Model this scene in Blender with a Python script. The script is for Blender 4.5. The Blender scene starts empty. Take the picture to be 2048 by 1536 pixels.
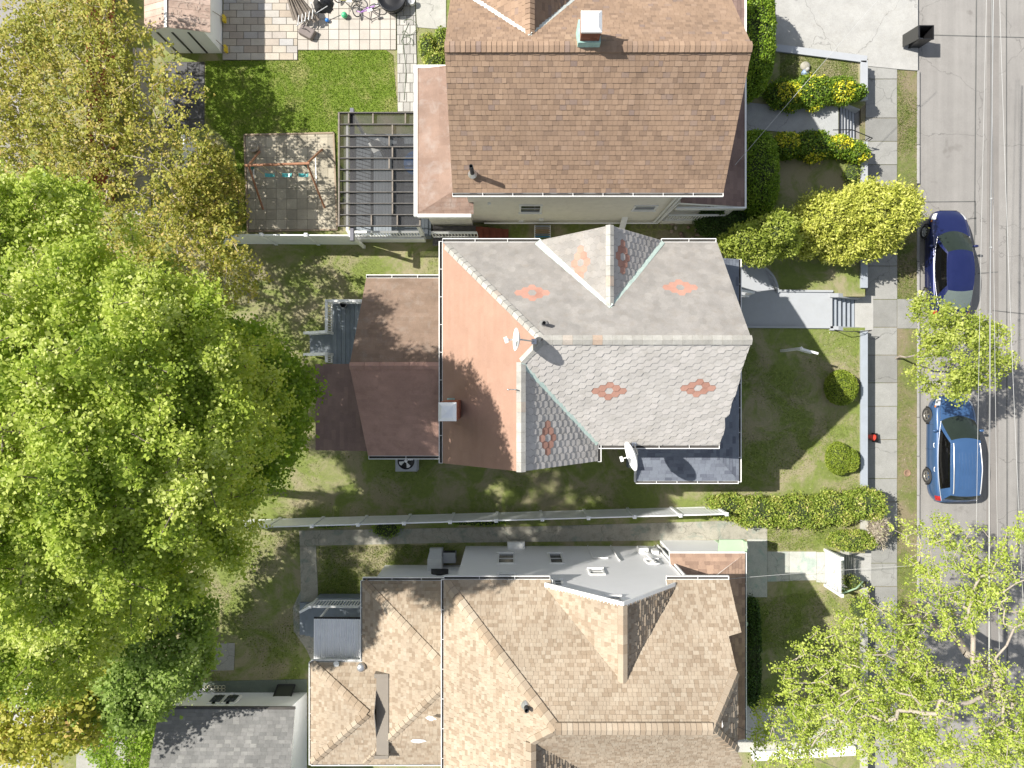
import bpy, bmesh, math, random
import numpy as np
from mathutils import Vector, Matrix

# ---------------------------------------------------------------- camera, world, sun, exposure
scene = bpy.context.scene
C = scene.collection
CAM_H = 30.0            # drone height above the yards (m)
PXM = 45.7              # photo pixels per metre on the yard level
cam_d = bpy.data.cameras.new("Camera")
cam_d.sensor_width = 36.0
cam_d.lens = 18.0 / (1024.0 / PXM / CAM_H)
cam_d.clip_start = 0.5
cam_d.clip_end = 400.0
cam = bpy.data.objects.new("Camera", cam_d)
cam.location = (0, 0, CAM_H)
C.objects.link(cam)
scene.camera = cam

SUN_EL = math.radians(47.5)
SUN_AZ = math.radians(-16.5)          # heading of the shadows, measured from +X
sdir = Vector((math.cos(SUN_AZ) * math.cos(SUN_EL), math.sin(SUN_AZ) * math.cos(SUN_EL), -math.sin(SUN_EL)))
sun_d = bpy.data.lights.new("Sun", 'SUN')
sun_d.energy = 3.7
sun_d.angle = math.radians(0.55)
sun_d.color = (1.0, 0.955, 0.88)
sun = bpy.data.objects.new("Sun", sun_d)
sun.rotation_euler = sdir.to_track_quat('-Z', 'Y').to_euler()
sun.location = (-20, 8, 30)
C.objects.link(sun)

world = bpy.data.worlds.new("World")
scene.world = world
world.use_nodes = True
wn = world.node_tree.nodes
wl = world.node_tree.links
wn.clear()
sky = wn.new('ShaderNodeTexSky')
sky.sky_type = 'NISHITA'
sky.sun_disc = False
sky.sun_elevation = SUN_EL
sky.sun_rotation = math.atan2(-sdir.x, -sdir.y)
bg = wn.new('ShaderNodeBackground')
bg.inputs['Strength'].default_value = 0.075
wo = wn.new('ShaderNodeOutputWorld')
hs = wn.new('ShaderNodeHueSaturation')          # thin spring haze: paler sky than the clean-air model
hs.inputs['Saturation'].default_value = 0.5
wl.new(sky.outputs[0], hs.inputs['Color'])
wl.new(hs.outputs[0], bg.inputs[0])
wl.new(bg.outputs[0], wo.inputs[0])
scene.view_settings.view_transform = 'Standard'
scene.view_settings.look = 'None'
scene.view_settings.gamma = 1.0
scene.view_settings.exposure = 1.17

rnd = random.Random(7)
nrg = np.random.default_rng(11)

def P(px, py, z=0.0):
    """photo pixel (2048 x 1536) at height z -> point in metres"""
    k = (CAM_H - z) / CAM_H / PXM
    return Vector(((px - 1024) * k, (768 - py) * k, z))

def onwall_y(px, py, yw):
    """photo pixel lying on the vertical wall y = yw -> (x, z)"""
    f = (768 - py) / (yw * PXM)
    z = CAM_H * (1 - 1 / f)
    return (px - 1024) / PXM / f, z

# ---------------------------------------------------------------- objects
ORG = {}
def link(o, parent=None):
    C.objects.link(o)
    if parent is not None:
        o.parent = parent
    return o

def thing(name, label, cat, loc=(0, 0, 0), group=None):
    o = bpy.data.objects.new(name, None)
    o.empty_display_size = 0.2
    o.location = loc
    C.objects.link(o)
    ORG[o] = Vector(loc)
    o['label'] = label
    o['category'] = cat
    if group:
        o['group'] = group
    return o

def tag(o, label, cat, group=None, kind=None):
    if label: o['label'] = label
    if cat: o['category'] = cat
    if group: o['group'] = group
    if kind: o['kind'] = kind
    return o

SPLIT = {'gutter', 'ridge_cap', 'valley_flashing', 'porch_post', 'post', 'downspout', 'wall_box', 'wiper', 'brace', 'leg', 'rope', 'rail', 'support',
         'door_trim', 'window', 'pane', 'sealant_patch', 'utility_meter', 'wall_pipe', 'corner_bracket', 'blocking', 'rafter', 'railing', 'belt_trim',
         'stair_railing', 'rake_board', 'stone', 'roof_flashing', 'door_canopy', 'wheel_arch', 'panel_seam', 'roof_rib', 'frame', 'fabric', 'beam', 'wall', 'wing_wall', 'addition_wall', 'post_cap', 'pillars'}
class MB:
    """collects faces and links them as ONE mesh object"""
    def __init__(self):
        self.v = []; self.f = []; self.m = []; self.r = []; self.s = []
    def face(self, pts, mi=0, r=0.5, smooth=False):
        n = len(self.v)
        self.v.extend([tuple(p) for p in pts])
        self.f.append(tuple(range(n, n + len(pts))))
        self.m.append(mi); self.r.append(r); self.s.append(smooth)
    def grid(self, rows, mi=0, r=0.5, smooth=True, close_u=False, close_v=False):
        """rows: list of equal-length point lists, shared vertices"""
        n0 = len(self.v); R = len(rows); K = len(rows[0])
        for row in rows: self.v.extend([tuple(p) for p in row])
        for i in range(R if close_v else R - 1):
            for j in range(K if close_u else K - 1):
                a = n0 + i * K + j; b = n0 + i * K + (j + 1) % K
                c = n0 + ((i + 1) % R) * K + (j + 1) % K; d = n0 + ((i + 1) % R) * K + j
                self.f.append((a, b, c, d))
                self.m.append(mi); self.r.append(r); self.s.append(smooth)
    def box(self, x0, x1, y0, y1, z0, z1, mi=0, r=0.5, top=None):
        p = [(x0, y0, z0), (x1, y0, z0), (x1, y1, z0), (x0, y1, z0), (x0, y0, z1), (x1, y0, z1), (x1, y1, z1), (x0, y1, z1)]
        self._hex(p, mi, r, top)
    def _hex(self, p, mi, r, top=None):
        n = len(self.v); self.v.extend([tuple(q) for q in p])
        for k, f in enumerate(((0, 3, 2, 1), (4, 5, 6, 7), (0, 1, 5, 4), (1, 2, 6, 5), (2, 3, 7, 6), (3, 0, 4, 7))):
            self.f.append(tuple(n + i for i in f))
            self.m.append(top if (top is not None and k == 1) else mi); self.r.append(r); self.s.append(False)
    def obox(self, c, half, rz=0.0, mi=0, r=0.5, rx=0.0, ry=0.0):
        M = Matrix.Rotation(rz, 3, 'Z') @ Matrix.Rotation(ry, 3, 'Y') @ Matrix.Rotation(rx, 3, 'X')
        c = Vector(c); hx, hy, hz = half
        q = [(-hx, -hy, -hz), (hx, -hy, -hz), (hx, hy, -hz), (-hx, hy, -hz), (-hx, -hy, hz), (hx, -hy, hz), (hx, hy, hz), (-hx, hy, hz)]
        self._hex([c + M @ Vector(t) for t in q], mi, r)
    def bar(self, a, b, w, h, mi=0, r=0.5, up=(0, 0, 1)):
        a = Vector(a); b = Vector(b); d = (b - a)
        if d.length < 1e-6: return
        d.normalize(); up = Vector(up)
        s = d.cross(up)
        if s.length < 1e-3: s = d.cross(Vector((1, 0, 0)))
        s.normalize(); t = s.cross(d).normalized()
        s = s * (w / 2); t = t * (h / 2)
        p = [a - s - t, a + s - t, b + s - t, b - s - t, a - s + t, a + s + t, b + s + t, b - s + t]
        self._hex(p, mi, r)
    def prism(self, poly, z0, z1, mi=0, r=0.5, side=None):
        """poly: list of (x,y) or (x,y,z) CCW; z1 offset used when 3-d"""
        side = mi if side is None else side
        n = len(self.v); k = len(poly)
        top = [(p[0], p[1], z1) for p in poly]; bot = [(p[0], p[1], z0) for p in poly]
        self.v.extend(top + bot)
        self.f.append(tuple(n + i for i in range(k))); self.m.append(mi); self.r.append(r); self.s.append(False)
        self.f.append(tuple(n + k + i for i in reversed(range(k)))); self.m.append(side); self.r.append(r); self.s.append(False)
        for i in range(k):
            j = (i + 1) % k
            self.f.append((n + i, n + k + i, n + k + j, n + j)); self.m.append(side); self.r.append(r); self.s.append(False)
    def slab(self, poly, th, mi=0, side=1, r=0.5):
        """sloping plane with vertical thickness"""
        n = len(self.v); k = len(poly)
        self.v.extend([(p[0], p[1], p[2]) for p in poly] + [(p[0], p[1], p[2] - th) for p in poly])
        self.f.append(tuple(n + i for i in range(k))); self.m.append(mi); self.r.append(r); self.s.append(False)
        self.f.append(tuple(n + k + i for i in reversed(range(k)))); self.m.append(side); self.r.append(r); self.s.append(False)
        for i in range(k):
            j = (i + 1) % k
            self.f.append((n + i, n + k + i, n + k + j, n + j)); self.m.append(side); self.r.append(r); self.s.append(False)
    def tube(self, pts, rad, n=8, mi=0, r=0.5, cap=True, smooth=True):
        pts = [Vector(p) for p in pts]
        rads = rad if isinstance(rad, (list, tuple)) else [rad] * len(pts)
        rows = []
        prev = None
        for i, p in enumerate(pts):
            d = (pts[min(i + 1, len(pts) - 1)] - pts[max(i - 1, 0)])
            if d.length < 1e-9: d = Vector((0, 0, 1))
            d.normalize()
            if prev is None:
                a = d.orthogonal().normalized()
            else:
                a = (prev - d * prev.dot(d))
                a = a.normalized() if a.length > 1e-6 else d.orthogonal().normalized()
            prev = a; b = d.cross(a)
            rows.append([p + (a * math.cos(2 * math.pi * j / n) + b * math.sin(2 * math.pi * j / n)) * rads[i] for j in range(n)])
        self.grid(rows, mi, r, smooth, close_u=True)
        if cap:
            self.face(list(reversed(rows[0])), mi, r); self.face(rows[-1], mi, r)
    def lathe(self, c, prof, n=24, mi=0, r=0.5, axis='Z', smooth=True):
        """prof: list of (radius, height)"""
        c = Vector(c); rows = []
        for (q, h) in prof:
            row = []
            for j in range(n):
                a = 2 * math.pi * j / n
                if axis == 'Z': row.append(c + Vector((q * math.cos(a), q * math.sin(a), h)))
                elif axis == 'X': row.append(c + Vector((h, q * math.cos(a), q * math.sin(a))))
                else: row.append(c + Vector((q * math.sin(a), h, q * math.cos(a))))
            rows.append(row)
        self.grid(rows, mi, r, smooth, close_u=True)
    def ball(self, c, rad, n=14, mi=0, r=0.5):
        rx, ry, rz = rad if isinstance(rad, (tuple, list)) else (rad, rad, rad)
        rows = []
        for i in range(n + 1):
            t = math.pi * i / n
            rows.append([(c[0] + rx * math.sin(t) * math.cos(2 * math.pi * j / (2 * n)), c[1] + ry * math.sin(t) * math.sin(2 * math.pi * j / (2 * n)), c[2] + rz * math.cos(t)) for j in range(2 * n)])
        self.grid(list(reversed(rows)), mi, r, True, close_u=True)
    def clusters(self, margin=0.03):
        """groups of faces that touch each other"""
        F = self.f; par = list(range(len(self.v)))
        def fd(i):
            while par[i] != i: par[i] = par[par[i]]; i = par[i]
            return i
        for f in F:
            r0 = fd(f[0])
            for q in f[1:]: par[fd(q)] = r0
        comp = {}
        for k, f in enumerate(F): comp.setdefault(fd(f[0]), []).append(k)
        ks = list(comp.values()); V = np.array(self.v, float)
        lo = np.array([V[[i for k in c for i in F[k]]].min(0) for c in ks]) - margin / 2
        hi = np.array([V[[i for k in c for i in F[k]]].max(0) for c in ks]) + margin / 2
        lab = [-1] * len(ks); g = 0
        for s in range(len(ks)):
            if lab[s] >= 0: continue
            st = [s]; lab[s] = g
            while st:
                q = st.pop()
                t = np.where(((lo <= hi[q]) & (hi >= lo[q])).all(1))[0]
                for u in t:
                    if lab[u] < 0: lab[u] = g; st.append(int(u))
            g += 1
        return [sorted(k for c, l in zip(ks, lab) if l == i for k in c) for i in range(g)]
    def build(self, name, mats, parent=None, bevel=0.0):
        if parent is not None and name in SPLIT and self.f:
            cl = self.clusters()
            if 1 < len(cl) <= 60:
                first = None
                for c in cl:
                    s = MB(); mp = {}
                    for k in c:
                        q = []
                        for i in self.f[k]:
                            if i not in mp: mp[i] = len(s.v); s.v.append(self.v[i])
                            q.append(mp[i])
                        s.f.append(tuple(q)); s.m.append(self.m[k]); s.r.append(self.r[k]); s.s.append(self.s[k])
                    o = s._build(name, mats, parent, bevel)
                    first = first or o
                return first
        return self._build(name, mats, parent, bevel)
    def _build(self, name, mats, parent=None, bevel=0.0):
        org = ORG.get(parent, Vector((0, 0, 0)))
        me = bpy.data.meshes.new(name)
        V = np.array(self.v, dtype=float).reshape(-1, 3) - np.array(org)
        me.from_pydata([tuple(t) for t in V], [], self.f)
        if not isinstance(mats, (list, tuple)): mats = [mats]
        for m in mats: me.materials.append(m)
        me.polygons.foreach_set('material_index', self.m)
        me.polygons.foreach_set('use_smooth', self.s)
        at = me.attributes.new('rnd', 'FLOAT', 'FACE')
        at.data.foreach_set('value', self.r)
        me.update()
        # UV in metres: u along the level line of the face, v up its slope
        uv = me.uv_layers.new(name='UVMap')
        nl = len(me.loops)
        li = np.empty(nl, dtype=np.int32); me.loops.foreach_get('vertex_index', li)
        ls = np.empty(len(me.polygons), dtype=np.int32); me.polygons.foreach_get('loop_start', ls)
        lt = np.empty(len(me.polygons), dtype=np.int32); me.polygons.foreach_get('loop_total', lt)
        nn = np.empty(len(me.polygons) * 3); me.polygons.foreach_get('normal', nn); nn = nn.reshape(-1, 3)
        N = np.repeat(nn, lt, axis=0)
        ub = np.stack([-N[:, 1], N[:, 0], np.zeros(len(N))], 1)
        ln = np.linalg.norm(ub, axis=1); flat = ln < 1e-3
        ub[flat] = (1, 0, 0); ln[flat] = 1; ub /= ln[:, None]
        vb = np.cross(N, ub)
        pw = (V + np.array(org))[li]
        out = np.stack([(pw * ub).sum(1), (pw * vb).sum(1)], 1).astype(np.float32)
        uv.data.foreach_set('uv', out.ravel())
        o = bpy.data.objects.new(name, me)
        link(o, parent)
        ORG[o] = org
        if bevel > 0:
            md = o.modifiers.new('Bevel', 'BEVEL'); md.width = bevel; md.segments = 2; md.limit_method = 'ANGLE'
            md.angle_limit = math.radians(40)
        return o

# ---------------------------------------------------------------- materials
def new_mat(name):
    m = bpy.data.materials.new(name); m.use_nodes = True
    nt = m.node_tree; nt.nodes.clear()
    o = nt.nodes.new('ShaderNodeOutputMaterial')
    b = nt.nodes.new('ShaderNodeBsdfPrincipled')
    nt.links.new(b.outputs[0], o.inputs[0])
    return m, nt, b
def N_(nt, t, **k):
    n = nt.nodes.new(t)
    for a, v in k.items():
        if hasattr(n, a): setattr(n, a, v)
        else: n.inputs[a].default_value = v
    return n
def rgb(c): return (c[0], c[1], c[2], 1.0)
def noise(nt, scale, detail=6.0, rough=0.6, src=None, dist=0.0):
    n = N_(nt, 'ShaderNodeTexNoise'); n.inputs['Scale'].default_value = scale
    n.inputs['Detail'].default_value = detail; n.inputs['Roughness'].default_value = rough
    n.inputs['Distortion'].default_value = dist
    if src is None:
        g = N_(nt, 'ShaderNodeNewGeometry'); src = g.outputs['Position']
    nt.links.new(src, n.inputs['Vector'])
    return n.outputs['Fac']
def ramp(nt, fac, stops):
    r = N_(nt, 'ShaderNodeValToRGB')
    e = r.color_ramp.elements
    while len(e) < len(stops): e.new(0.5)
    for i, (p, c) in enumerate(stops):
        e[i].position = p; e[i].color = rgb(c) if not isinstance(c, float) else (c, c, c, 1)
    nt.links.new(fac, r.inputs[0])
    return r.outputs[0]
def mixc(nt, fac, a, b, mode='MIX'):
    m = N_(nt, 'ShaderNodeMix', data_type='RGBA', blend_type=mode)
    for s, v in ((0, fac), (6, a), (7, b)):
        if isinstance(v, (float, int)): m.inputs[s].default_value = v
        elif isinstance(v, tuple): m.inputs[s].default_value = rgb(v)
        else: nt.links.new(v, m.inputs[s])
    return m.outputs[2]
def bump(nt, b, h, strength=0.4, dist=0.02):
    n = N_(nt, 'ShaderNodeBump'); n.inputs['Strength'].default_value = strength; n.inputs['Distance'].default_value = dist
    nt.links.new(h, n.inputs['Height']); nt.links.new(n.outputs[0], b.inputs['Normal'])
def plain(name, c, rough=0.6, var=0.12, scale=2.0, fine=40.0, metal=0.0, bmp=0.0, coat=0.0, dirt=None, dirtamt=0.5, spec=None):
    """painted / solid surface with soft mottling and dirt"""
    m, nt, b = new_mat(name)
    f1 = noise(nt, scale); f2 = noise(nt, fine, 3)
    lo = tuple(x * (1 - var) for x in c); hi = tuple(min(1, x * (1 + var)) for x in c)
    col = ramp(nt, f1, [(0.3, lo), (0.7, hi)])
    col = mixc(nt, 0.35, col, ramp(nt, f2, [(0.3, lo), (0.7, hi)]))
    if dirt is not None:
        d = ramp(nt, noise(nt, scale * 1.7, 8, 0.7), [(0.48, 0.0), (0.75, dirtamt)])
        col = mixc(nt, d, col, dirt)
    nt.links.new(col, b.inputs['Base Color'])
    b.inputs['Roughness'].default_value = rough; b.inputs['Metallic'].default_value = metal
    if coat: b.inputs['Coat Weight'].default_value = coat; b.inputs['Coat Roughness'].default_value = 0.05
    if spec is not None: b.inputs['Specular IOR Level'].default_value = spec
    if bmp: bump(nt, b, f2, bmp, 0.02)
    return m
def tinted(name, stops, rough=0.85, mottle=0.3, scale=1.1, fine=60.0, stain=None, stainamt=0.4, bmp=0.25, grime=None):
    """colour picked per tile / leaf / slab from the face attribute rnd"""
    m, nt, b = new_mat(name)
    a = N_(nt, 'ShaderNodeAttribute', attribute_name='rnd')
    col = ramp(nt, a.outputs['Fac'], stops)
    f1 = noise(nt, scale, 7, 0.65); f2 = noise(nt, fine, 2)
    g = ramp(nt, f1, [(0.25, 1 - mottle), (0.75, 1 + mottle)])
    col = mixc(nt, 1.0, col, g, 'MULTIPLY')
    g2 = ramp(nt, f2, [(0.3, 0.82), (0.7, 1.15)])
    col = mixc(nt, 0.8, col, g2, 'MULTIPLY')
    if stain is not None:
        d = ramp(nt, noise(nt, scale * 2.3, 9, 0.72, dist=0.4), [(0.5, 0.0), (0.72, stainamt)])
        col = mixc(nt, d, col, stain)
    nt.links.new(col, b.inputs['Base Color'])
    b.inputs['Roughness'].default_value = rough
    b.inputs['Specular IOR Level'].default_value = 0.25
    bump(nt, b, f2, bmp, 0.01)
    return m
def siding(name, c, pitch=0.11, dirt=(0.35, 0.33, 0.28), damt=0.3):
    m, nt, b = new_mat(name)
    u = N_(nt, 'ShaderNodeUVMap')
    s = N_(nt, 'ShaderNodeSeparateXYZ'); nt.links.new(u.outputs[0], s.inputs[0])
    md = N_(nt, 'ShaderNodeMath', operation='MULTIPLY'); md.inputs[1].default_value = 1 / pitch
    nt.links.new(s.outputs['Y'], md.inputs[0])
    fr = N_(nt, 'ShaderNodeMath', operation='FRACT'); nt.links.new(md.outputs[0], fr.inputs[0])
    line = ramp(nt, fr.outputs[0], [(0.0, 0.84), (0.12, 1.0)])
    d = ramp(nt, noise(nt, 1.3, 8, 0.7), [(0.45, 0.0), (0.8, damt)])
    col = mixc(nt, 1.0, c, line, 'MULTIPLY')
    col = mixc(nt, d, col, dirt)
    nt.links.new(col, b.inputs['Base Color'])
    b.inputs['Roughness'].default_value = 0.55
    bump(nt, b, fr.outputs[0], 0.12, 0.02)
    return m
def leafmat(name, stops, trans=0.35, rough=0.5):
    m, nt, b = new_mat(name)
    a = N_(nt, 'ShaderNodeAttribute', attribute_name='rnd')
    col = ramp(nt, a.outputs['Fac'], stops)
    nt.links.new(col, b.inputs['Base Color'])
    b.inputs['Roughness'].default_value = rough
    b.inputs['Specular IOR Level'].default_value = 0.3
    t = N_(nt, 'ShaderNodeBsdfTranslucent')
    tc = mixc(nt, 1.0, col, (1.0, 1.12, 0.5), 'MULTIPLY')
    nt.links.new(tc, t.inputs[0])
    mx = N_(nt, 'ShaderNodeMixShader'); mx.inputs[0].default_value = trans
    o = [n for n in nt.nodes if n.type == 'OUTPUT_MATERIAL'][0]
    nt.links.new(b.outputs[0], mx.inputs[1]); nt.links.new(t.outputs[0], mx.inputs[2])
    nt.links.new(mx.outputs[0], o.inputs[0])
    return m
def groundmat(name, grass, grass2, soil, amount=0.5, scale=0.6, rough=0.95):
    """grass and bare soil mixed in patches"""
    m, nt, b = new_mat(name)
    f1 = noise(nt, scale, 10, 0.68, dist=0.6); f2 = noise(nt, 6.0, 6, 0.7); f3 = noise(nt, 45.0, 4, 0.7)
    g = ramp(nt, f2, [(0.3, grass), (0.7, grass2)])
    msk = ramp(nt, f1, [(amount - 0.07, 0.0), (amount + 0.09, 1.0)])
    m2 = ramp(nt, f3, [(0.35, 0.0), (0.65, 1.0)])
    sp = mixc(nt, 0.35, msk, m2)
    col = mixc(nt, sp, soil, g)
    col = mixc(nt, 0.9, col, ramp(nt, f3, [(0.3, 0.6), (0.7, 1.35)]), 'MULTIPLY')
    nt.links.new(col, b.inputs['Base Color'])
    b.inputs['Roughness'].default_value = rough; b.inputs['Specular IOR Level'].default_value = 0.1
    bump(nt, b, f3, 0.8, 0.05)
    return m
def concrete(name, c, stain=(0.16, 0.17, 0.13), amt=0.5, scale=1.2, crack=True, tint=None):
    m, nt, b = new_mat(name)
    f1 = noise(nt, scale, 9, 0.7); f2 = noise(nt, 30.0, 6, 0.75)
    col = ramp(nt, f1, [(0.3, tuple(x * 0.82 for x in c)), (0.65, c)])
    a = N_(nt, 'ShaderNodeAttribute', attribute_name='rnd')
    col = mixc(nt, 1.0, col, ramp(nt, a.outputs['Fac'], [(0.0, 0.78), (1.0, 1.12)]), 'MULTIPLY')
    if tint: col = mixc(nt, ramp(nt, noise(nt, scale * 0.9, 7, 0.6, dist=1.0), [(0.52, 0.0), (0.62, 0.55)]), col, tint)
    d = ramp(nt, noise(nt, scale * 2.1, 10, 0.75, dist=0.5), [(0.5, 0.0), (0.8, amt)])
    col = mixc(nt, d, col, stain)
    col = mixc(nt, 0.7, col, ramp(nt, f2, [(0.3, 0.75), (0.7, 1.18)]), 'MULTIPLY')
    if crack:
        v = N_(nt, 'ShaderNodeTexVoronoi', feature='DISTANCE_TO_EDGE'); v.inputs['Scale'].default_value = 0.33
        g = N_(nt, 'ShaderNodeNewGeometry')
        ad = N_(nt, 'ShaderNodeVectorMath', operation='ADD')
        nz = N_(nt, 'ShaderNodeTexNoise'); nz.inputs['Scale'].default_value = 1.4; nz.inputs['Detail'].default_value = 7
        nt.links.new(g.outputs['Position'], nz.inputs['Vector'])
        nt.links.new(g.outputs['Position'], ad.inputs[0]); nt.links.new(nz.outputs['Color'], ad.inputs[1])
        nt.links.new(ad.outputs[0], v.inputs['Vector'])
        ck = ramp(nt, v.outputs['Distance'], [(0.0, 0.5), (0.006, 1.0)])
        col = mixc(nt, 0.8, col, ck, 'MULTIPLY')
    nt.links.new(col, b.inputs['Base Color'])
    b.inputs['Roughness'].default_value = 0.9; b.inputs['Specular IOR Level'].default_value = 0.2
    bump(nt, b, f2, 0.35, 0.01)
    return m

M = {}
M['white'] = plain('white_paint', (0.80, 0.80, 0.78), 0.45, 0.05, dirt=(0.45, 0.43, 0.38), dirtamt=0.25)
M['vinyl'] = plain('white_vinyl', (0.86, 0.87, 0.88), 0.35, 0.04, dirt=(0.4, 0.42, 0.36), dirtamt=0.2)
M['siding_w'] = siding('white_siding', (0.9, 0.9, 0.9), damt=0.08)
M['siding_c'] = plain('cream_stucco', (0.78, 0.74, 0.65), 0.85, 0.05, bmp=0.3, dirt=(0.42, 0.38, 0.3), dirtamt=0.25)
M['siding_g'] = siding('grey_siding', (0.62, 0.63, 0.63))
M['glass'] = plain('window_glass', (0.03, 0.04, 0.045), 0.06, 0.3, spec=0.6)
M['gutter_in'] = plain('gutter_litter', (0.06, 0.055, 0.05), 0.9, 0.4, fine=30)
M['dark'] = plain('dark_rubber', (0.02, 0.02, 0.022), 0.7, 0.3)
M['black'] = plain('black_plastic', (0.012, 0.012, 0.013), 0.35, 0.3)
M['metal'] = plain('galvanised_metal', (0.55, 0.56, 0.57), 0.35, 0.1, metal=0.8)
M['capmetal'] = plain('chimney_cap_metal', (0.78, 0.78, 0.78), 0.45, 0.06, metal=0.2)
M['iron'] = plain('black_iron', (0.02, 0.02, 0.022), 0.5, 0.3)
M['grey_paint'] = plain('grey_paint', (0.30, 0.33, 0.37), 0.6, 0.07, dirt=(0.22, 0.23, 0.22), dirtamt=0.3)
M['grey_paint2'] = plain('pale_grey_paint', (0.35, 0.365, 0.385), 0.6, 0.06, dirt=(0.3, 0.3, 0.29), dirtamt=0.3)
M['grey_deck'] = plain('grey_deck_paint', (0.19, 0.22, 0.25), 0.6, 0.12, dirt=(0.1, 0.11, 0.11), dirtamt=0.4)
M['pale_green'] = plain('pale_green_paint', (0.38, 0.52, 0.34), 0.5, 0.08)
M['copper'] = plain('green_copper', (0.30, 0.48, 0.43), 0.7, 0.25, scale=5, dirt=(0.55, 0.62, 0.58), dirtamt=0.6)
M['wood'] = plain('weathered_wood', (0.27, 0.21, 0.15), 0.85, 0.3, scale=6, bmp=0.4)
M['darkwood'] = plain('dark_grey_wood', (0.085, 0.08, 0.078), 0.85, 0.35, scale=5)
M['cedar'] = plain('red_cedar', (0.30, 0.145, 0.08), 0.75, 0.25, scale=6)
M['redstain'] = plain('red_brown_stain', (0.16, 0.045, 0.025), 0.8, 0.25, scale=4)
M['brick'] = tinted('chimney_brick', [(0, (0.20, 0.08, 0.05)), (0.6, (0.33, 0.14, 0.09)), (1, (0.14, 0.09, 0.08))], 0.9, 0.3)
M['bark'] = plain('bark', (0.17, 0.14, 0.11), 0.95, 0.35, scale=7, bmp=0.8)
M['bark_l'] = plain('pale_bark', (0.36, 0.31, 0.26), 0.95, 0.3, scale=7, bmp=0.8)
M['asphalt'] = concrete('asphalt', (0.285, 0.273, 0.257), stain=(0.17, 0.16, 0.15), amt=0.5, scale=0.3)
_nt = M['asphalt'].node_tree; _b = [n for n in _nt.nodes if n.type == 'BSDF_PRINCIPLED'][0]
_c = _b.inputs['Base Color'].links[0].from_socket
_g = N_(_nt, 'ShaderNodeNewGeometry'); _mp = N_(_nt, 'ShaderNodeMapping'); _mp.inputs['Scale'].default_value = (2.2, 0.06, 1)
_nt.links.new(_g.outputs['Position'], _mp.inputs['Vector'])
_c = mixc(_nt, 0.7, _c, ramp(_nt, noise(_nt, 1.0, 5, .6, src=_mp.outputs[0]), [(0.3, 0.84), (0.7, 1.12)]), 'MULTIPLY')
_c = mixc(_nt, ramp(_nt, noise(_nt, 0.8, 3, .5, dist=.3), [(0.66, 0.0), (0.72, 0.45)]), _c, (0.12, 0.11, 0.10))
_c = mixc(_nt, 0.6, _c, ramp(_nt, noise(_nt, 130.0, 2, .5), [(0.3, 0.75), (0.7, 1.25)]), 'MULTIPLY')
_nt.links.new(_c, _b.inputs['Base Color'])
M['conc'] = concrete('concrete', (0.44, 0.43, 0.39), tint=None, amt=0.45)
M['conc_green'] = concrete('mossy_concrete', (0.38, 0.36, 0.30), stain=(0.10, 0.10, 0.07), amt=0.75, scale=1.6, tint=(0.17, 0.22, 0.19))
M['conc_pale'] = concrete('pale_concrete', (0.42, 0.415, 0.395), stain=(0.30, 0.285, 0.25), amt=0.6, scale=1.6)
M['walk'] = concrete('sidewalk_concrete', (0.29, 0.288, 0.272), stain=(0.19, 0.185, 0.165), amt=0.45, crack=True)
M['curb'] = concrete('curb_stone', (0.33, 0.32, 0.31), amt=0.4, crack=False)
# ---------------------------------------------------------------- geometry helpers
def clip_poly(poly, cutter):
    """clip poly (any) by convex CCW cutter, 2-d"""
    out = poly
    k = len(cutter)
    for i in range(k):
        ax, ay = cutter[i]; bx, by = cutter[(i + 1) % k]
        ex, ey = bx - ax, by - ay
        inp = out; out = []
        if not inp: return []
        s = inp[-1]; ds = ex * (s[1] - ay) - ey * (s[0] - ax)
        for p in inp:
            dp = ex * (p[1] - ay) - ey * (p[0] - ax)
            if dp >= 0:
                if ds < 0:
                    t = ds / (ds - dp); out.append((s[0] + (p[0] - s[0]) * t, s[1] + (p[1] - s[1]) * t))
                out.append(p)
            elif ds >= 0:
                t = ds / (ds - dp); out.append((s[0] + (p[0] - s[0]) * t, s[1] + (p[1] - s[1]) * t))
            s, ds = p, dp
    return out
def area2(p):
    return 0.5 * sum(p[i][0] * p[(i + 1) % len(p)][1] - p[(i + 1) % len(p)][0] * p[i][1] for i in range(len(p)))
def inpoly(x, y, poly):
    r = False; j = len(poly) - 1
    for i in range(len(poly)):
        xi, yi = poly[i][0], poly[i][1]; xj, yj = poly[j][0], poly[j][1]
        if (yi > y) != (yj > y) and x < (xj - xi) * (y - yi) / (yj - yi) + xi: r = not r
        j = i
    return r
def px_poly(pts, z=0.0):
    q = [P(a, b, z) for a, b in pts]
    q = [(v.x, v.y) for v in q]
    return q if area2(q) > 0 else q[::-1]

def struct(name, mb, mats, **k):
    o = mb.build(name, mats, None, **k); o['kind'] = 'structure'; return o

# ---------------------------------------------------------------- the ground
YARD_X = 15.45      # the yards end here at a low wall; the street lies 0.8 m below
LOW = -0.80
M['soil'] = groundmat('yard_ground', (0.115, 0.17, 0.025), (0.20, 0.27, 0.045), (0.36, 0.305, 0.21), 0.475, 0.7)
mb = MB()
T2 = (2.47, 3.83, 13.98)      # steps cut into the bank: y0, y1, x0
T1 = (10.72, 12.22, 14.30)
T3 = (-8.75, -7.40, 14.45)
poly = [(-70, -70), (YARD_X, -70), (YARD_X, T3[0]), (T3[2], T3[0]), (T3[2], T3[1]), (YARD_X, T3[1]),
        (YARD_X, T2[0]), (T2[2], T2[0]), (T2[2], T2[1]), (YARD_X, T2[1]),
        (YARD_X, T1[0]), (T1[2], T1[0]), (T1[2], T1[1]), (YARD_X, T1[1]),
        (YARD_X, 14.35), (11.15, 14.85), (11.15, 70), (-70, 70)]
mb.prism(poly, -2.0, 0.0)
struct('ground', mb, M['soil'])

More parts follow.
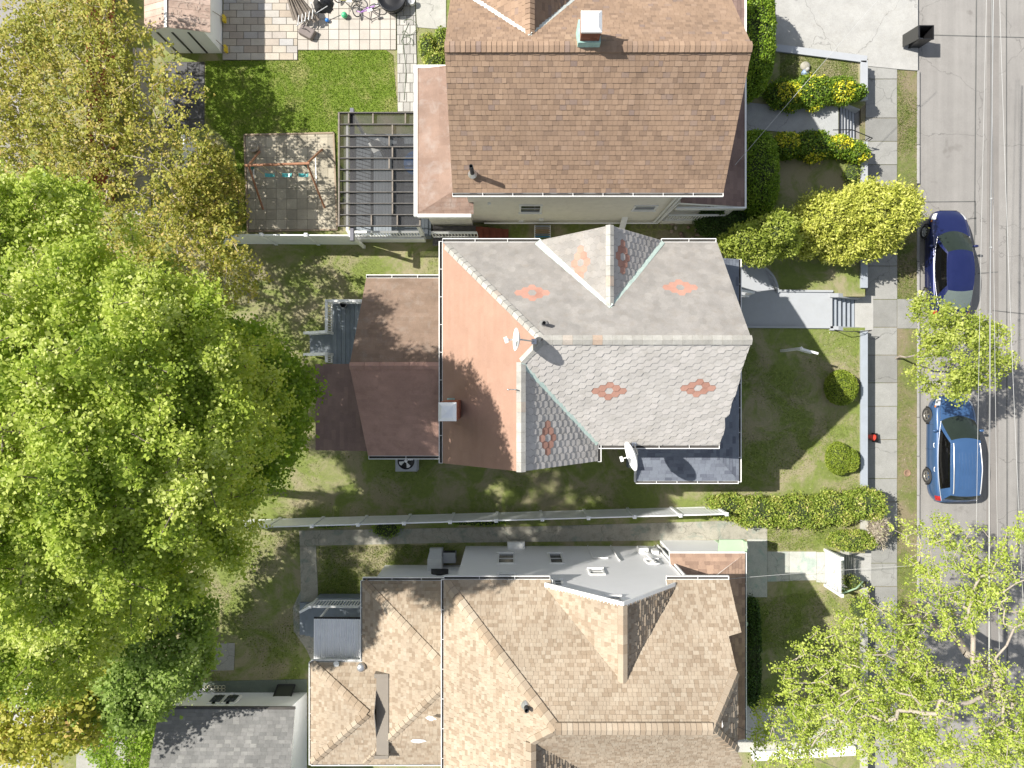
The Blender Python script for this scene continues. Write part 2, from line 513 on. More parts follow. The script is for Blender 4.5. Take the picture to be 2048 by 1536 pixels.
mb = MB(); mb.prism([(15.0, -70), (70, -70), (70, 70), (11.0, 70), (11.0, 14.6), (15.0, 14.2)], -2.2, -0.93)
struct('street', mb, M['asphalt'])

# darker repair strips and seams on the street
M['asph2'] = concrete('asphalt_patch', (0.235, 0.22, 0.205), stain=(0.15, 0.15, 0.14), amt=0.35, scale=0.5, crack=False)
M['seam'] = plain('tar_seam', (0.10, 0.10, 0.095), 0.8, 0.3)
mb = MB()
for pts in ([(1975, -30), (1998, -30), (1996, 1570), (1972, 1570)],):
    mb.prism(px_poly(pts, -0.92), -0.935, -0.9255)
for pts in ([(1952, -20), (1954.5, -20), (1950, 500), (1948, 500)], [(1840, 403), (1950, 402), (1950, 404), (1840, 405)],
            [(1950, 402), (1951.6, 402), (1953, 470), (1951, 470)], [(1936, 437), (1953, 435), (1953, 437), (1936, 439)],
            [(1985, 620), (2060, 628), (2060, 630), (1985, 622)], [(1996, 545), (1956, 548), (1956, 546), (1996, 543)],
            [(2012, 0), (2014, 0), (2016, 1536), (2014, 1536)], [(1830, 70), (2048, 76), (2048, 74), (1830, 68)]):
    mb.prism(px_poly(pts, -0.92), -0.936, -0.9215, 1)
struct('street_patches', mb, [M['asph2'], M['seam']])

# verge between kerb and pavement
VX0, VX1 = P(1795, 0, LOW).x, P(1834, 0, LOW).x
M['verge'] = groundmat('verge_ground', (0.10, 0.14, 0.03), (0.17, 0.21, 0.05), (0.27, 0.215, 0.15), 0.5, 0.9)
mb = MB()
y_dr = P(0, 140, LOW).y
mb.prism([(VX0, -60), (VX1, -60), (VX1, P(0, 657, LOW).y), (VX0, P(0, 657, LOW).y)], -1.4, -0.815)
mb.prism([(VX0, P(0, 598, LOW).y), (VX1, P(0, 598, LOW).y), (VX1, y_dr), (VX0, y_dr)], -1.4, -0.815)
struct('verge', mb, M['verge'])
mb = MB()
mb.prism([(VX0, P(0, 657, LOW).y), (VX1, P(0, 657, LOW).y), (VX1, P(0, 598, LOW).y), (VX0, P(0, 598, LOW).y)], -1.4, -0.79, r=0.4)
# kerb stones
yy = -40.0
while yy < y_dr - 0.3:
    L = 1.75
    y2 = min(yy + L, y_dr)
    if not (7.2 < yy < 8.4):
        mb.box(VX1 + 0.004 + rnd.uniform(0, .012), VX1 + 0.125, yy + 0.01, y2 - 0.01, -1.3, -0.79 - rnd.uniform(0, .012), 1, rnd.random())
    yy = y2
struct('kerb', mb, [M['walk'], M['curb']], bevel=0.012)

# pavement slabs
SX0, SX1 = P(1733, 0, LOW).x - 0.25, VX0
mb = MB(); mb.box(SX0, SX1, -60, 60, -1.4, -0.815, 1)
yy = -30.0
while yy < 20:
    L = rnd.choice([1.05, 1.25, 1.5, 1.75]); y2 = yy + L
    split = rnd.random() < 0.0
    mb.box(SX0 + 0.2 + rnd.uniform(0, .02), SX1 - 0.012 - rnd.uniform(0, .02), yy + 0.012, y2 - 0.012, -1.2, -0.785 + rnd.uniform(-.005, .007), 0, rnd.random())
    yy = y2
struct('sidewalk', mb, [M['walk'], M['verge']], bevel=0.008)

# pale concrete driveway of the upper house (flares down to the street)
mb = MB()
mb.prism(px_poly([(1495, -260), (1836, -260), (1836, 141), (1796, 138), (1737, 132), (1737, 118), (1535, 95), (1505, 60)], -0.75), -1.5, -0.75)
struct('driveway', mb, M['conc_pale'])

# -- paths and patios on the yards
M['paver'] = tinted('patio_pavers', [(0, (0.38, 0.33, 0.27)), (0.35, (0.44, 0.40, 0.34)), (0.7, (0.39, 0.38, 0.37)), (1, (0.36, 0.30, 0.24))], 0.85, 0.15)
M['paver2'] = tinted('grey_pavers', [(0, (0.30, 0.29, 0.27)), (1, (0.42, 0.41, 0.38))], 0.9, 0.15)
M['joint'] = plain('joint_sand', (0.12, 0.11, 0.09), 0.95)
def paving(name, poly, w, h, mat, zt, label=None, rot=0.0, gap=0.012, stagger=True, zb=0.0):
    mb = MB()
    xs = [p[0] for p in poly]; ys = [p[1] for p in poly]
    mb.prism(poly, zb - 0.05, zt - 0.018, 1)
    y = min(ys); row = 0
    while y < max(ys):
        x = min(xs) - (w / 2 if (stagger and row % 2) else 0)
        while x < max(xs):
            q = clip_poly(poly, [(x + gap, y + gap), (x + w - gap, y + gap), (x + w - gap, y + h - gap), (x + gap, y + h - gap)])
            if len(q) > 2 and abs(area2(q)) > 1e-3:
                mb.prism(q, zt - 0.03, zt + rnd.uniform(-.002, .002), 0, rnd.random())
            x += w
        y += h; row += 1
    return struct(name, mb, [mat, M['joint']])
paving('patio', px_poly([(450, -80), (597, -80), (595, 121), (446, 121)]), 0.62, 0.31, M['paver'], 0.06)
M['paver3'] = tinted('tan_patio', [(0, (0.40, 0.365, 0.32)), (1, (0.46, 0.425, 0.38))], 0.85, 0.12)
paving('patio_tan', px_poly([(597.5, -80), (792, -80), (792, 100), (596, 101)]), 0.45, 0.45, M['paver3'], 0.052, stagger=False)
paving('garden_path', px_poly([(793, -80), (828, -80), (836, 224), (796, 224)]), 0.30, 0.42, M['paver2'], 0.045)
mb = MB(); mb.prism(px_poly([(828.5, -60), (892, -60), (892, 60), (834, 55)]), -0.05, 0.03)
struct('concrete_pad', mb, M['conc'])
paving('play_pavers', px_poly([(492, 272), (667, 269), (674, 458), (499, 460)]), 0.45, 0.45, tinted('worn_pavers', [(0, (0.30, 0.27, 0.21)), (1, (0.41, 0.37, 0.29))], 0.9, 0.25), 0.06, stagger=False, gap=0.006)
mb = MB()
for a, b in (((490, 271), (668, 267)), ((668, 267), (675, 460)), ((675, 460), (497, 463)), ((497, 463), (490, 271))):
    p, q = P(*a), P(*b); mb.bar((p.x, p.y, 0.05), (q.x, q.y, 0.05), 0.07, 0.1)
tag(mb.build('border_board', M['wood']), 'weathered timber edging round the square of pavers under the swing set', 'edging board')

# path of the lower house
mb = MB()
mb.prism(px_poly([(598, 1061), (1100, 1052), (1440, 1042), (1534, 1048), (1534, 1078), (1300, 1081), (925, 1085), (634, 1091), (600, 1092)]), -0.05, 0.02, 0, 0.5)
mb.prism(px_poly([(600, 1092.5), (632, 1092), (636, 1180), (628, 1335), (614, 1300), (588, 1262), (586, 1215), (602, 1180)]), -0.05, 0.018, 0, 0.6)
struct('side_path', mb, M['conc_green'])
mb = MB()
mb.prism(px_poly([(1494, 1078.5), (1534, 1078.5), (1534, 1194), (1494, 1194)]), -0.05, 0.024, 0, 0.75)
mb.prism(px_poly([(1534.6, 1103), (1578, 1103), (1578, 1162), (1534.6, 1163)]), -0.05, 0.021, 0, 0.45)
mb.prism(px_poly([(1578.6, 1103), (1632, 1103), (1632, 1160), (1578.6, 1161)]), -0.05, 0.023, 0, 0.9)
mb.prism(px_poly([(1632.6, 1104), (1688, 1104), (1688, 1168), (1632.6, 1164)]), -0.05, 0.02, 0, 0.7)
struct('front_path', mb, concrete('worn_concrete', (0.46, 0.46, 0.42), stain=(0.2, 0.24, 0.21), amt=0.6, scale=1.5, tint=(0.26, 0.36, 0.32)))
mb = MB()
mb.prism(px_poly([(1400, 1412), (1730, 1412), (1730, 1504), (1400, 1504)]), -0.05, 0.02, 0, 0.8)
mb.prism(px_poly([(418, 1286), (470, 1286), (468, 1340), (414, 1342)]), -0.05, 0.02, 0, 0.1)
struct('concrete_walk', mb, M['conc'])
mb = MB()
mb.prism(px_poly([(430, 1362), (614, 1358), (614, 1392), (330, 1396), (330, 1372)]), -0.05, 0.016, 0, 0.2)
struct('garage_apron', mb, concrete('green_concrete', (0.16, 0.19, 0.155), stain=(0.32, 0.3, 0.25), amt=0.3, scale=1.5))

mb = MB(); mb.prism(px_poly([(-220, -150), (52, -150), (46, 330), (-220, 360)]), -0.05, 0.02, 0, .7)
struct('back_lane', mb, M['asphalt'])
mb = MB(); mb.prism(px_poly([(-120, 1330), (70, 1300), (96, 1420), (110, 1650), (-120, 1650)]), -0.05, 0.025, 0, .9)
struct('parking_pad', mb, M['conc_pale'])
mb = MB(); mb.prism(px_poly([(156, 1395), (250, 1370), (262, 1650), (150, 1650)]), -0.05, 0.02, 0, .1)
mb.prism(px_poly([(266, 96), (300, 98), (302, 430), (268, 430)]), -0.05, 0.02, 0, .5)
struct('back_path', mb, M['conc'])
paving('dark_ground_strip', px_poly([(330, 124), (409, 124), (409, 262), (330, 262)]), 0.5, 0.5, tinted('dark_strip', [(0, (.07, .07, .075)), (1, (.11, .11, .115))], .9, .2), 0.02, stagger=False)  # dark strip of ground, drawn as a grid of dark squares
# grey walk and curved landing of the middle house
mb = MB()
mb.prism(px_poly([(1470, 582), (1664, 582), (1664, 655), (1470, 655)]), -0.05, 0.03)
arc = [(1478, 527)] + [(1490 + 62 * math.sin(t), 586 - 62 * math.cos(t) * 0.97) for t in [i * math.pi / 2 / 12 for i in range(2, 13)]] + [(1552, 581.6), (1470, 581.6), (1470, 527)]
mb.prism(px_poly(arc), -0.05, 0.028)
struct('grey_walk', mb, M['grey_paint2'])
mb = MB()
kp = [P(1478, 527)] + [P(1490 + 64 * math.sin(t), 586 - 64 * math.cos(t) * 0.97) for t in [i * math.pi / 2 / 12 for i in range(2, 13)]]
for i in range(len(kp) - 1):
    mb.bar((kp[i].x, kp[i].y, 0.06), (kp[i + 1].x, kp[i + 1].y, 0.06), 0.09, 0.16)
a, b = P(1552, 582), P(1664, 583); mb.bar((a.x, a.y, .05), (b.x, b.y, .05), .09, .14)
a, b = P(1490, 654), P(1664, 655); mb.bar((a.x, a.y, .05), (b.x, b.y, .05), .09, .14)
struct('walk_kerb', mb, M['grey_paint2'])
# concrete walk of the upper house
mb = MB()
mb.prism(px_poly([(1440, 204), (1500, 206), (1560, 212), (1676, 212), (1676, 278), (1540, 262), (1490, 262)]), -0.05, 0.03)
struct('front_walk', mb, concrete('grey_concrete', (0.40, 0.41, 0.41), stain=(0.22, 0.22, 0.2), amt=0.5))

# steps (each flight is a thing of the bank, painted grey)
def steps(name, y0, y1, x0, n, label, mat, edge):
    t = thing(name, label, 'steps', (x0, (y0 + y1) / 2, LOW))
    mb = MB(); tr = (YARD_X - 0.1 - x0) / n; rs = 0.78 / (n)
    for i in range(n):
        mb.box(x0 + 0.02 + i * tr, x0 + 0.02 + (i + 1) * tr + 0.0, y0 + 0.02, y1 - 0.02, -1.3, -rs * (i + 1) + 0.0)
    mb.build('tread', mat, t)
    mb = MB()
    for i in range(n + 1):
        xx = x0 + 0.02 + i * tr
        zt = -rs * (i) if i else 0.03
        mb.box(xx + 0.001, xx + 0.028, y0 + 0.03, y1 - 0.03, zt - rs + 0.012, zt - 0.014)
    mb.build('riser', M['iron'], t)
    for s, yq in ((0, y0), (1, y1)):
        m2 = MB()
        sg = -1 if s == 0 else 1
        ya, yb = (yq - 0.13, yq + 0.05) if s == 0 else (yq - 0.05, yq + 0.13)
        pr = [(x0 - 0.1, 0.12), (x0 + 0.25, 0.12), (YARD_X, -0.45), (YARD_X, -1.2), (x0 - 0.1, -1.2)]
        n0 = len(m2.v)
        m2.v.extend([(a, ya, b) for a, b in pr] + [(a, yb, b) for a, b in pr])
        k = 5
        m2.f.append(tuple(range(k))); m2.f.append(tuple(reversed(range(k, 2 * k))))
        for i in range(k): m2.f.append((i, (i + 1) % k, k + (i + 1) % k, k + i)[::-1])
        m2.m += [0] * 7; m2.r += [.5] * 7; m2.s += [False] * 7
        m2.build('side_wall', edge, t)
    return t
st2 = steps('front_steps', T2[0], T2[1], T2[2], 5, 'grey painted concrete steps from the pavement up to the slate-roofed house', M['grey_paint'], M['grey_paint2'])
st1 = steps('front_steps', T1[0], T1[1], T1[2], 5, 'pale grey concrete steps between the two golden-flecked hedges', M['grey_paint2'], M['grey_paint2'])
st3 = steps('front_steps', T3[0], T3[1], T3[2], 5, 'worn concrete steps crossed by the shadow of the white picket gate', M['conc'], M['conc'])
mb = MB()
mb.box(YARD_X - 0.05, P(1746, 0, LOW).x, T2[0] - 0.1, T2[1] + 0.15, -1.2, -0.772)
mb.box(YARD_X - 0.08, P(1742, 0, LOW).x, T3[0] - 0.1, T3[1] + 0.1, -1.2, -0.773)
struct('step_landing', mb, M['conc_pale'])

# low retaining walls along the pavement
def lowwall(name, segs, label, mat, w=0.26, zt=0.10, zb=-1.2):
    mb = MB()
    for a, b in segs:
        mb.bar((a[0], a[1], (zt + zb) / 2), (b[0], b[1], (zt + zb) / 2), w, zt - zb)
    for a, b in segs:
        mb.bar((a[0], a[1], zt + 0.02), (b[0], b[1], zt + 0.02), w + 0.05, 0.04)
    return tag(mb.build(name, mat, bevel=0.01), label, 'retaining wall')
WX = 15.35
lowwall('retaining_wall', [((WX, T2[0] - 0.14), (WX, -4.6))], 'long low grey painted wall between the front lawn and the pavement', M['grey_paint'])
lowwall('retaining_wall', [((WX, T2[1] + 0.36), (WX, 7.8))], 'short low grey painted wall in front of the golden cypress bush', M['grey_paint'])
lowwall('retaining_wall', [((WX, T1[0] - 0.15), (WX, 8.2))], 'low pale wall beside the dark lawn below the lower golden hedge', M['grey_paint2'])
lowwall('retaining_wall', [((WX, T1[1] + 0.15), (WX, 14.1)), ((WX + 0.12, 14.15), (11.2, 14.7))], 'L-shaped pale grey wall between the driveway and the small lawn', M['grey_paint2'])
lowwall('retaining_wall', [((WX, T3[1] + 0.14), (WX, -5.0))], 'low rough wall under the shrubs north of the picket gate', M['conc'])
lowwall('retaining_wall', [((WX, T3[0] - 0.14), (WX, -22))], 'low rough wall under the big lime-green street tree', M['conc'])
lowwall('boundary_wall', [((10.45, -16.15), (14.9, -15.9))], 'white painted low wall at the lower edge beside the concrete walk', M['white'], 0.36, 0.25, -0.1)

# -- lawns: turf sheets with blades scattered over them
def scatter_blades(poly, n, h, w, mb_arrays, z0=0.0, holes=(), lean=0.6, patch=0.0):
    xs = [p[0] for p in poly]; ys = [p[1] for p in poly]
    q = nrg.uniform((min(xs), min(ys)), (max(xs), max(ys)), (int(n * 1.6), 2))
    keep = [inpoly(a, b, poly) and not any(inpoly(a, b, hh) for hh in holes) for a, b in q]
    q = q[np.array(keep)][:n]
    if patch > 0:
        val = (np.sin(q[:, 0] * 1.3 + 2.1 * np.sin(q[:, 1] * 0.9)) + np.sin(q[:, 1] * 1.7 + 1.4 * np.sin(q[:, 0] * 1.1 + 1)) + nrg.normal(0, .5, len(q)))
        q = q[val > (patch - 1) * 1.5]
    k = len(q)
    ang = nrg.uniform(0, 2 * math.pi, k); hh = h * nrg.uniform(0.5, 1.3, k); ww = w * nrg.uniform(0.6, 1.3, k)
    la = nrg.uniform(0, 2 * math.pi, k); ll = hh * lean * nrg.uniform(0.3, 1.5, k)
    base = np.stack([q[:, 0], q[:, 1], np.full(k, z0)], 1)
    d = np.stack([np.cos(ang) * ww, np.sin(ang) * ww, np.zeros(k)], 1)
    tip = base + np.stack([np.cos(la) * ll, np.sin(la) * ll, hh], 1)
    mb_arrays.append(np.stack([base - d, base + d, tip], 1))
def build_tris(name, arrs, mat, stride=3, parent=None, rv=None, smooth=False, extra_mats=()):
    A = np.concatenate(arrs, 0).astype(np.float32)
    org = ORG.get(parent, Vector((0, 0, 0)))
    k = len(A); V = A.reshape(-1, 3) - np.array(org, dtype=np.float32)
    me = bpy.data.meshes.new(name)
    me.vertices.add(k * stride); me.vertices.foreach_set('co', V.ravel())
    me.loops.add(k * stride); me.loops.foreach_set('vertex_index', np.arange(k * stride, dtype=np.int32))
    me.polygons.add(k)
    me.polygons.foreach_set('loop_start', np.arange(0, k * stride, stride, dtype=np.int32))
    me.polygons.foreach_set('loop_total', np.full(k, stride, dtype=np.int32))
    me.materials.append(mat)
    at = me.attributes.new('rnd', 'FLOAT', 'FACE')
    if rv is None: rv = nrg.random(k)
    at.data.foreach_set('value', np.clip(rv, 0, 1).astype(np.float32))
    me.update(calc_edges=True)
    o = bpy.data.objects.new(name, me); link(o, parent); ORG[o] = org
    return o
M['blade_bright'] = leafmat('bright_grass', [(0, (0.07, 0.14, 0.012)), (0.5, (0.19, 0.31, 0.02)), (0.85, (0.32, 0.43, 0.05)), (1, (0.48, 0.46, 0.16))], 0.25)
M['blade_dull'] = leafmat('dull_grass', [(0, (0.07, 0.11, 0.015)), (0.5, (0.18, 0.25, 0.03)), (0.85, (0.32, 0.37, 0.07)), (1, (0.42, 0.36, 0.20))], 0.2)
M['turf'] = groundmat('lawn_turf', (0.09, 0.17, 0.015), (0.19, 0.28, 0.03), (0.33, 0.31, 0.13), 0.42, 0.9)
LAWN = px_poly([(411, 122), (596, 120), (597, 101), (770, 99), (786, 110), (795, 225), (680, 228), (678, 462), (500, 462), (476, 462), (470, 300), (411, 240)])
mb = MB(); mb.prism(LAWN, -0.05, 0.01); struct('lawn', mb, M['turf'])
arr = []; scatter_blades(LAWN, 60000, 0.05, 0.013, arr, 0.008, holes=[px_poly([(490, 268), (670, 266), (677, 462), (496, 465)])])
tag(build_tris('lawn_grass', arr, M['blade_bright']), 'bright green grass blades on the back lawn beside the patio', 'grass', kind='stuff')
YARD = px_poly([(380, 492), (880, 492), (880, 900), (1430, 960), (1560, 950), (1728, 700), (1728, 985), (1430, 1000), (1400, 1015), (480, 1045), (380, 1100)])
arr = []
hs = [px_poly([(655, 590), (885, 590), (885, 905), (628, 905), (628, 725), (655, 725)])]
scatter_blades(YARD, 60000, 0.045, 0.014, arr, 0.0, holes=hs, patch=0.95)
FR = px_poly([(1480, 658), (1718, 658), (1718, 985), (1440, 985)])
scatter_blades(FR, 22000, 0.04, 0.013, arr, 0.0, patch=0.8)
scatter_blades(px_poly([(460, 1060), (600, 1060), (600, 1360), (400, 1360), (400, 1100)]), 14000, 0.05, 0.014, arr, 0.0, patch=0.9)
scatter_blades(px_poly([(636, 1094), (925, 1088), (760, 1160), (722, 1200), (636, 1196)]), 12000, 0.05, 0.014, arr, 0.0, patch=0.6)
scatter_blades(px_poly([(1498, 1200), (1716, 1170), (1716, 1410), (1498, 1410)]), 16000, 0.05, 0.014, arr, 0.0, patch=0.7)
scatter_blades(px_poly([(1535, 1050), (1716, 1050), (1716, 1100), (1535, 1100)]), 6000, 0.05, 0.014, arr, 0.0, patch=0.7)
for _poly, _n in ((YARD, 5200), (FR, 1500), (px_poly([(460, 1060), (600, 1060), (600, 1360), (400, 1360), (400, 1100)]), 1500), (px_poly([(636, 1094), (925, 1088), (760, 1160), (722, 1200), (636, 1196)]), 1200)):
    scatter_blades(_poly, _n, 0.03, 0.035, arr, 0.01, holes=hs, patch=1.25, lean=1.2)
tag(build_tris('yard_grass', arr, M['blade_dull']), 'thin patchy dull green grass over the bare soil of the yards', 'grass', kind='stuff')
arr = []
scatter_blades([(VX0, P(0, 657, LOW).y), (VX0, -17), (VX1, -17), (VX1, P(0, 657, LOW).y)], 12000, 0.045, 0.013, arr, LOW - 0.015, patch=0.9)
scatter_blades([(VX0, P(0, 598, LOW).y), (VX0, y_dr), (VX1, y_dr), (VX1, P(0, 598, LOW).y)][::-1], 12000, 0.045, 0.013, arr, LOW - 0.015, patch=0.6)
scatter_blades(px_poly([(1560, 100), (1715, 118), (1715, 205), (1560, 205)]), 14000, 0.04, 0.013, arr, 0.0)
tag(build_tris('verge_grass', arr, leafmat('verge_blades', [(0, (0.07, 0.12, 0.015)), (0.6, (0.17, 0.24, 0.03)), (1, (0.32, 0.27, 0.14))], 0.2)), 'short yellow-green grass on the verge by the kerb', 'grass', kind='stuff')
# fallen litter / leaves
arr = []
scatter_blades(px_poly([(880, 430), (1440, 430), (1440, 500), (880, 500)]), 5000, 0.012, 0.045, arr, 0.004)
scatter_blades(px_poly([(380, 1100), (620, 1070), (620, 1360), (400, 1360)]), 900, 0.012, 0.03, arr, 0.004)
scatter_blades(px_poly([(1560, 680), (1715, 680), (1715, 980), (1560, 980)]), 260, 0.015, 0.03, arr, 0.004)
tag(build_tris('leaf_litter', arr, leafmat('dead_leaves', [(0, (0.10, 0.06, 0.035)), (1, (0.34, 0.25, 0.17))], 0.1)), 'brown dead leaves and chips lying on the bare soil', 'leaf litter', kind='stuff')

mb = MB(); c = P(1815, 946, LOW); mb.lathe((c.x, c.y, LOW), [(.16, -.02), (.16, .0), (.13, .012), (.125, .004), (0.001, .006)], 22)
tag(mb.build('valve_cover', plain('rusty_iron', (.24, .15, .10), .8, .3, scale=12)), 'small round rusty cover set in the verge beside the estate car', 'valve cover')
# pale pebbles and chips on the front lawn and verge
arr = []
scatter_blades(px_poly([(1640, 660), (1716, 660), (1716, 980), (1600, 985)]), 150, 0.02, 0.022, arr, 0.004)
scatter_blades([(VX0, -15), (VX1, -15), (VX1, 13), (VX0, 13)], 170, 0.02, 0.022, arr, LOW - .012)
tag(build_tris('pebbles', arr, leafmat('pale_chips', [(0, (.35, .32, .28)), (1, (.7, .68, .62))], 0.0)), 'pale chips and pebbles scattered on the verge and lawn', 'pebbles', kind='stuff')
# ---------------------------------------------------------------- roof tiles
def newell(poly):
    n = Vector((0, 0, 0))
    for i in range(len(poly)):
        a, b = poly[i], poly[(i + 1) % len(poly)]
        n += Vector(((a.y - b.y) * (a.z + b.z), (a.z - b.z) * (a.x + b.x), (a.x - b.x) * (a.y + b.y)))
    return n.normalized()
def ccw(poly):
    poly = [Vector(p) for p in poly]
    return poly if newell(poly).z > 0 else poly[::-1]
def frame_of(poly):
    n = newell(poly)
    h = Vector((0, 0, 1)).cross(n); h.normalize()
    s = n.cross(h).normalized()
    if s.z < 0: s = -s; h = -h
    o = poly[0]
    return n, h, s, o
def put_tile(mb, q, o, h, s, n, v0, v1, t_lo, t_hi, mi, r, lip=None, base=0.002):
    def off(v): return base + t_lo + (t_hi - t_lo) * (v1 - v) / (v1 - v0)
    top = [o + h * a + s * b + n * off(b) for a, b in q]
    mb.face(top, mi, r)
    k = len(q)
    for i in range(k):
        a, b = q[i], q[(i + 1) % k]
        if (lip and lip(a, b)):
            pa, pb = top[i], top[(i + 1) % k]
            mb.face([pa, o + h * a[0] + s * a[1], o + h * b[0] + s * b[1], pb], mi, r * 0.6)
def tiles(mb, poly, w=0.30, e=0.145, th=0.012, pick=None, jitter=0.3, seed=0, gap=0.006):
    """rows of asphalt tabs clipped to one roof plane"""
    R = random.Random(seed)
    poly = ccw(poly); n, h, s, o = frame_of(poly)
    p2 = [((p - o).dot(h), (p - o).dot(s)) for p in poly]
    if area2(p2) < 0: p2 = p2[::-1]
    us = [p[0] for p in p2]; vs = [p[1] for p in p2]
    v = min(vs); row = 0
    while v < max(vs):
        u = min(us) - R.uniform(0, w)
        while u < max(us):
            ww = w * R.uniform(1 - jitter, 1 + jitter)
            rect = [(u + gap / 2, v), (u + ww - gap / 2, v), (u + ww - gap / 2, v + e), (u + gap / 2, v + e)]
            q = clip_poly(p2, rect)
            if len(q) > 2 and area2(q) > 2e-4:
                r = R.random()
                mi = 0
                if pick:
                    mi = pick(o + h * (u + ww / 2) + s * (v + e / 2))
                raise_ = th * (1.0 if R.random() < 0.7 else 1.7)
                put_tile(mb, q, o, h, s, n, v, v + e, th * 0.1, raise_, mi, r, lip=lambda a, b, v=v: abs(a[1] - v) < 1e-4 and abs(b[1] - v) < 1e-4)
            u += ww
        v += e; row += 1
def hexes(mb, poly, W=0.36, Hh=0.27, th=0.012, motifs=(), seed=0, base=0.002, g=0.0045):
    """honeycomb slates; motifs: list of (centre point, half length along eave, half length up slope)"""
    R = random.Random(seed)
    poly = ccw(poly); n, h, s, o = frame_of(poly)
    p2 = [((p - o).dot(h), (p - o).dot(s)) for p in poly]
    if area2(p2) < 0: p2 = p2[::-1]
    us = [p[0] for p in p2]; vs = [p[1] for p in p2]
    mot = [((Vector(c) - o).dot(h), (Vector(c) - o).dot(s), a, b) for c, a, b in motifs]
    ok = {}
    i0 = int(min(us) / (0.75 * W)) - 2; i1 = int(max(us) / (0.75 * W)) + 2
    j0 = int(min(vs) / Hh) - 2; j1 = int(max(vs) / Hh) + 2
    # snap motif centres to tile centres
    sn = []
    for mu, mv, a, b in mot:
        i = round(mu / (0.75 * W)); j = round((mv - (i % 2) * Hh / 2) / Hh)
        sn.append((i, i * 0.75 * W, (j + (i % 2) * .5) * Hh, a, b))
    for i in range(i0, i1):
        for j in range(j0, j1):
            cx = i * 0.75 * W; cy = (j + (i % 2) * .5) * Hh
            hx = [(cx - W * .25, cy - Hh / 2 + g), (cx + W * .25, cy - Hh / 2 + g), (cx + W * .5 - g, cy), (cx + W * .25, cy + Hh / 2), (cx - W * .25, cy + Hh / 2), (cx - W * .5 + g, cy)]
            q = clip_poly(p2, hx)
            if len(q) > 2 and area2(q) > 3e-4:
                mi = 0
                for (mi_, mu, mv, a, b) in sn:
                    d = abs(cx - mu) / a + abs(cy - mv) / b
                    if 0.02 < d < 1.02: mi = 1
                hi = th * R.uniform(0.7, 1.3)
                put_tile(mb, q, o, h, s, n, cy - Hh / 2, cy + Hh / 2, th * 0.1, hi, mi, R.random(), base=base,
                         lip=lambda a, b, cy=cy: a[1] < cy + 0.01 and b[1] < cy + 0.01)
def caps(mb, a, b, w=0.30, L=0.30, mi=0, drop=0.07, th=0.02, seed=1):
    """overlapping bent cap pieces along a ridge or hip"""
    R = random.Random(seed)
    a = Vector(a); b = Vector(b); d = b - a; n = max(1, int(d.length / L)); d.normalize()
    side = d.cross(Vector((0, 0, 1))); side.normalize(); up = side.cross(d).normalized()
    LL = (b - a).length / n
    for i in range(n):
        p = a + d * (i * LL); q = a + d * ((i + 1) * LL - 0.004)
        r = R.random(); o1 = up * (th + 0.018); o0 = up * (th)
        L_, R_ = side * (-w / 2) - up * drop, side * (w / 2) - up * drop
        mb.face([p + L_ + o0, q + L_ + o1, q + o1 + up * .012, p + o0 + up * .012][::-1], mi, r)
        mb.face([p + o0 + up * .012, q + o1 + up * .012, q + R_ + o1, p + R_ + o0][::-1], mi, r)
        mb.face([q + L_ + o1, q + L_, q, q + o1 + up * .012], mi, r * .5); mb.face([q + o1 + up * .012, q, q + R_, q + R_ + o1], mi, r * .5)
        mb.face([q + L_ + o1, p + L_ + o0, p + L_ - up * .05, q + L_ - up * .05][::-1], mi, r * .5)
        mb.face([p + R_ + o0, q + R_ + o1, q + R_ - up * .05, p + R_ - up * .05][::-1], mi, r * .5)
def valley(mb, a, b, w=0.16, mi=0, lift=0.03):
    a = Vector(a); b = Vector(b); up = Vector((0, 0, lift))
    n = 10; d = b - a; s = d.cross(Vector((0, 0, 1))).normalized()
    for i in range(n):
        p = a + d * (i / n) + up; q = a + d * ((i + 1) / n) + up; j = s * (w / 2)
        mb.face([p - j, q - j, q + Vector((0, 0, 0)), p + Vector((0, 0, 0))][::-1], mi, rnd.random())
        mb.face([p, q, q + j, p + j][::-1], mi, rnd.random())
def gutter(mb, a, b, out, w=0.13, d=0.11, zt=0.02, mi=0, inner=1, every=0.95):
    """white eaves trough from a to b; out = unit (x,y) pointing away from the roof"""
    a = Vector(a); b = Vector(b); o = Vector((out[0], out[1], 0))
    z = Vector((0, 0, zt))
    oa, ob = a + o * w, b + o * w
    mb.bar(oa + z - Vector((0, 0, d / 2)), ob + z - Vector((0, 0, d / 2)), 0.018, d, mi)
    mb.bar(oa + z + Vector((0, 0, .004)) - o * .008, ob + z + Vector((0, 0, .004)) - o * .008, 0.024, 0.012, mi)
    mb.bar(a + o * .012 + z - Vector((0, 0, d / 2 + .012)), b + o * .012 + z - Vector((0, 0, d / 2 + .012)), 0.014, d, mi)
    mb.bar((a + oa) / 2 - Vector((0, 0, d * .55)), (b + ob) / 2 - Vector((0, 0, d * .55)), w - 0.034, 0.03, inner)
    for e, f in ((a, oa), (b, ob)):
        mb.bar(e + z - Vector((0, 0, d / 2)), f + z - Vector((0, 0, d / 2)), 0.012, d, mi)
    L = (b - a).length; n = max(1, int(L / every))
    for i in range(1, n):
        p = a + (b - a) * (i / n)
        mb.bar(p + z + Vector((0, 0, .0)), p + o * w + z + Vector((0, 0, .0)), 0.018, 0.010, mi)
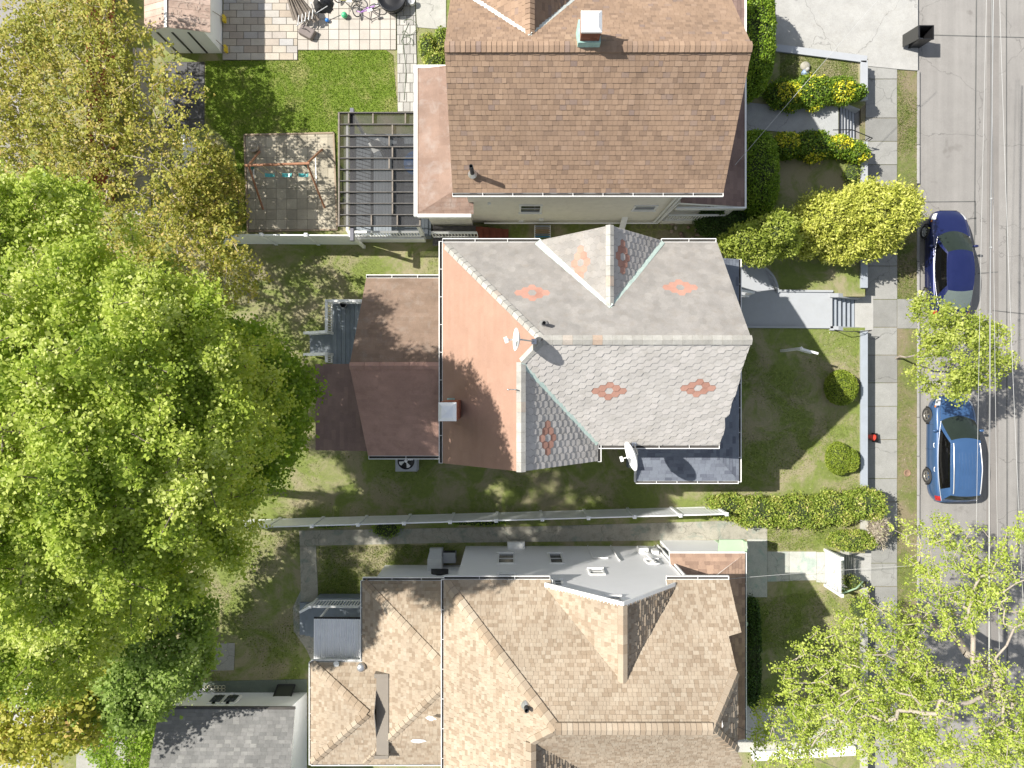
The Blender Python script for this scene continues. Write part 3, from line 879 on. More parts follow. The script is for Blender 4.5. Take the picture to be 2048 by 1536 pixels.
def window(parent, x0, x1, z0, z1, yw, face, depth=0.07, mull=True, glass=None, fw=0.07, vert=False):
    """face: -1 / +1 = direction of the outward normal along Y (or X when vert)"""
    g = MB(); f = MB()
    def bx(mb, a0, a1, d0, d1, c0, c1, mi=0):
        lo, hi = sorted((yw + face * d0, yw + face * d1))
        if vert: mb.box(lo, hi, a0, a1, c0, c1, mi)
        else: mb.box(a0, a1, lo, hi, c0, c1, mi)
    bx(f, x0 - fw, x1 + fw, -0.01, 0.045, z0 - fw, z0 + 0.01); bx(f, x0 - fw, x1 + fw, -0.01, 0.045, z1 - 0.01, z1 + fw)
    bx(f, x0 - fw, x0 + .01, -0.01, 0.045, z0 + .01, z1 - .01); bx(f, x1 - .01, x1 + fw, -0.01, 0.045, z0 + .01, z1 - .01)
    bx(f, x0 - fw * 1.3, x1 + fw * 1.3, 0.0, 0.085, z0 - fw - .03, z0 - fw)
    if mull: bx(f, x0 + .01, x1 - .01, 0.0, 0.03, (z0 + z1) / 2 - .02, (z0 + z1) / 2 + .02)
    bx(g, x0, x1, 0.0, 0.012, z0, z1)
    fo = f.build('window', M['white'], parent)
    g.build('pane', glass or M['glass'], fo)
    return fo

M['sh_brown'] = tinted('brown_shingles', [(0, (0.215, 0.148, 0.105)), (0.3, (0.27, 0.185, 0.128)), (0.75, (0.29, 0.20, 0.138)), (0.92, (0.315, 0.22, 0.155)), (1, (0.21, 0.155, 0.13))], 0.9, 0.2, 0.45, stain=(0.26, 0.19, 0.15), stainamt=0.3)
M['sh_tan'] = tinted('tan_shingles', [(0, (0.265, 0.205, 0.145)), (0.2, (0.295, 0.23, 0.165)), (0.4, (0.34, 0.275, 0.205)), (0.8, (0.36, 0.295, 0.22)), (1, (0.385, 0.325, 0.25))], 0.9, 0.17, 0.5, stain=(0.27, 0.215, 0.16), stainamt=0.3)
M['slate'] = tinted('grey_slates', [(0, (0.42, 0.40, 0.375)), (0.5, (0.45, 0.43, 0.405)), (1, (0.48, 0.455, 0.43))], 0.9, 0.13, 1.2, stain=(0.30, 0.28, 0.24), stainamt=0.45)
M['slate_w'] = tinted('worn_darkened_slates', [(0, (0.25, 0.238, 0.222)), (0.5, (0.27, 0.256, 0.24)), (1, (0.295, 0.28, 0.26))], 0.95, 0.2, 1.4, stain=(0.23, 0.20, 0.165), stainamt=0.5)  # weathered slates, colour darkened further to offset the sun on the north slope
M['underlay'] = plain('dark_underlay', (0.10, 0.095, 0.09), 0.95, 0.2)
M['slate_red'] = tinted('red_slates', [(0, (0.38, 0.205, 0.155)), (1, (0.43, 0.245, 0.19))], 0.9, 0.15, 1.5)
M['cap_grey'] = tinted('grey_ridge_tiles', [(0, (0.31, 0.30, 0.275)), (0.9, (0.39, 0.38, 0.35)), (1, (0.40, 0.30, 0.23))], 0.9, 0.2, 3.0, stain=(0.25, 0.24, 0.2), stainamt=0.5)
M['orange'] = tinted('orange_roof_coating', [(0, (0.315, 0.195, 0.142)), (1, (0.335, 0.21, 0.156))], 0.8, 0.12, 0.9, fine=90, bmp=0.15, stain=(0.30, 0.18, 0.13), stainamt=0.35)
M['redbrown'] = tinted('red_brown_roofing', [(0, (0.36, 0.225, 0.18)), (1, (0.40, 0.25, 0.20))], 0.85, 0.2, 0.9, stain=(0.21, 0.13, 0.10), stainamt=0.5)
M['darkbrown'] = tinted('dark_brown_roofing', [(0, (0.20, 0.135, 0.12)), (1, (0.25, 0.17, 0.145))], 0.9, 0.2, 1.2)
M['porch_dark'] = tinted('charcoal_shingles', [(0, (0.10, 0.11, 0.14)), (0.3, (0.15, 0.165, 0.20)), (1, (0.17, 0.19, 0.225))], 0.85, 0.12, 1.0)
M['porch_brown'] = tinted('dark_brown_shingles', [(0, (0.17, 0.115, 0.10)), (1, (0.24, 0.165, 0.14))], 0.9, 0.2, 1.0)
M['grey_shingle'] = tinted('grey_shingles', [(0, (0.15, 0.15, 0.145)), (0.8, (0.20, 0.197, 0.19)), (1, (0.24, 0.237, 0.225))], 0.9, 0.22, 0.9, stain=(0.12, 0.12, 0.115), stainamt=0.5)

# ================================================================ HOUSE 1 : upper brown-roofed house
h1 = thing('house', 'large cream house with a brown shingle roof beside the pale driveway', 'house', (2.6, 10.4, 0))
ex0, ex1, ey0, ey1, ez, rz_, ry = -2.08, 7.40, 6.70, 14.1, 6.0, 8.9, 10.4
w = MB()
w.prism([(-1.70, 7.07), (6.45, 7.07), (6.45, 13.75), (-1.70, 13.75)], 0, 5.95)
# gables
for xg in (-1.70, 6.45):
    s_ = 1 if xg > 0 else -1
    w.face([(xg, 7.07, 5.95), (xg, 13.75, 5.95), (xg, 10.4, 8.55)][::s_], 0)
w.prism([(6.45, 7.4), (7.0, 7.4), (7.0, 13.2), (6.45, 13.2)], 2.9, 5.9)
w.prism([(-3.45, 6.85), (-1.701, 6.85), (-1.701, 12.0), (-3.45, 12.0)], 0, 3.05)
w.build('wall', M['siding_c'], h1)
rf = MB()
pS = [(ex0, ey0, ez), (ex1, ey0, ez), (ex1, ry, rz_), (ex0, ry, rz_)]
pN = [(ex0, 18.0 - 3.9, ez), (ex1, 14.1, ez), (ex1, ry, rz_), (ex0, ry, rz_)]
for p in (pS, pN): rf.slab(ccw(p), 0.16, 0, 1)
dW = [(-2.3, 14.6, 6.0), (.565, 14.6, 8.45), (.565, 10.98, 8.45), (-2.3, 14.1, 6.0)]
dE = [(2.92, 14.6, 6.0), (.565, 14.6, 8.45), (.565, 10.98, 8.45), (2.92, 14.1, 6.0)]
for p in (dW, dE): rf.slab(ccw(p), 0.12, 0, 1)
tiles(rf, pS, 0.19, 0.165, 0.012, seed=3); tiles(rf, pN, 0.19, 0.165, 0.012, seed=4)
tiles(rf, dW, 0.3, 0.15, 0.012, seed=5); tiles(rf, dE, 0.3, 0.15, 0.02, seed=6)
r1 = rf.build('roof', [M['sh_brown'], M['white']], h1)
cp = MB(); caps(cp, (ex0, ry, rz_ + .01), (ex1, ry, rz_ + .01), 0.34, 0.16, seed=8); caps(cp, (.565, 14.6, 8.46), (.565, 10.98, 8.46), .3, .16, seed=9)
cp.build('ridge_cap', M['sh_brown'], r1)
vl = MB(); valley(vl, (.565, 10.96, 8.47), (-2.3, 14.1, 6.03), .2); valley(vl, (.565, 10.96, 8.47), (2.92, 14.1, 6.03), .14)
vl.build('valley_flashing', plain('pale_flashing', (0.5, 0.53, 0.5), 0.6, 0.3, scale=4), r1)
g = MB(); gutter(g, (ex0, ey0, ez - .02), (ex1, ey0, ez - .02), (0, -1)); g.build('gutter', [M['white'], M['gutter_in']], h1)
# wing at the back
wr = MB()
wz = 3.15
A_ = (-3.72, 6.66, wz); B_ = (-3.70, 12.35, wz); C_ = (-1.5, 12.35, wz + .5); D_ = (-1.5, 7.9, wz + .5); E_ = (-1.5, 6.66, wz)
wr.slab(ccw([A_, D_, C_, B_]), 0.2, 0, 1); wr.slab(ccw([A_, E_, D_]), 0.2, 0, 1)
tiles(wr, [A_, D_, C_, B_], 1.0, 0.9, 0.004, seed=12, jitter=.1); tiles(wr, [A_, E_, D_], 0.3, 0.15, 0.006, seed=13)
wr.box(-3.84, -3.70, 6.56, 12.47, 2.95, 3.20, 1); wr.box(-3.70, -1.6, 6.53, 6.655, 2.95, 3.19, 1); wr.box(-3.70, -1.5, 12.36, 12.48, 2.95, 3.2, 1)
wr.build('wing_roof', [tinted('worn_wing_roof', [(0, (0.215, 0.145, 0.115)), (1, (0.25, 0.175, 0.14))], 0.85, 0.25, 0.9, stain=(0.33, 0.30, 0.28), stainamt=0.5), M['white']], h1)
# front porch roof
pr = MB()
q = [(6.45, 6.94, 3.75), (9.10, 6.94, 3.15), (9.10, 15.5, 3.15), (6.45, 15.5, 3.75)]
pr.slab(ccw(q), 0.2, 0, 1); tiles(pr, q, 0.4, 0.16, 0.01, seed=15)
pr.box(9.105, 9.17, 6.87, 15.5, 2.9, 3.2, 1); pr.box(6.45, 9.105, 6.865, 6.932, 2.9, 3.2, 1)
pr.build('porch_roof', [M['porch_brown'], M['white']], h1)
pp = MB()
for yy in (7.05, 9.2, 12.3): pp.box(8.85, 8.99, yy, yy + .14, 0.5, 2.98)
pp.build('porch_post', M['white'], h1)
pf = MB(); pf.box(6.45, 9.0, 7.0, 15.4, 0.0, 0.5); pf.build('porch_floor', M['siding_c'], h1)
rl = MB()
rl.bar((6.5, 7.03, 1.45), (8.9, 7.03, 1.45), .07, .05); rl.bar((6.5, 7.03, .65), (8.9, 7.03, .65), .05, .05)
for i in range(20): rl.box(6.55 + i * .118, 6.59 + i * .118, 7.01, 7.05, .65, 1.43)
rl.build('porch_railing', M['white'], h1)
for (a, b, c, d) in ((1042, 410, 1081, 423), (1272, 411, 1309, 418)):
    x0, z1 = onwall_y(a, b, 7.07); x1, z0 = onwall_y(c, d, 7.07)
    window(h1, x0, x1 - .03, z0, z1, 7.07, -1)
for xx in (6.3, 6.15):
    dp = MB(); dp.tube([(xx, 6.98, 5.8), (xx, 7.0, 0.3)], 0.045, 8); dp.build('downspout', M['white'], h1)
pt = MB(); pt.box(1.15, 1.35, 6.99, 7.075, 0.55, 0.75); pt.box(-0.95, -0.83, 6.99, 7.075, 3.2, 3.32); pt.box(.3, .5, 7.0, 7.075, .3, .37); pt.build('wall_box', M['white'], h1)
pi = MB(); pi.tube([(-1.2, 6.96, .35), (6.3, 6.96, .35)], .035, 8); pi.tube([(6.3, 6.96, .35), (6.42, 6.97, 3.6)], .03, 8); pi.build('wall_pipe', M['white'], h1)
# its brick chimney
def chimney(parent, cx, cy, sx, sy, z0, z1, cap, flash, seed=1, sh=0.0):
    c = MB(); R = random.Random(seed)
    c.box(cx - sx / 2 + .01, cx + sx / 2 - .01, cy - sy / 2 + .01, cy + sy / 2 - .01, z0, z1 - .02, 0, .9)
    zz = z0; k = 0
    while zz < z1 - .05:
        for (ax, fix, s_) in (('x', cy - sy / 2, -1), ('x', cy + sy / 2, 1), ('y', cx - sx / 2, -1), ('y', cx + sx / 2, 1)):
            L = sx if ax == 'x' else sy; c0 = (cx if ax == 'x' else cy) - L / 2
            u = -0.1 * (k % 2)
            while u < L:
                a = max(0, u) + .005; b = min(L, u + .2) - .005
                if b - a > .02:
                    o1, o2 = sorted((fix, fix + s_ * -0.02))
                    if ax == 'x': c.box(c0 + a, c0 + b, o1, o2, zz + .005, zz + .066, 0, R.random() * .8)
                    else: c.box(o1, o2, c0 + a, c0 + b, zz + .005, zz + .066, 0, R.random() * .8)
                u += .2
        zz += .075; k += 1
    co = c.build('chimney', M['brick'], parent)
    m = MB()
    hw, hh = cap[0] / 2, cap[1] / 2
    zc = z1 + .02
    m.box(cx - hw, cx + hw, cy - hh, cy + hh, zc, zc + .07)
    n0 = [(cx - hw, cy - hh, zc + .07), (cx + hw, cy - hh, zc + .07), (cx + hw, cy + hh, zc + .07), (cx - hw, cy + hh, zc + .07)]
    n1 = [(cx - hw * .62, cy - hh * .62, zc + .16), (cx + hw * .62, cy - hh * .62, zc + .16), (cx + hw * .62, cy + hh * .62, zc + .16), (cx - hw * .62, cy + hh * .62, zc + .16)]
    for i in range(4): m.face([n0[i], n0[(i + 1) % 4], n1[(i + 1) % 4], n1[i]])
    for i in range(4): m.face([n1[i], n1[(i + 1) % 4], (cx, cy, zc + .20)])
    for dx in (-1, 1):
        for dy in (-1, 1): m.box(cx + dx * (hw - .06) - .015, cx + dx * (hw - .06) + .015, cy + dy * (hh - .06) - .015, cy + dy * (hh - .06) + .015, z1 - .06, zc)
    m.build('chimney_cap', M['capmetal'], co)
    f = MB(); f.box(cx - sx / 2 - .05, cx + sx / 2 + .05, cy - sy / 2 - .05, cy + sy / 2 + .05, z0, z0 + flash)
    f.build('base_flashing', M['copper'], co)
chimney(h1, 2.35, 10.70, .58, .6, 8.2, 9.68, (.62, .64), 1.02, 3)
def vent(parent, x, y, z0, z1, r=.055, name='vent_pipe'):
    m = MB(); m.lathe((x, y, 0), [(r, z0), (r, z1), (r * .78, z1), (r * .78, z1 - .25)], 14); m.lathe((x, y, 0), [(r * .8, z1 - .2), (0.001, z1 - .2)], 14, 1)
    o = m.build(name, [M['iron'], M['black']], parent)
    b = MB(); b.lathe((x, y, 0), [(r * 2.3, z0 - .0), (r * 1.6, z0 + .09), (r * 1.1, z0 + .14)], 14); b.build('pipe_boot', M['metal'], o)
vv = P(945, 348, 6.5); vent(h1, vv.x, vv.y, 6.48, 7.35, .07)

# ================================================================ HOUSE 2 : middle slate-roofed house
h2 = thing('house', 'middle house with a grey honeycomb slate roof patterned with red diamonds', 'house', (2.4, 1.2, 0))
w = MB()
w.prism([(-2.12, -2.3), (2.75, -2.3), (2.75, -1.85), (7.05, -1.85), (7.05, 4.7), (-2.12, 4.7)], 0, 5.42)
w.face([(-2.12, -2.302, 5.4), (2.75, -2.302, 5.4), (2.75, -2.302, 5.72), (.29, -2.302, 7.95), (-2.12, -2.302, 5.72)], 0)
w.face([(5.1, 4.702, 5.4), (1.2, 4.702, 5.4), (1.2, 4.702, 5.7), (3.19, 4.702, 7.55), (5.1, 4.702, 5.7)], 0)
w.face([(7.05, -1.85, 5.4), (7.05, 4.7, 5.4), (7.05, 1.37, 8.5)], 0)
w.build('wall', M['siding_g'], h2)
RW = [(-2.48, 5.06, 5.5), (-2.48, -2.83, 5.5), (.29, -2.80, 8.085), (.29, .687, 8.085), (.948, 1.37, 8.7)]
RN = [(-2.48, 5.06, 5.5), (.948, 1.37, 8.7), (7.45, 1.37, 8.7), (7.33, 5.06, 5.5)]
RS = [(.29, .687, 8.085), (3.06, -2.18, 5.5), (7.42, -2.18, 5.5), (7.45, 1.37, 8.7), (.948, 1.37, 8.7)]
_r = random.Random(77); _jag = []
for _k in range(1, 15):      # broken slates along the front verge
    _y = -2.18 + 3.55 * _k / 15
    _jag.append((7.42 + _r.choice([0, .02, -.02, .03, -.10 if _k in (3, 4) else 0]), _y + _r.uniform(-.06, .06), 0))
_jag = [(x, y, 5.5 + .9014 * (y + 2.18)) for x, y, _ in _jag]
RS = RS[:3] + _jag + RS[3:]
RE = [(.29, .687, 8.085), (.29, -2.80, 8.085), (3.06, -2.75, 5.5), (3.06, -2.18, 5.5)]
DW = [(.92, 5.12, 5.5), (3.19, 5.16, 7.7), (3.19, 2.52, 7.7)]
DE = [(5.38, 5.12, 5.5), (3.19, 5.16, 7.7), (3.19, 2.52, 7.7)]
rf = MB(); rfn = MB()
for p in (RN, RS, RE, DW, DE): rf.slab(ccw(p), 0.15, 3, 2)
def slope_z(p, x, y):
    a, b, c = [Vector(t) for t in p[:3]]
    n = (b - a).cross(c - a); return a.z - (n.x * (x - a.x) + n.y * (y - a.y)) / n.z
def on_plane(p, px, py):
    z = 7.0
    for _ in range(30):
        v = P(px, py, z); z = slope_z(p, v.x, v.y)
    return P(px, py, z)
hexes(rfn, RN, 0.30, .27, .007, [(on_plane(RN, 1058, 583), .45, .27), (on_plane(RN, 1363, 578), .45, .27)], 2, g=.001)
hexes(rf, RS, 0.30, .27, .030, [(on_plane(RS, 1211, 783), .45, .27), (on_plane(RS, 1392, 779), .45, .27)], 3, g=.0015)
hexes(rf, RE, 0.30, .27, .026, [(on_plane(RE, 1096, 873), .45, .27)], 4, g=.010)
hexes(rfn, DW, 0.30, .27, .007, [(on_plane(DW, 1163, 519), .45, .27)], 5)
hexes(rf, DE, 0.30, .27, .026, [(on_plane(DE, 1246, 515), .45, .27)], 6, g=.010)
r2 = rf.build('roof', [M['slate'], M['slate_red'], M['white'], M['underlay']], h2)
rfn.build('weathered_darkened_slates', [M['slate_w'], M['slate_red']], r2)
ow = MB(); ow.slab(ccw(RW), 0.15, 0, 1); tiles(ow, RW, 0.9, 0.15, 0.003, seed=21, gap=.002)
ow.build('orange_slope', [M['orange'], M['white']], h2)
cp = MB()
caps(cp, (7.47, 1.37, 8.70), (.95, 1.37, 8.70), .30, .30, seed=31)
caps(cp, (-2.35, 4.92, 5.62), (.93, 1.39, 8.70), .26, .30, seed=32)
caps(cp, (.93, 1.35, 8.69), (.31, .71, 8.12), .26, .30, seed=33)
caps(cp, (.29, -2.82, 8.085), (.29, .70, 8.085), .30, .30, seed=34)
caps(cp, (3.19, 5.18, 7.7), (3.19, 2.52, 7.7), .26, .30, seed=35)
cp.build('ridge_cap', M['cap_grey'], r2)
vl = MB()
valley(vl, (3.19, 2.5, 7.71), (.92, 5.08, 5.53), .26, lift=.04); valley(vl, (3.19, 2.5, 7.71), (5.38, 5.08, 5.53), .17, lift=.04)
valley(vl, (.31, .66, 8.09), (3.04, -2.16, 5.54), .19, lift=.04)
vl.build('valley_flashing', plain('weathered_copper', (0.42, 0.53, 0.48), 0.7, 0.25, scale=6, dirt=(0.62, 0.66, 0.62), dirtamt=0.7), r2)
g = MB()
gutter(g, (-2.48, 5.1, 5.47), (-2.48, -2.83, 5.47), (-1, 0)); gutter(g, (-2.48, 5.07, 5.47), (1.0, 5.07, 5.47), (0, 1))
gutter(g, (5.35, 5.07, 5.47), (7.3, 5.07, 5.47), (0, 1)); gutter(g, (3.1, -2.18, 5.47), (7.42, -2.18, 5.47), (0, -1)); gutter(g, (3.06, -2.18, 5.47), (3.06, -2.78, 5.47), (1, 0))
g.build('gutter', [M['white'], M['gutter_in']], h2)
chimney(h2, -2.0, -.86, .46, .62, 5.6, 8.72, (.56, .58), .35, 9)
v2 = on_plane(RN, 1087, 648); vent(h2, v2.x, v2.y, v2.z, v2.z + .42, .06)
v3 = on_plane(RW, 1030, 779)
an = MB(); an.tube([v3 + Vector((0, 0, 0)), v3 + Vector((-.0, 0, .35))], .02, 8); an.tube([v3 + Vector((.1, 0, .1)), v3 + Vector((-.22, .0, .37))], .015, 8); an.ball(v3 + Vector((-.22, 0, .37)), .03, 6)
an.build('aerial_bracket', M['metal'], h2)
# rear addition
add = MB()
AN = [(-5.55, 4.03, 3.9), (-2.3, 4.03, 3.9), (-2.3, .655, 5.42), (-5.83, .655, 5.42)]
AS = [(-5.48, -2.73, 3.9), (-2.3, -2.73, 3.9), (-2.3, .655, 5.42), (-5.83, .655, 5.42)]
for p in (AN, AS): add.slab(ccw(p), .15, 0, 1)
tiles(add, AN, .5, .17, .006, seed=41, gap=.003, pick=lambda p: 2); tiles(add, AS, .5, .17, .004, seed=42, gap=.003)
caps(add, (-5.83, .655, 5.42), (-2.62, .655, 5.42), .26, .5, seed=43, drop=.05)
add.build('addition_roof', [M['redbrown'], M['white'], tinted('shade_darkened_brown_roofing', [(0, (0.19, 0.135, 0.10)), (1, (0.225, 0.16, 0.12))], 0.9, 0.25, 1.2, stain=(0.30, 0.27, 0.24), stainamt=0.35)], h2)  # north plane is browner, and tree shade is darkened into its colour
w = MB(); w.prism([(-5.2, -2.4), (-2.13, -2.4), (-2.13, 3.7), (-5.2, 3.7)], 0, 3.85)
w.face([(-5.2, -2.4, 3.8), (-5.2, 3.7, 3.8), (-5.2, .655, 5.2)][::-1], 0); w.build('addition_wall', M['siding_g'], h2)
g = MB(); gutter(g, (-5.55, 4.03, 3.87), (-2.62, 4.03, 3.87), (0, 1)); gutter(g, (-5.46, -2.73, 3.87), (-2.62, -2.73, 3.87), (0, -1)); g.build('gutter', [M['white'], M['gutter_in']], h2)
lr = MB(); LQ = [(-7.78, .79, 2.85), (-7.78, -2.62, 2.85), (-5.2, -2.62, 3.3), (-5.2, .79, 3.3)]
lr.slab(ccw(LQ), .12, 0, 0); tiles(lr, LQ, .5, .17, .004, seed=44, gap=.003); lr.build('lean_to_roof', [M['darkbrown'], M['white']], h2)
w = MB(); w.prism([(-7.6, -2.45), (-5.2, -2.45), (-5.2, .7), (-7.6, .7)], 0, 2.85); w.build('lean_to_wall', M['siding_g'], h2)
# wraparound porch
pr = MB()
QE = [(7.05, 4.9, 3.75), (7.05, -1.85, 3.75), (8.9, -3.80, 3.08), (8.9, 4.9, 3.08)]
QS = [(7.05, -1.85, 3.75), (4.87, -1.85, 3.75), (4.87, -3.80, 3.08), (8.9, -3.80, 3.08)]
for i, p in enumerate((QE, QS)): pr.slab(ccw(p), .14, 0, 1); tiles(pr, p, .28, .15, .010, seed=51 + i)
pr.build('porch_roof', [M['porch_dark'], M['white']], h2)
g = MB(); gutter(g, (8.9, 4.9, 3.05), (8.9, -3.85, 3.05), (1, 0), w=.11, every=.9); gutter(g, (4.87, -3.80, 3.05), (8.9, -3.80, 3.05), (0, -1), w=.11, every=.75)
gutter(g, (4.87, -2.2, 3.05), (4.87, -3.85, 3.05), (-1, 0), w=.05, every=2); g.build('gutter', [M['white'], M['gutter_in']], h2)
pf = MB(); pf.box(7.05, 8.7, -3.6, 4.75, 0, .55); pf.box(5.0, 7.05, -3.6, -1.85, 0, .55); pf.build('porch_floor', M['grey_deck'], h2)
pp = MB()
for (a, b) in ((8.55, -3.5), (8.55, -.6), (8.55, 1.9), (8.55, 4.6), (5.1, -3.5)): pp.box(a - .07, a + .07, b - .07, b + .07, .55, 2.95)
pp.build('porch_post', M['white'], h2)
ps = MB()
for i in range(3): ps.box(8.7 + i * .27, 8.97 + i * .27, 2.5, 3.8, 0, .55 - .14 * (i + 1))
ps.build('porch_step', M['grey_deck'], h2)
rl = MB()
a = P(1474, 572, .9); rl.bar((8.75, 4.05, 1.35), (10.3, 3.9, .75), .09, .06); rl.bar((8.75, 3.95, .75), (10.3, 3.8, .2), .05, .05); rl.box(10.24, 10.34, 3.85, 3.95, 0, .8); rl.bar((8.75, 2.35, 1.35), (9.9, 2.32, .9), .09, .06); rl.box(9.84, 9.94, 2.27, 2.37, 0, .92)
rl.build('stair_railing', M['white'], h2)
window(h2, -1.4, -.5, 1.2, 2.6, -2.3, -1); window(h2, .6, 1.5, 1.2, 2.6, -2.3, -1); window(h2, 1.0, 1.9, 3.6, 5.0, 4.7, 1)
for (a, b) in ((-.8, .3), (3.0, 4.2)): window(h2, a, b, 3.95, 5.1, 7.05, 1, vert=True)

# ================================================================ HOUSE 3 : lower tan-roofed house
h3 = thing('house', 'white sided house with a tan shingle roof beside the mossy side path', 'house', (2.6, -10.5, 0))
w = MB()
yw = -7.09
w.prism([(-2.02, -13.8), (6.47, -13.8), (6.47, yw), (-2.02, yw)], 0, 5.93)
w.face([(1.2, yw + .001, 5.9), (5.6, yw + .001, 5.9), (5.6, yw + .001, 6.2), (3.51, yw + .001, 8.22), (1.2, yw + .001, 6.2)][::-1], 0)
w.prism([(6.47, -13.4), (6.95, -13.4), (6.95, -7.5), (6.47, -7.5)], 2.9, 5.9)
w.face([(6.47, -13.8, 5.9), (6.47, yw, 5.9), (6.47, -10.48, 9.0)], 0)
w.build('wall', M['siding_w'], h3)
NW = [(-2.38, -6.86, 6), (-2.38, -15.2, 6), (.594, -15.2, 8.565), (.594, -11.198, 8.565), (1.33, -10.48, 9.2)]
def zN(y): return 6 + .884 * (-6.86 - y)
NN = [(-2.38, -6.86, 6), (1.33, -10.48, 9.2), (6.08, -10.48, 9.2), (7.2, -9.2, zN(-9.2)), (7.17, -8.35, zN(-8.35)), (7.62, -8.25, zN(-8.25)), (7.6, -6.86, 6), (5.4, -6.86, 6), (5.4, -7.12, zN(-7.12)), (1.35, -7.12, zN(-7.12)), (1.35, -6.86, 6)]
NE = [(6.08, -10.48, 9.2), (7.2, -9.2, 8.07), (7.2, -11.76, 8.07)]
NS = [(1.33, -10.48, 9.2), (.594, -11.198, 8.565), (3.57, -14.1, 6), (7.6, -14.1, 6), (7.6, -12.5, 7.41), (7.2, -11.76, 8.07), (6.08, -10.48, 9.2)]
NG = [(.594, -11.198, 8.565), (.594, -15.2, 8.565), (3.57, -15.2, 6), (3.57, -14.1, 6)]
GW = [(1.15, -7.02, 6.2), (3.51, -7.02, 8.3), (3.51, -9.46, 8.3)]
GE = [(5.66, -7.02, 6.2), (3.51, -7.02, 8.3), (3.51, -9.46, 8.3)]
rf = MB()
NN1 = [NN[0], NN[1], NN[9 - 0], NN[10]]
for p in (NW, NE, NS, NG, GW, GE): rf.slab(ccw(p), .13, 0, 1)
rf.slab(ccw(NN), .13, 0, 1)
kw = dict(w=.15, e=.13, th=.016, jitter=.4)
for i, p in enumerate((NW, NN, NS, NG, GW, GE, NE)): tiles(rf, p, seed=61 + i, **(dict(kw, th=.026) if i in (3, 5, 6) else kw))
r3 = rf.build('roof', [M['sh_tan'], M['white']], h3)
cp = MB()
caps(cp, (-2.3, -6.95, 6.09), (1.33, -10.48, 9.22), .34, .28, seed=71); caps(cp, (1.33, -10.48, 9.22), (6.1, -10.48, 9.22), .36, .17, seed=72)
caps(cp, (7.2, -9.2, 8.09), (6.08, -10.48, 9.22), .3, .28, seed=73); caps(cp, (7.2, -11.76, 8.09), (6.08, -10.48, 9.22), .3, .28, seed=74)
caps(cp, (1.33, -10.48, 9.22), (.594, -11.198, 8.585), .3, .28, seed=75); caps(cp, (.594, -15.2, 8.58), (.594, -11.198, 8.58), .32, .28, seed=76)
caps(cp, (3.51, -7.02, 8.31), (3.51, -9.46, 8.31), .3, .28, seed=77)
cp.build('ridge_cap', M['sh_tan'], r3)
rk = MB()
rk.bar((1.15, -6.985, 6.17), (3.52, -6.985, 8.28), .06, .17, up=(0, 1, 0)); rk.bar((5.66, -6.985, 6.17), (3.52, -6.985, 8.28), .06, .17, up=(0, 1, 0))
rk.build('rake_board', M['white'], h3)
g = MB(); gutter(g, (-2.38, -6.86, 5.97), (1.33, -6.86, 5.97), (0, 1)); gutter(g, (5.42, -6.86, 5.97), (7.6, -6.86, 5.97), (0, 1)); gutter(g, (-2.38, -6.86, 5.97), (-2.38, -15.2, 5.97), (-1, 0), w=.1)
gutter(g, (1.36, -6.86, 5.97), (1.36, -7.1, 5.97), (1, 0), w=.06, every=3); g.build('gutter', [M['white'], M['gutter_in']], h3)
for (a, b, c, d) in ((996, 1109, 1028, 1127), (1096, 1109, 1127, 1127), (995, 1150, 1029, 1159), (1106, 1162, 1125, 1172), (1176, 1140, 1209, 1149), (1290, 1121, 1320, 1127), (1206, 1196, 1246, 1206)):
    x0, za = onwall_y(a, b, yw); x1, zb = onwall_y(c, d, yw)
    window(h3, x0 + .05, x1 - .02, za, zb, yw, 1, fw=.06)
bx = MB(); bx.box(-.2, .55, yw, yw + .28, .25, .5); bx.box(-.15, .5, yw, yw + .2, .5, .53); bx.build('meter_box', M['white'], h3)
dn = MB(); dn.tube([(6.35, yw + .05, 5.8), (6.35, yw + .05, .1)], .05, 8); dn.tube([(6.2, yw + .05, 5.8), (6.2, yw + .05, .1)], .02, 8); dn.tube([(4.3, yw + .04, .1), (4.3, yw + .04, 2.6)], .03, 8); dn.tube([(3.3, yw + .04, .1), (3.3, yw + .04, 2.2), (3.9, yw + .04, 2.2)], .025, 8); dn.build('downspout', M['white'], h3)
u = MB(); u.box(5.3, 5.7, yw, yw + .22, .9, 1.35); u.box(5.85, 6.1, yw, yw + .15, 1.0, 1.5); u.tube([(5.5, yw + .1, 1.35), (5.6, yw + .1, 3.4)], .03, 8); u.build('utility_meter', M['white'], h3)
v4 = on_plane(NW, 1053, 1411); vent(h3, v4.x, v4.y, v4.z, v4.z + .35, .075)
# rear wing
wz = 3.2
w = MB(); w.prism([(-5.55, -14.6), (-2.03, -14.6), (-2.03, -7.92), (-5.55, -7.92)], 0, 3.12); w.prism([(-7.6, -14.6), (-5.55, -14.6), (-5.55, -11.1), (-7.6, -11.1)], 0, 3.12)
w.build('wing_wall', M['siding_w'], h3)
a1 = (-2.42, -10.42, 4.9); a2 = (-2.42, -11.0, 4.9)
WN = [(-5.84, -7.70, wz), a1, (-2.42, -7.70, wz)]
WW = [(-5.84, -7.70, wz), (-5.84, -14.85, wz), a2, a1]
WS = [(-5.84, -14.85, wz), (-2.42, -14.85, wz), a2]
ap = (-5.45, -12.42, 4.2); ae = (-5.2, -12.42, 4.2)
XN = [(-7.86, -10.88, wz), ap, ae, (-5.2, -10.88, wz)]
XW = [(-7.86, -10.88, wz), (-7.86, -14.85, wz), ap]
XS = [(-7.86, -14.85, wz), (-5.2, -14.85, wz), ae, ap]
rf = MB()
for p in (WN, WW, WS, XN, XW, XS): rf.slab(ccw(p), .12, 0, 1)
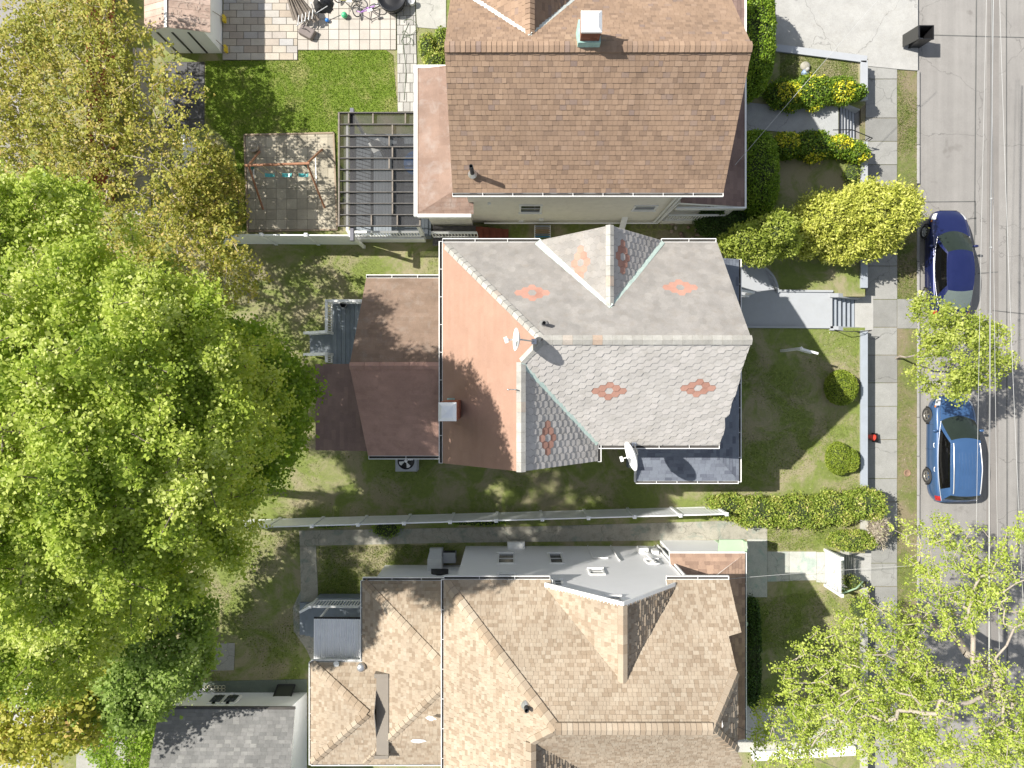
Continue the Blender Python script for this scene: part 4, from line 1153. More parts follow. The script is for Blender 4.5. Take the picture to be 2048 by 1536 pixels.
for i, p in enumerate((WN, WW, WS, XN, XW, XS)): tiles(rf, p, seed=81 + i, **kw)
r4 = rf.build('wing_roof', [M['sh_tan'], M['white']], h3)
cp = MB()
for i, (a, b) in enumerate((((-5.8, -7.74, wz + .03), a1), ((-5.8, -14.8, wz + .03), a2), ((-7.82, -10.92, wz + .03), ap), ((-7.82, -14.8, wz + .03), ap))):
    caps(cp, a, Vector(b) + Vector((0, 0, .02)), .3, .28, seed=91 + i, drop=.05)
cp.build('ridge_cap', M['sh_tan'], r4)
fl = MB(); fl.face([(-5.195, -11.2, 3.75), (-4.72, -11.2, 3.80), (-4.72, -14.3, 3.80), (-5.195, -14.3, 3.75)][::-1]); fl.box(-5.26, -4.72, -11.24, -11.08, 3.55, 3.82); fl.box(-5.26, -4.72, -14.32, -14.2, 3.55, 3.82)
fl.build('roof_flashing', plain('grey_membrane', (0.20, 0.175, 0.145), 0.8, 0.1), r4)
pc = MB()
for (px, py, z, sx, sy) in ((740, 1390, 3.6, .0, 0), (862, 1435, 4.6, .22, .10), (834, 1487, 3.9, .34, .13), (672, 1329, 3.3, .14, .10)):
    if sx:
        c = P(px, py, z)
        zz = slope_z(WS, c.x, c.y) if py > 1480 else slope_z(WW, c.x, c.y)
        if py < 1350: zz = slope_z(XN, c.x, c.y)
        pts = []
        for k in range(9):
            t = 2 * math.pi * k / 9; rr = rnd.uniform(.6, 1.1)
            x_, y_ = c.x + sx * rr * math.cos(t), c.y + sy * rr * math.sin(t)
            zz_ = (slope_z(WS, x_, y_) if py > 1480 else (slope_z(XN, x_, y_) if py < 1350 else slope_z(WW, x_, y_))) + .035
            pts.append((x_, y_, zz_))
        pc.face(pts)
pc.build('sealant_patch', M['white'], r4)
tv = on_plane(XN, 723, 1334); tb = MB(); tb.lathe((tv.x, tv.y, tv.z), [(.17, 0), (.17, .1), (.1, .16), (0.001, .16)], 16); tb.build('roof_vent', M['metal'], r4)
g = MB(); gutter(g, (-5.84, -7.70, wz - .03), (-2.4, -7.70, wz - .03), (0, 1)); gutter(g, (-5.84, -7.7, wz - .03), (-5.84, -10.85, wz - .03), (-1, 0), w=.08)
gutter(g, (-7.86, -10.88, wz - .03), (-5.9, -10.88, wz - .03), (0, 1), w=.08); gutter(g, (-7.86, -10.88, wz - .03), (-7.86, -14.9, wz - .03), (-1, 0), w=.08); gutter(g, (-7.86, -14.85, wz - .03), (-2.4, -14.85, wz - .03), (0, -1), w=.08)
g.build('gutter', [M['white'], M['gutter_in']], h3)
# corrugated canopy over the back door
cn = MB(); ca, cb = P(627, 1238, 2.75), P(727, 1322, 2.75)
rows = []
n = 120
for yy in (ca.y, cb.y):
    rows.append([(ca.x + (cb.x + .1 - ca.x) * i / n, yy, 2.72 + .07 * i / n + (.018 if (i // 2) % 2 else -.018)) for i in range(n + 1)])
cn.grid(rows, smooth=False); cn.bar((ca.x, ca.y + .02, 2.66), (cb.x + .1, ca.y + .02, 2.68), .05, .09, 1)
for yy in (ca.y - .15, cb.y + .1): cn.bar((ca.x + .1, yy, 0), (ca.x + .1, yy, 2.66), .07, .07)
cn.build('door_canopy', [plain('white_metal_sheet', (0.84, 0.84, 0.84), .35, .04, dirt=(.5, .52, .55), dirtamt=.3), M['dark']], h3)
# back stoop with white railing
sp = MB(); a, b = P(632, 1196, .6), P(727, 1240, .6); sp.box(a.x, b.x, b.y - .9, a.y, 0, .6)
for i in range(3): sp.box(a.x - .28 * (i + 1), a.x - .28 * i, b.y - .8, a.y - .35, 0, .6 - .15 * (i + 1))
sp.build('stoop', M['grey_deck'], h3)
rl = MB(); za = 1.55; aa = P(636, 1197, .6); 
def railing(mb, p, q, h, n, w=.05):
    p = Vector(p); q = Vector(q); up = Vector((0, 0, h))
    mb.bar(p + up, q + up, w * 1.9, .045); mb.bar(p + up * .14, q + up * .14, w, .04)
    for i in range(n + 1):
        c = p + (q - p) * (i / n); mb.bar(c + up * .14, c + up * .98, w * .62, w * .62, up=(1, 0, 0))
railing(rl, (a.x + .05, a.y - .06, .6), (b.x, a.y - .06, .6), .95, 16)
railing(rl, (a.x + .05, a.y - .06, .6), (a.x - .55, a.y - .45, .15), .95, 6)
rl.box(a.x, a.x + .1, a.y - .11, a.y - .01, .0, 1.65); rl.build('stoop_railing', M['white'], h3)
hd = MB(); c = P(867, 1128, 1.3); hd.box(c.x - .28, c.x + .28, c.y - .35, c.y + .4, .0, .35); hd.box(c.x - .3, c.x + .3, -7.92, c.y + .1, 0, .95); hd.face([(c.x - .3, c.y + .1, .95), (c.x + .3, c.y + .1, .95), (c.x + .25, c.y + .42, .35), (c.x - .25, c.y + .42, .35)][::-1])
hd.build('cellar_hatch', M['siding_g'], h3)
# front porch
pr = MB()
F1 = [(6.17, -6.64, 3.15), (9.12, -6.64, 3.15), (9.12, -8.6, 3.2), (6.47, -8.2, 3.85)]
F2 = [(9.12, -6.64, 3.15), (9.12, -13.9, 3.15), (6.9, -13.9, 3.85), (6.9, -8.0, 3.85)]
F1 = [(6.17, -6.64, 3.15), (9.12, -6.64, 3.15), (6.9, -8.0, 3.75), (6.47, -8.0, 3.75), (6.17, -7.1, 3.35)]
pr.slab(ccw(F2), .14, 0, 1); tiles(pr, F2, .26, .15, .01, seed=101)
pr.slab(ccw([(6.17, -6.64, 3.15), (9.12, -6.64, 3.15), (6.9, -8.0, 3.75), (6.17, -8.0, 3.75)]), .14, 0, 1); tiles(pr, [(6.17, -6.64, 3.15), (9.12, -6.64, 3.15), (6.9, -8.0, 3.75), (6.17, -8.0, 3.75)], .26, .15, .01, seed=102)
pr.build('porch_roof', [tinted('tan_brown_shingles', [(0, (.24, .16, .12)), (1, (.38, .26, .19))], .9, .2), M['white']], h3)
g = MB(); gutter(g, (6.17, -6.64, 3.12), (9.12, -6.64, 3.12), (0, 1), w=.06, every=.9); gutter(g, (9.12, -6.6, 3.12), (9.12, -13.95, 3.12), (1, 0), w=.07, every=1.2); g.build('gutter', [M['white'], M['gutter_in']], h3)
pw = MB(); pw.box(6.47, 8.85, -6.92, -6.83, 0, 3.0); pw.build('porch_wall', M['siding_w'], h3)
pg = MB(); pg.box(8.86, 9.0, -6.95, -6.81, 0, 3.05); pg.box(8.88, 8.96, -13.7, -6.95, 2.75, 3.0); pg.box(8.86, 9.0, -9.2, -9.06, 0, 2.75); pg.box(8.86, 9.0, -13.7, -13.56, 0, 2.75); pg.build('porch_post', M['pale_green'], h3)
pf = MB(); pf.box(6.47, 8.85, -13.7, -6.93, 0, .5); pf.build('porch_floor', M['conc'], h3)
aw = MB(); a, b = P(1430, 1096, 2.2), P(1488, 1078, 2.2)
aw.slab(ccw([(a.x, -6.83, 2.55), (b.x, -6.83, 2.55), (b.x - .05, -6.33, 2.15), (a.x + .2, -6.33, 2.15)]), .06, 0, 0); aw.box(b.x - .06, b.x + .02, -6.83, -6.33, 2.02, 2.5)
aw.build('awning', M['pale_green'], h3)
hl = MB(); c = P(1503, 1250, .9); hl.tube([(9.0, c.y - .1, .9), (9.9, c.y + .05, .85)], .035, 8); hl.lathe((9.9, c.y + .05, .85), [(.02, -.1), (.12, -.03), (.12, .06), (.02, .09)], 12); hl.tube([(9.9, c.y + .05, .85), (9.9, c.y + .05, 0)], .03, 8)
hl.build('porch_lamp', M['pale_green'], h3)
# ================================================================ garage, shed, pergola, decks, fences
ga = thing('garage', 'small white garage with a grey shingle roof in the lower left corner', 'garage', (-11.5, -15, 0))
gz = 2.2
def PZ(px, py, z): v = P(px, py, z); return (v.x, v.y, z)
GA, GB = PZ(318, 1418, gz), PZ(590, 1419, gz)
R0, R1 = (GB[0] + .05, -18.0, 3.7), (GA[0] - .2, -18.0, 3.7)
rf = MB(); gp = [GA, GB, R0, R1]; rf.slab(ccw(gp), .12, 0, 1); tiles(rf, gp, .27, .14, .006, seed=111, jitter=.05)
gp2 = [R1, R0, (R0[0], -22.5, 2.2), (R1[0], -22.5, 2.2)]; rf.slab(ccw(gp2), .12, 0, 1)
rf.build('roof', [M['grey_shingle'], M['white']], ga)
wy = GA[1] - .02
w = MB(); w.prism([(GA[0] + .2, -22.3), (-8.97, -22.3), (-8.97, -13.5), (GA[0] + .2, -13.5)], 0, .02)
w.face([(GA[0] + .2, -13.5, 0), (-8.97, -13.5, 0), (-8.97, -13.12, 2.1), (GA[0] + .2, -13.12, 2.1)][::-1])
w.face([(-8.97, -13.5, 0), (-8.97, -13.12, 2.1), (-8.97, -18, 3.6), (-8.97, -22.3, 2.1), (-8.97, -22.3, 0)]); w.face([(GA[0] + .2, -13.5, 0), (GA[0] + .2, -13.12, 2.1), (GA[0] + .2, -18, 3.6), (GA[0] + .2, -22.3, 2.1), (GA[0] + .2, -22.3, 0)][::-1])
w.build('wall', M['siding_w'], ga)
gt = MB(); gt.bar((GA[0], GA[1] + .05, gz - .03), (GB[0], GB[1] + .05, gz - .03), .1, .08); gt.build('gutter', M['gutter_in'], ga)
fr = MB(); gl = MB()
for px in (423, 434, 451, 462):
    x0 = (px - 1024) / PXM * .955; fr.box(x0 - .06, x0 + .31, -13.26, -13.14, 1.0, 1.75); gl.box(x0 + .03, x0 + .24, -13.15, -13.12, 1.08, 1.66)
fo = fr.build('window', M['white'], ga); gl.build('pane', M['glass'], fo)
# old door leaning on the garage
dr = thing('screen_door', 'dark screened door leaning against the white garage wall', 'door', tuple(P(565, 1385, 0)))
a, b = P(556, 1370, .05), P(590, 1370, .05)
f_ = MB(); top = Vector((0, -.5, 1.15))
for s0, s1 in (((a.x, a.y, .05), (a.x, a.y, .05) + top if False else tuple(Vector((a.x, a.y, .05)) + top)), ((b.x, b.y, .05), tuple(Vector((b.x, b.y, .05)) + top))): f_.bar(s0, s1, .06, .04)
f_.bar((a.x, a.y, .05), (b.x, b.y, .05), .06, .04); f_.bar(tuple(Vector((a.x, a.y, .05)) + top), tuple(Vector((b.x, b.y, .05)) + top), .06, .04)
f_.build('frame', M['iron'], dr)
g_ = MB(); g_.face([(a.x, a.y, .05), (b.x, b.y, .05), Vector((b.x, b.y, .05)) + top, Vector((a.x, a.y, .05)) + top]); g_.build('screen', plain('dark_screen', (.04, .045, .035), .4, .3), dr)
# lattice fragments and edging
la = MB()
for i in range(9):
    for j in range(4):
        c = P(362 + i * 8, 1380 + j * 5.5 + (i % 2) * 2.5, .05 + j * .1)
        la.obox(c, (.13, .012, .01), .7); la.obox(c + Vector((0, 0, .012)), (.13, .012, .01), -.7)
tag(la.build('broken_lattice', M['white']), 'broken white lattice panel leaning by the garage under the tree', 'lattice')
la = MB()
for i in range(6):
    for j in range(2):
        if i < 2 and j == 1: continue
        c = P(412 + i * 7, 1377 + (j - .5) * 6, .05); pts = [c + Vector((.075 * math.cos(t), .075 * math.sin(t), 0)) for t in [k * math.pi / 4 for k in range(9)]]
        la.tube(pts, .014, 6, cap=False)
tag(la.build('lattice_strip', plain('cream_plastic', (.5, .47, .34), .6)), 'cream scalloped lattice strip lying on the mossy apron by the garage', 'lattice')

sh = thing('shed', 'small white shed with a litter-strewn pale brown plank roof beside the stone patio', 'shed', tuple(P(370, 20, 0)))
sz = 1.85
y0 = P(0, 62, sz).y; y1 = y0 + 3.2
xa, xr, xb = P(291, 0, sz).x, P(331, 0, sz + .45).x, P(415, 0, sz).x
w = MB(); w.prism([(xa + .05, y0 - .02), (P(445, 0).x, y0 - .02), (P(445, 0).x, y1), (xa + .05, y1)], 0, sz)
w.face([(xa + .05, y0 - .021, sz - .02), (P(445, 0).x, y0 - .021, sz - .02), (xr, y0 - .021, sz + .4)])
w.build('wall', M['siding_w'], sh)
tr = MB()
for t in (.18, .42, .68): xx = xa + (xb - xa) * t; tr.box(xx - .04, xx + .04, y0 - .045, y0 - .022, .05, sz - .05)
tr.build('door_trim', M['iron'], sh)
rf = MB()
for (pa, pb, za, zb) in ((xa - .05, xr, sz, sz + .42), (xr, xb + .12, sz + .42, sz)):
    q = [(pa, y0 - .06, za), (pb, y0 - .06, zb), (pb, y1, zb), (pa, y1, za)]; rf.slab(ccw(q), .06, 0, 1)
    n = 6
    for i in range(12):
        yy = y0 - .05 + i * .27; rf.slab(ccw([(pa, yy + .01, za + .012), (pb, yy + .01, zb + .012), (pb, yy + .26, zb + .012), (pa, yy + .26, za + .012)]), .01, 0, 0, rnd.random())
rf.bar((xr, y0 - .08, sz + .45), (xr, y1, sz + .45), .1, .03, 1)
rf.build('roof', [tinted('plank_roof', [(0, (.36, .26, .21)), (1, (.46, .35, .29))], .8, .3, 2, stain=(.2, .15, .12)), M['white']], sh)
arr = []
for _ in range(160):
    c = Vector((rnd.uniform(xr + .2, xb), rnd.uniform(y0, y0 + 2.5), 0)); c.z = sz + .42 * (xb + .12 - c.x) / (xb + .12 - xr) + .05
    a = rnd.uniform(0, 6.28); l = rnd.uniform(.05, .28); d = Vector((math.cos(a) * l, math.sin(a) * l, -.42 / (xb + .12 - xr) * math.cos(a) * l)); s = Vector((-math.sin(a), math.cos(a), 0)) * .009
    arr.append(np.array([[c - s, c + s, c + d]]))
tag(build_tris('twig_litter', arr, M['bark_l']), 'dry twigs and leaves heaped on the shed roof', 'twigs', kind='stuff')
# rust-red fence or boards left of the shed
rb = thing('board_fence', 'rust-red board fence standing left of the white shed', 'fence', tuple(P(245, 60, 0)))
b_ = MB()
x0 = P(228, 0, 0).x
for i in range(34): b_.box(x0 - .03, x0 + .03, P(0, 10 + 0, 0).y + 1.5 - i * .31, P(0, 10, 0).y + 1.79 - i * .31, 0, 1.9, 0, rnd.random())
b_.build('board', tinted('red_boards', [(0, (.22, .06, .03)), (1, (.33, .10, .055))], .85, .25), rb)
c_ = MB(); c_.box(x0 + .03, x0 + .09, P(0, 10).y - 9, P(0, 10).y + 1.8, .4, .5); c_.box(x0 + .03, x0 + .09, P(0, 10).y - 9, P(0, 10).y + 1.8, 1.5, 1.6); c_.build('rail', M['redstain'], rb)

# ---- fences of white vinyl
def vinyl_fence(name, a, b, n, h, label, posts=True, lattice=False, first=True, last=True):
    a = Vector((a[0], a[1], 0)); b = Vector((b[0], b[1], 0)); t = thing(name, label, 'fence', tuple(a)); d = (b - a) / n
    u = d.normalized(); s = Vector((-u.y, u.x, 0))
    for i in range(n):
        p = a + d * i + u * .06; q = a + d * (i + 1) - u * .06
        m = MB(); m.bar(p + Vector((0, 0, h / 2)), q + Vector((0, 0, h / 2)), .022, h - .25)
        k = int((q - p).length / .15)
        for j in range(k):
            c = p + (q - p) * ((j + .5) / k); m.bar(c - u * .066 + s * .014 + Vector((0, 0, h / 2)), c + u * .066 + s * .014 + Vector((0, 0, h / 2)), .008, h - .26); m.bar(c - u * .066 - s * .014 + Vector((0, 0, h / 2)), c + u * .066 - s * .014 + Vector((0, 0, h / 2)), .008, h - .26)
        m.build('panel', M['vinyl'], t)
        m = MB(); m.bar(p + Vector((0, 0, h - .07)), q + Vector((0, 0, h - .07)), .05, .13); m.bar(p + Vector((0, 0, .15)), q + Vector((0, 0, .15)), .05, .13); m.build('rail', M['vinyl'], t)
    for i in range(n + 1):
        c = a + d * i; m = MB(); m.obox(c + Vector((0, 0, h / 2 + .03)), (.06, .06, h / 2 + .03), math.atan2(u.y, u.x))
        zt = h + .06; q = [c + u * sx * .075 + s * sy * .075 + Vector((0, 0, zt)) for sx, sy in ((-1, -1), (1, -1), (1, 1), (-1, 1))]
        for k in range(4): m.face([q[k], q[(k + 1) % 4], c + Vector((0, 0, zt + .06))])
        m.build('post', M['vinyl'], t)
    return t
a = P(474, 1040); b = P(1428, 1013)
vinyl_fence('vinyl_fence', (a.x, a.y), (b.x, b.y), 11, 1.75, 'long white vinyl fence beside the mossy side path, ending at the shaggy hedge')
a = P(385, 487); b = P(722, 489)
vinyl_fence('vinyl_fence', (a.x, a.y), (b.x, b.y), 4, 1.85, 'short white vinyl fence behind the swing set, running to the screened pergola')
a = P(400, 470); b = P(402, 300)
vinyl_fence('vinyl_fence', (a.x, a.y), (b.x, b.y), 2, 1.6, 'white fence half hidden under the golden tree left of the swing set')

# ---- pergola with dark screening
pe = thing('pergola', 'dark screened pergola with thin rafters between the lawn and the brown-roofed house', 'pergola', tuple(P(760, 340, 0)))
zp = 2.75
xa, xb = P(678, 0, zp).x, P(840, 0, zp).x; ya, yb = P(0, 452, zp).y, P(0, 226, zp).y
m = MB()
for i in range(11):
    yy = yb - i * (yb - ya) / 10; m.box(xa, xb, yy - .015, yy + .015, zp - .10, zp + .03 + (.04 if i in (0, 10) else 0), 0)
m.build('rafter', plain('grey_rafter', (.12, .112, .105), .85, .35, scale=5), pe)
m = MB(); m.box(xa - .03, xa + .03, ya - .02, yb + .02, zp - .08, zp + .05); m.box(xb - .03, xb + .03, ya, yb, zp - .08, zp + .05)
R = random.Random(5)
for i in range(10):
    yy = yb - (i + .5) * (yb - ya) / 10; h_ = (yb - ya) / 20
    for xx in ([.12, .42, .82] if i == 0 else [R.choice([.58, .62, .66])] if i < 9 else [.4, .72]):
        x_ = xa + (xb - xa) * xx; m.box(x_ - .025, x_ + .025, yy - h_ + .03, yy + h_ - .03, zp - .06, zp + .028)
m.build('blocking', plain('grey_blocking', (.19, .165, .14), .85, .3, scale=5), pe)
m = MB(); xx = P(702, 0, zp).x; m.box(xx - .07, xx + .07, ya - .55, yb + .25, zp - .32, zp - .11); m.build('beam', plain('purple_grey_paint', (.12, .12, .145), .6), pe)
for (px, py) in ((702, 470), (702, 225), (835, 450), (835, 228)):
    m = MB(); c = P(px, py, zp - .3); m.box(c.x - .06, c.x + .06, c.y - .06, c.y + .06, 0, zp - .33); m.build('post', M['white'], pe)
sm, nt, bs = new_mat('dark_screen_mesh')
bs.inputs['Base Color'].default_value = (.012, .012, .014, 1); bs.inputs['Roughness'].default_value = .6; bs.inputs['Alpha'].default_value = .78
m = MB(); m.face([(xa, ya, zp - .105), (xb, ya, zp - .105), (xb, yb, zp - .105), (xa, yb, zp - .105)]); m.build('screen', sm, pe)
# deck under it
m = MB(); dx0, dx1 = P(705, 0, .7).x, -3.46; dy0, dy1 = 6.32, 10.7
k = int((dx1 - dx0) / .14)
for i in range(k): m.box(dx0 + i * .14 + .004, dx0 + (i + 1) * .14 - .004, dy0, dy1, .62, .68, 0, rnd.random())
m.box(dx0 + .02, dx1 - .02, dy0 + .02, dy1 - .02, 0, .61)
dk = thing('deck', 'dark grey raised deck with a white baluster railing under the screened pergola', 'deck', (dx0, dy0, 0))
m.build('floor', M['grey_deck'], dk)
m = MB(); railing(m, (dx0, dy0 - .03, .68), (dx1 - .4, dy0 - .03, .68), .95, 24); railing(m, (dx0, dy0, .68), (dx0, dy1, .68), .95, 26); railing(m, (dx1 + .1, 6.3, .5), (dx1 + 2.0, 6.3, .5), .95, 14)
m.box(dx0, dx1 - .3, dy0 - .12, dy0 - .04, .0, .66); m.build('railing', M['white'], dk)
m = MB()
for i in range(5): m.box(-1.55 + i * .28, -1.27 + i * .28, 5.95, 6.75, 0, .62 - .12 * i)
m.build('step', M['redstain'], dk)
m = MB()
m.box(-3.4, -1.55, 5.95, 6.8, .45, .6); m.build('landing', M['darkwood'], dk)
# table and bag under the pergola
tb = thing('patio_table', 'round bright blue patio table seen through the pergola screen', 'table', tuple(P(835, 325, .68)))
m = MB(); c = P(832, 326, 1.4); m.lathe((c.x, c.y, 0), [(0.001, 1.42), (.5, 1.42), (.52, 1.39), (.5, 1.36), (0.001, 1.36)], 28); m.build('tabletop', plain('blue_plastic', (.03, .22, .62), .35), tb)
m = MB()
for k in range(4): t = k * math.pi / 2 + .4; m.tube([(c.x + .1 * math.cos(t), c.y + .1 * math.sin(t), 1.36), (c.x + .38 * math.cos(t), c.y + .38 * math.sin(t), .68)], .018, 6)
m.build('leg', M['white'], tb)
gr = thing('patio_chair', 'pale folding patio chair standing left of the blue table under the pergola screen', 'chair', tuple(P(750, 290, .68)))
m = MB(); c = P(752, 292, 1.1); m.obox((c.x, c.y, 1.12), (.24, .24, .02), .5); m.build('seat', M['white'], gr)
m = MB(); m.obox((c.x - .22, c.y + .12, 1.4), (.02, .24, .28), .5); m.build('backrest', M['white'], gr)
m = MB()
for sx in (-1, 1):
    for sy in (-1, 1): m.tube([(c.x + sx * .2, c.y + sy * .2, 1.12), (c.x + sx * .25, c.y + sy * .25, .68)], .015, 6)
m.build('leg', M['white'], gr)

# ---- rear deck of the middle house
d2 = thing('deck', 'small grey board deck with white railings and steps at the back of the slate-roofed house', 'deck', tuple(P(690, 660, 0)))
zd = .9
x0, x1 = P(665, 0, zd).x, -5.2; y0, y1 = .8, P(0, 607, zd).y
m = MB(); k = 13
for i in range(k):
    m.box(x0 + i * (x1 - x0) / k + .006, x0 + (i + 1) * (x1 - x0) / k - .006, y0, y1, zd - .04, zd, 0, rnd.random())
m.box(x0 + .02, x1 - .02, y0 + .02, y1 - .02, 0, zd - .05, 1)
m.build('floor', [tinted('grey_boards', [(0, (.17, .20, .23)), (1, (.23, .26, .29))], .7, .2, 2), M['grey_deck']], d2)
ys0, ys1 = P(0, 708, zd).y, P(0, 668, zd).y
xs = P(622, 0, 0).x
m = MB(); ns = 4
for i in range(ns): m.box(x0 - (i + 1) * (x0 - xs) / ns, x0 - i * (x0 - xs) / ns, ys0, ys1, 0, zd - (i + 1) * zd / (ns + 1))
m.build('step', M['grey_deck'], d2)
m = MB(); railing(m, (x0, ys1 + .05, zd), (x0, y1, zd), .95, 11, .06); railing(m, (x0, y1, zd), (x1, y1, zd), .95, 10, .06); railing(m, (x0, y0 + .1, zd), (x0, ys0 - .05, zd), .95, 4, .06)
railing(m, (x0, ys1 + .03, zd), (xs, ys1 + .03, .1), .95, 8, .06); railing(m, (x0, ys0 - .03, zd), (xs, ys0 - .03, .1), .95, 8, .06)
for (a, b) in ((x0, y1), (x0, ys1 + .03), (x0, ys0 - .03)): m.box(a - .05, a + .05, b - .05, b + .05, 0, zd + 1.0)
m.build('railing', M['white'], d2)
bk = thing('bucket', 'small dark bucket with a pale rim in the corner of the rear deck', 'bucket', tuple(P(686, 610, zd)))
c = P(687, 609, zd + .2); m = MB(); m.lathe((c.x, c.y, zd), [(0.001, .01), (.11, .01), (.14, .26), (.125, .26), (.10, .03), (0.001, .03)], 20); m.build('body', M['dark'], bk); m = MB(); m.lathe((c.x, c.y, zd), [(.138, .25), (.15, .265), (.138, .28)], 20); m.build('rim', M['white'], bk)

# ---- air conditioner
ac = thing('air_conditioner', 'grey outdoor air conditioner with its fan behind a round grille, beside the rear addition', 'air conditioner', tuple(P(812, 927, 0)))
a, b = P(787, 910, .8), P(837, 945, .8); zc = .8
cx, cy = (a.x + b.x) / 2, (a.y + b.y) / 2 + .12
m = MB(); hw = .45
m.prism([(cx - hw, cy - hw), (cx + hw, cy - hw), (cx + hw, cy + hw), (cx - hw, cy + hw)], .05, zc - .02)
for k in range(14): m.box(cx - hw - .008, cx + hw + .008, cy - hw - .008, cy + hw + .008, .1 + k * .048, .115 + k * .048)
n = 32; 
for k in range(n):
    t0, t1 = 2 * math.pi * k / n, 2 * math.pi * (k + 1) / n
    def sq(t): c_, s_ = math.cos(t), math.sin(t); q = max(abs(c_), abs(s_)); return (cx + hw * c_ / q, cy + hw * s_ / q, zc)
    m.face([(cx + .36 * math.cos(t0), cy + .36 * math.sin(t0), zc), sq(t0), sq(t1), (cx + .36 * math.cos(t1), cy + .36 * math.sin(t1), zc)])
m.build('casing', M['grey_paint2'], ac, bevel=.01)
m = MB(); m.lathe((cx, cy, 0), [(.365, zc), (.365, zc - .018), (0.001, zc - .018)], 30); m.build('well', M['black'], ac)
m = MB()
for k in range(4):
    t = k * math.pi / 2 + .35; m.face([(cx + .05 * math.cos(t), cy + .05 * math.sin(t), zc - .005), (cx + .30 * math.cos(t - .25), cy + .30 * math.sin(t - .25), zc + .0), (cx + .31 * math.cos(t + .1), cy + .31 * math.sin(t + .1), zc + .006), (cx + .28 * math.cos(t + .42), cy + .28 * math.sin(t + .42), zc + .01)])
m.lathe((cx, cy, 0), [(.07, zc - .01), (.07, zc + .03), (0.001, zc + .035)], 16); m.build('fan', M['white'], ac)
m = MB()
for rr in (.10, .17, .24, .31, .355): m.tube([(cx + rr * math.cos(t), cy + rr * math.sin(t), zc + .03) for t in [2 * math.pi * k / 28 for k in range(29)]], .003, 4, cap=False)
m.build('grille', M['iron'], ac)

# ---- satellite dishes
def dish(label, c, rad, nrm, arm, base, thick=.02, mount=None):
    t = thing('satellite_dish', label, 'satellite dish', tuple(base))
    nrm = Vector(nrm).normalized(); a = nrm.orthogonal().normalized(); b = nrm.cross(a); c = Vector(c)
    rows = []
    for i in range(9):
        q = rad * i / 8; d = .30 * rad * (i / 8) ** 2
        rows.append([c + (a * math.cos(2 * math.pi * k / 32) * .92 + b * math.sin(2 * math.pi * k / 32)) * q + nrm * d for k in range(32)])
    m = MB(); m.grid(rows, close_u=True); m.grid([[p - nrm * thick for p in r] for r in rows], close_u=True); m.grid([rows[-1], [p - nrm * thick for p in rows[-1]]], close_u=True)
    m.build('reflector', M['white'], t)
    m = MB(); e = Vector(arm); m.tube([c - b * 0 + nrm * .02, e], .022, 8); m.build('feed_arm', M['white'], t)
    m = MB(); m.obox(e, (.05, .09, .05), .3); m.lathe(e + Vector((-.03, 0, 0)), [(.03, 0), (.055, .04), (.055, .10), (0.001, .11)], 12, axis='X'); m.build('receiver', M['white'], t)
    m = MB(); m.tube([c - nrm * .02, c - nrm * .10, Vector(base)], .025, 8)
    for q in (mount or []): m.tube([Vector(base), Vector(q)], .014, 6)
    m.obox(Vector(base), (.08, .08, .02)); m.build('mast', M['metal'], t)
    return t
c = P(1038, 679, 9.5)
dish('white satellite dish at the end of the slate ridge above the orange slope', c, .36, (-1, .05, .22), tuple(P(1012, 680, 9.75)), P(1068, 683, 8.66))
c = P(1270, 910, 6.0)
dish('larger white satellite dish at the gutter over the charcoal porch roof', c, .55, (-.93, -.25, .12), tuple(P(1243, 918, 6.0)), P(1268, 888, 5.6), mount=[P(1252, 885, 5.55), P(1284, 886, 5.55)])

# ---- swing set
ss = thing('swing_set', 'reddish timber swing set with teal seats on the square of pavers', 'swing set', tuple(P(580, 365, 0)))
zt = 2.2
A, B = P(497, 331, zt), P(614, 327, zt)
m = MB(); m.tube([A - Vector((.15, 0, 0)), B + Vector((.1, 0, 0))], .055, 10); m.build('top_beam', M['cedar'], ss)
for top, feet in ((A, (P(519, 303, .06), P(526, 418, .06))), (B, (P(644, 299, .06), P(649, 415, .06)))):
    for f in feet:
        m = MB(); m.tube([top, f], .045, 8); m.build('leg', M['cedar'], ss)
for q, s_ in ((A, 1), (B, -1)):
    m = MB(); m.face([q + Vector((.05 * s_, 0, .05)), q + Vector((.28 * s_, 0, 0)), q + Vector((.03 * s_, -.12, -.35))]); m.face([q + Vector((.05 * s_, 0, .05)), q + Vector((.28 * s_, 0, 0)), q + Vector((.03 * s_, .12, -.35))][::-1]); m.build('corner_bracket', plain('dark_teal', (.03, .16, .15), .4), ss)
m = MB()
for (a, b) in ((P(507, 328, 1.0), P(508, 362, 1.0)), (P(631, 316, 1.0), P(633, 366, 1.0))): m.tube([a, b], .02, 8)
m.build('brace', M['metal'], ss)
teal = plain('teal_plastic', (.07, .36, .36), .3, .08)
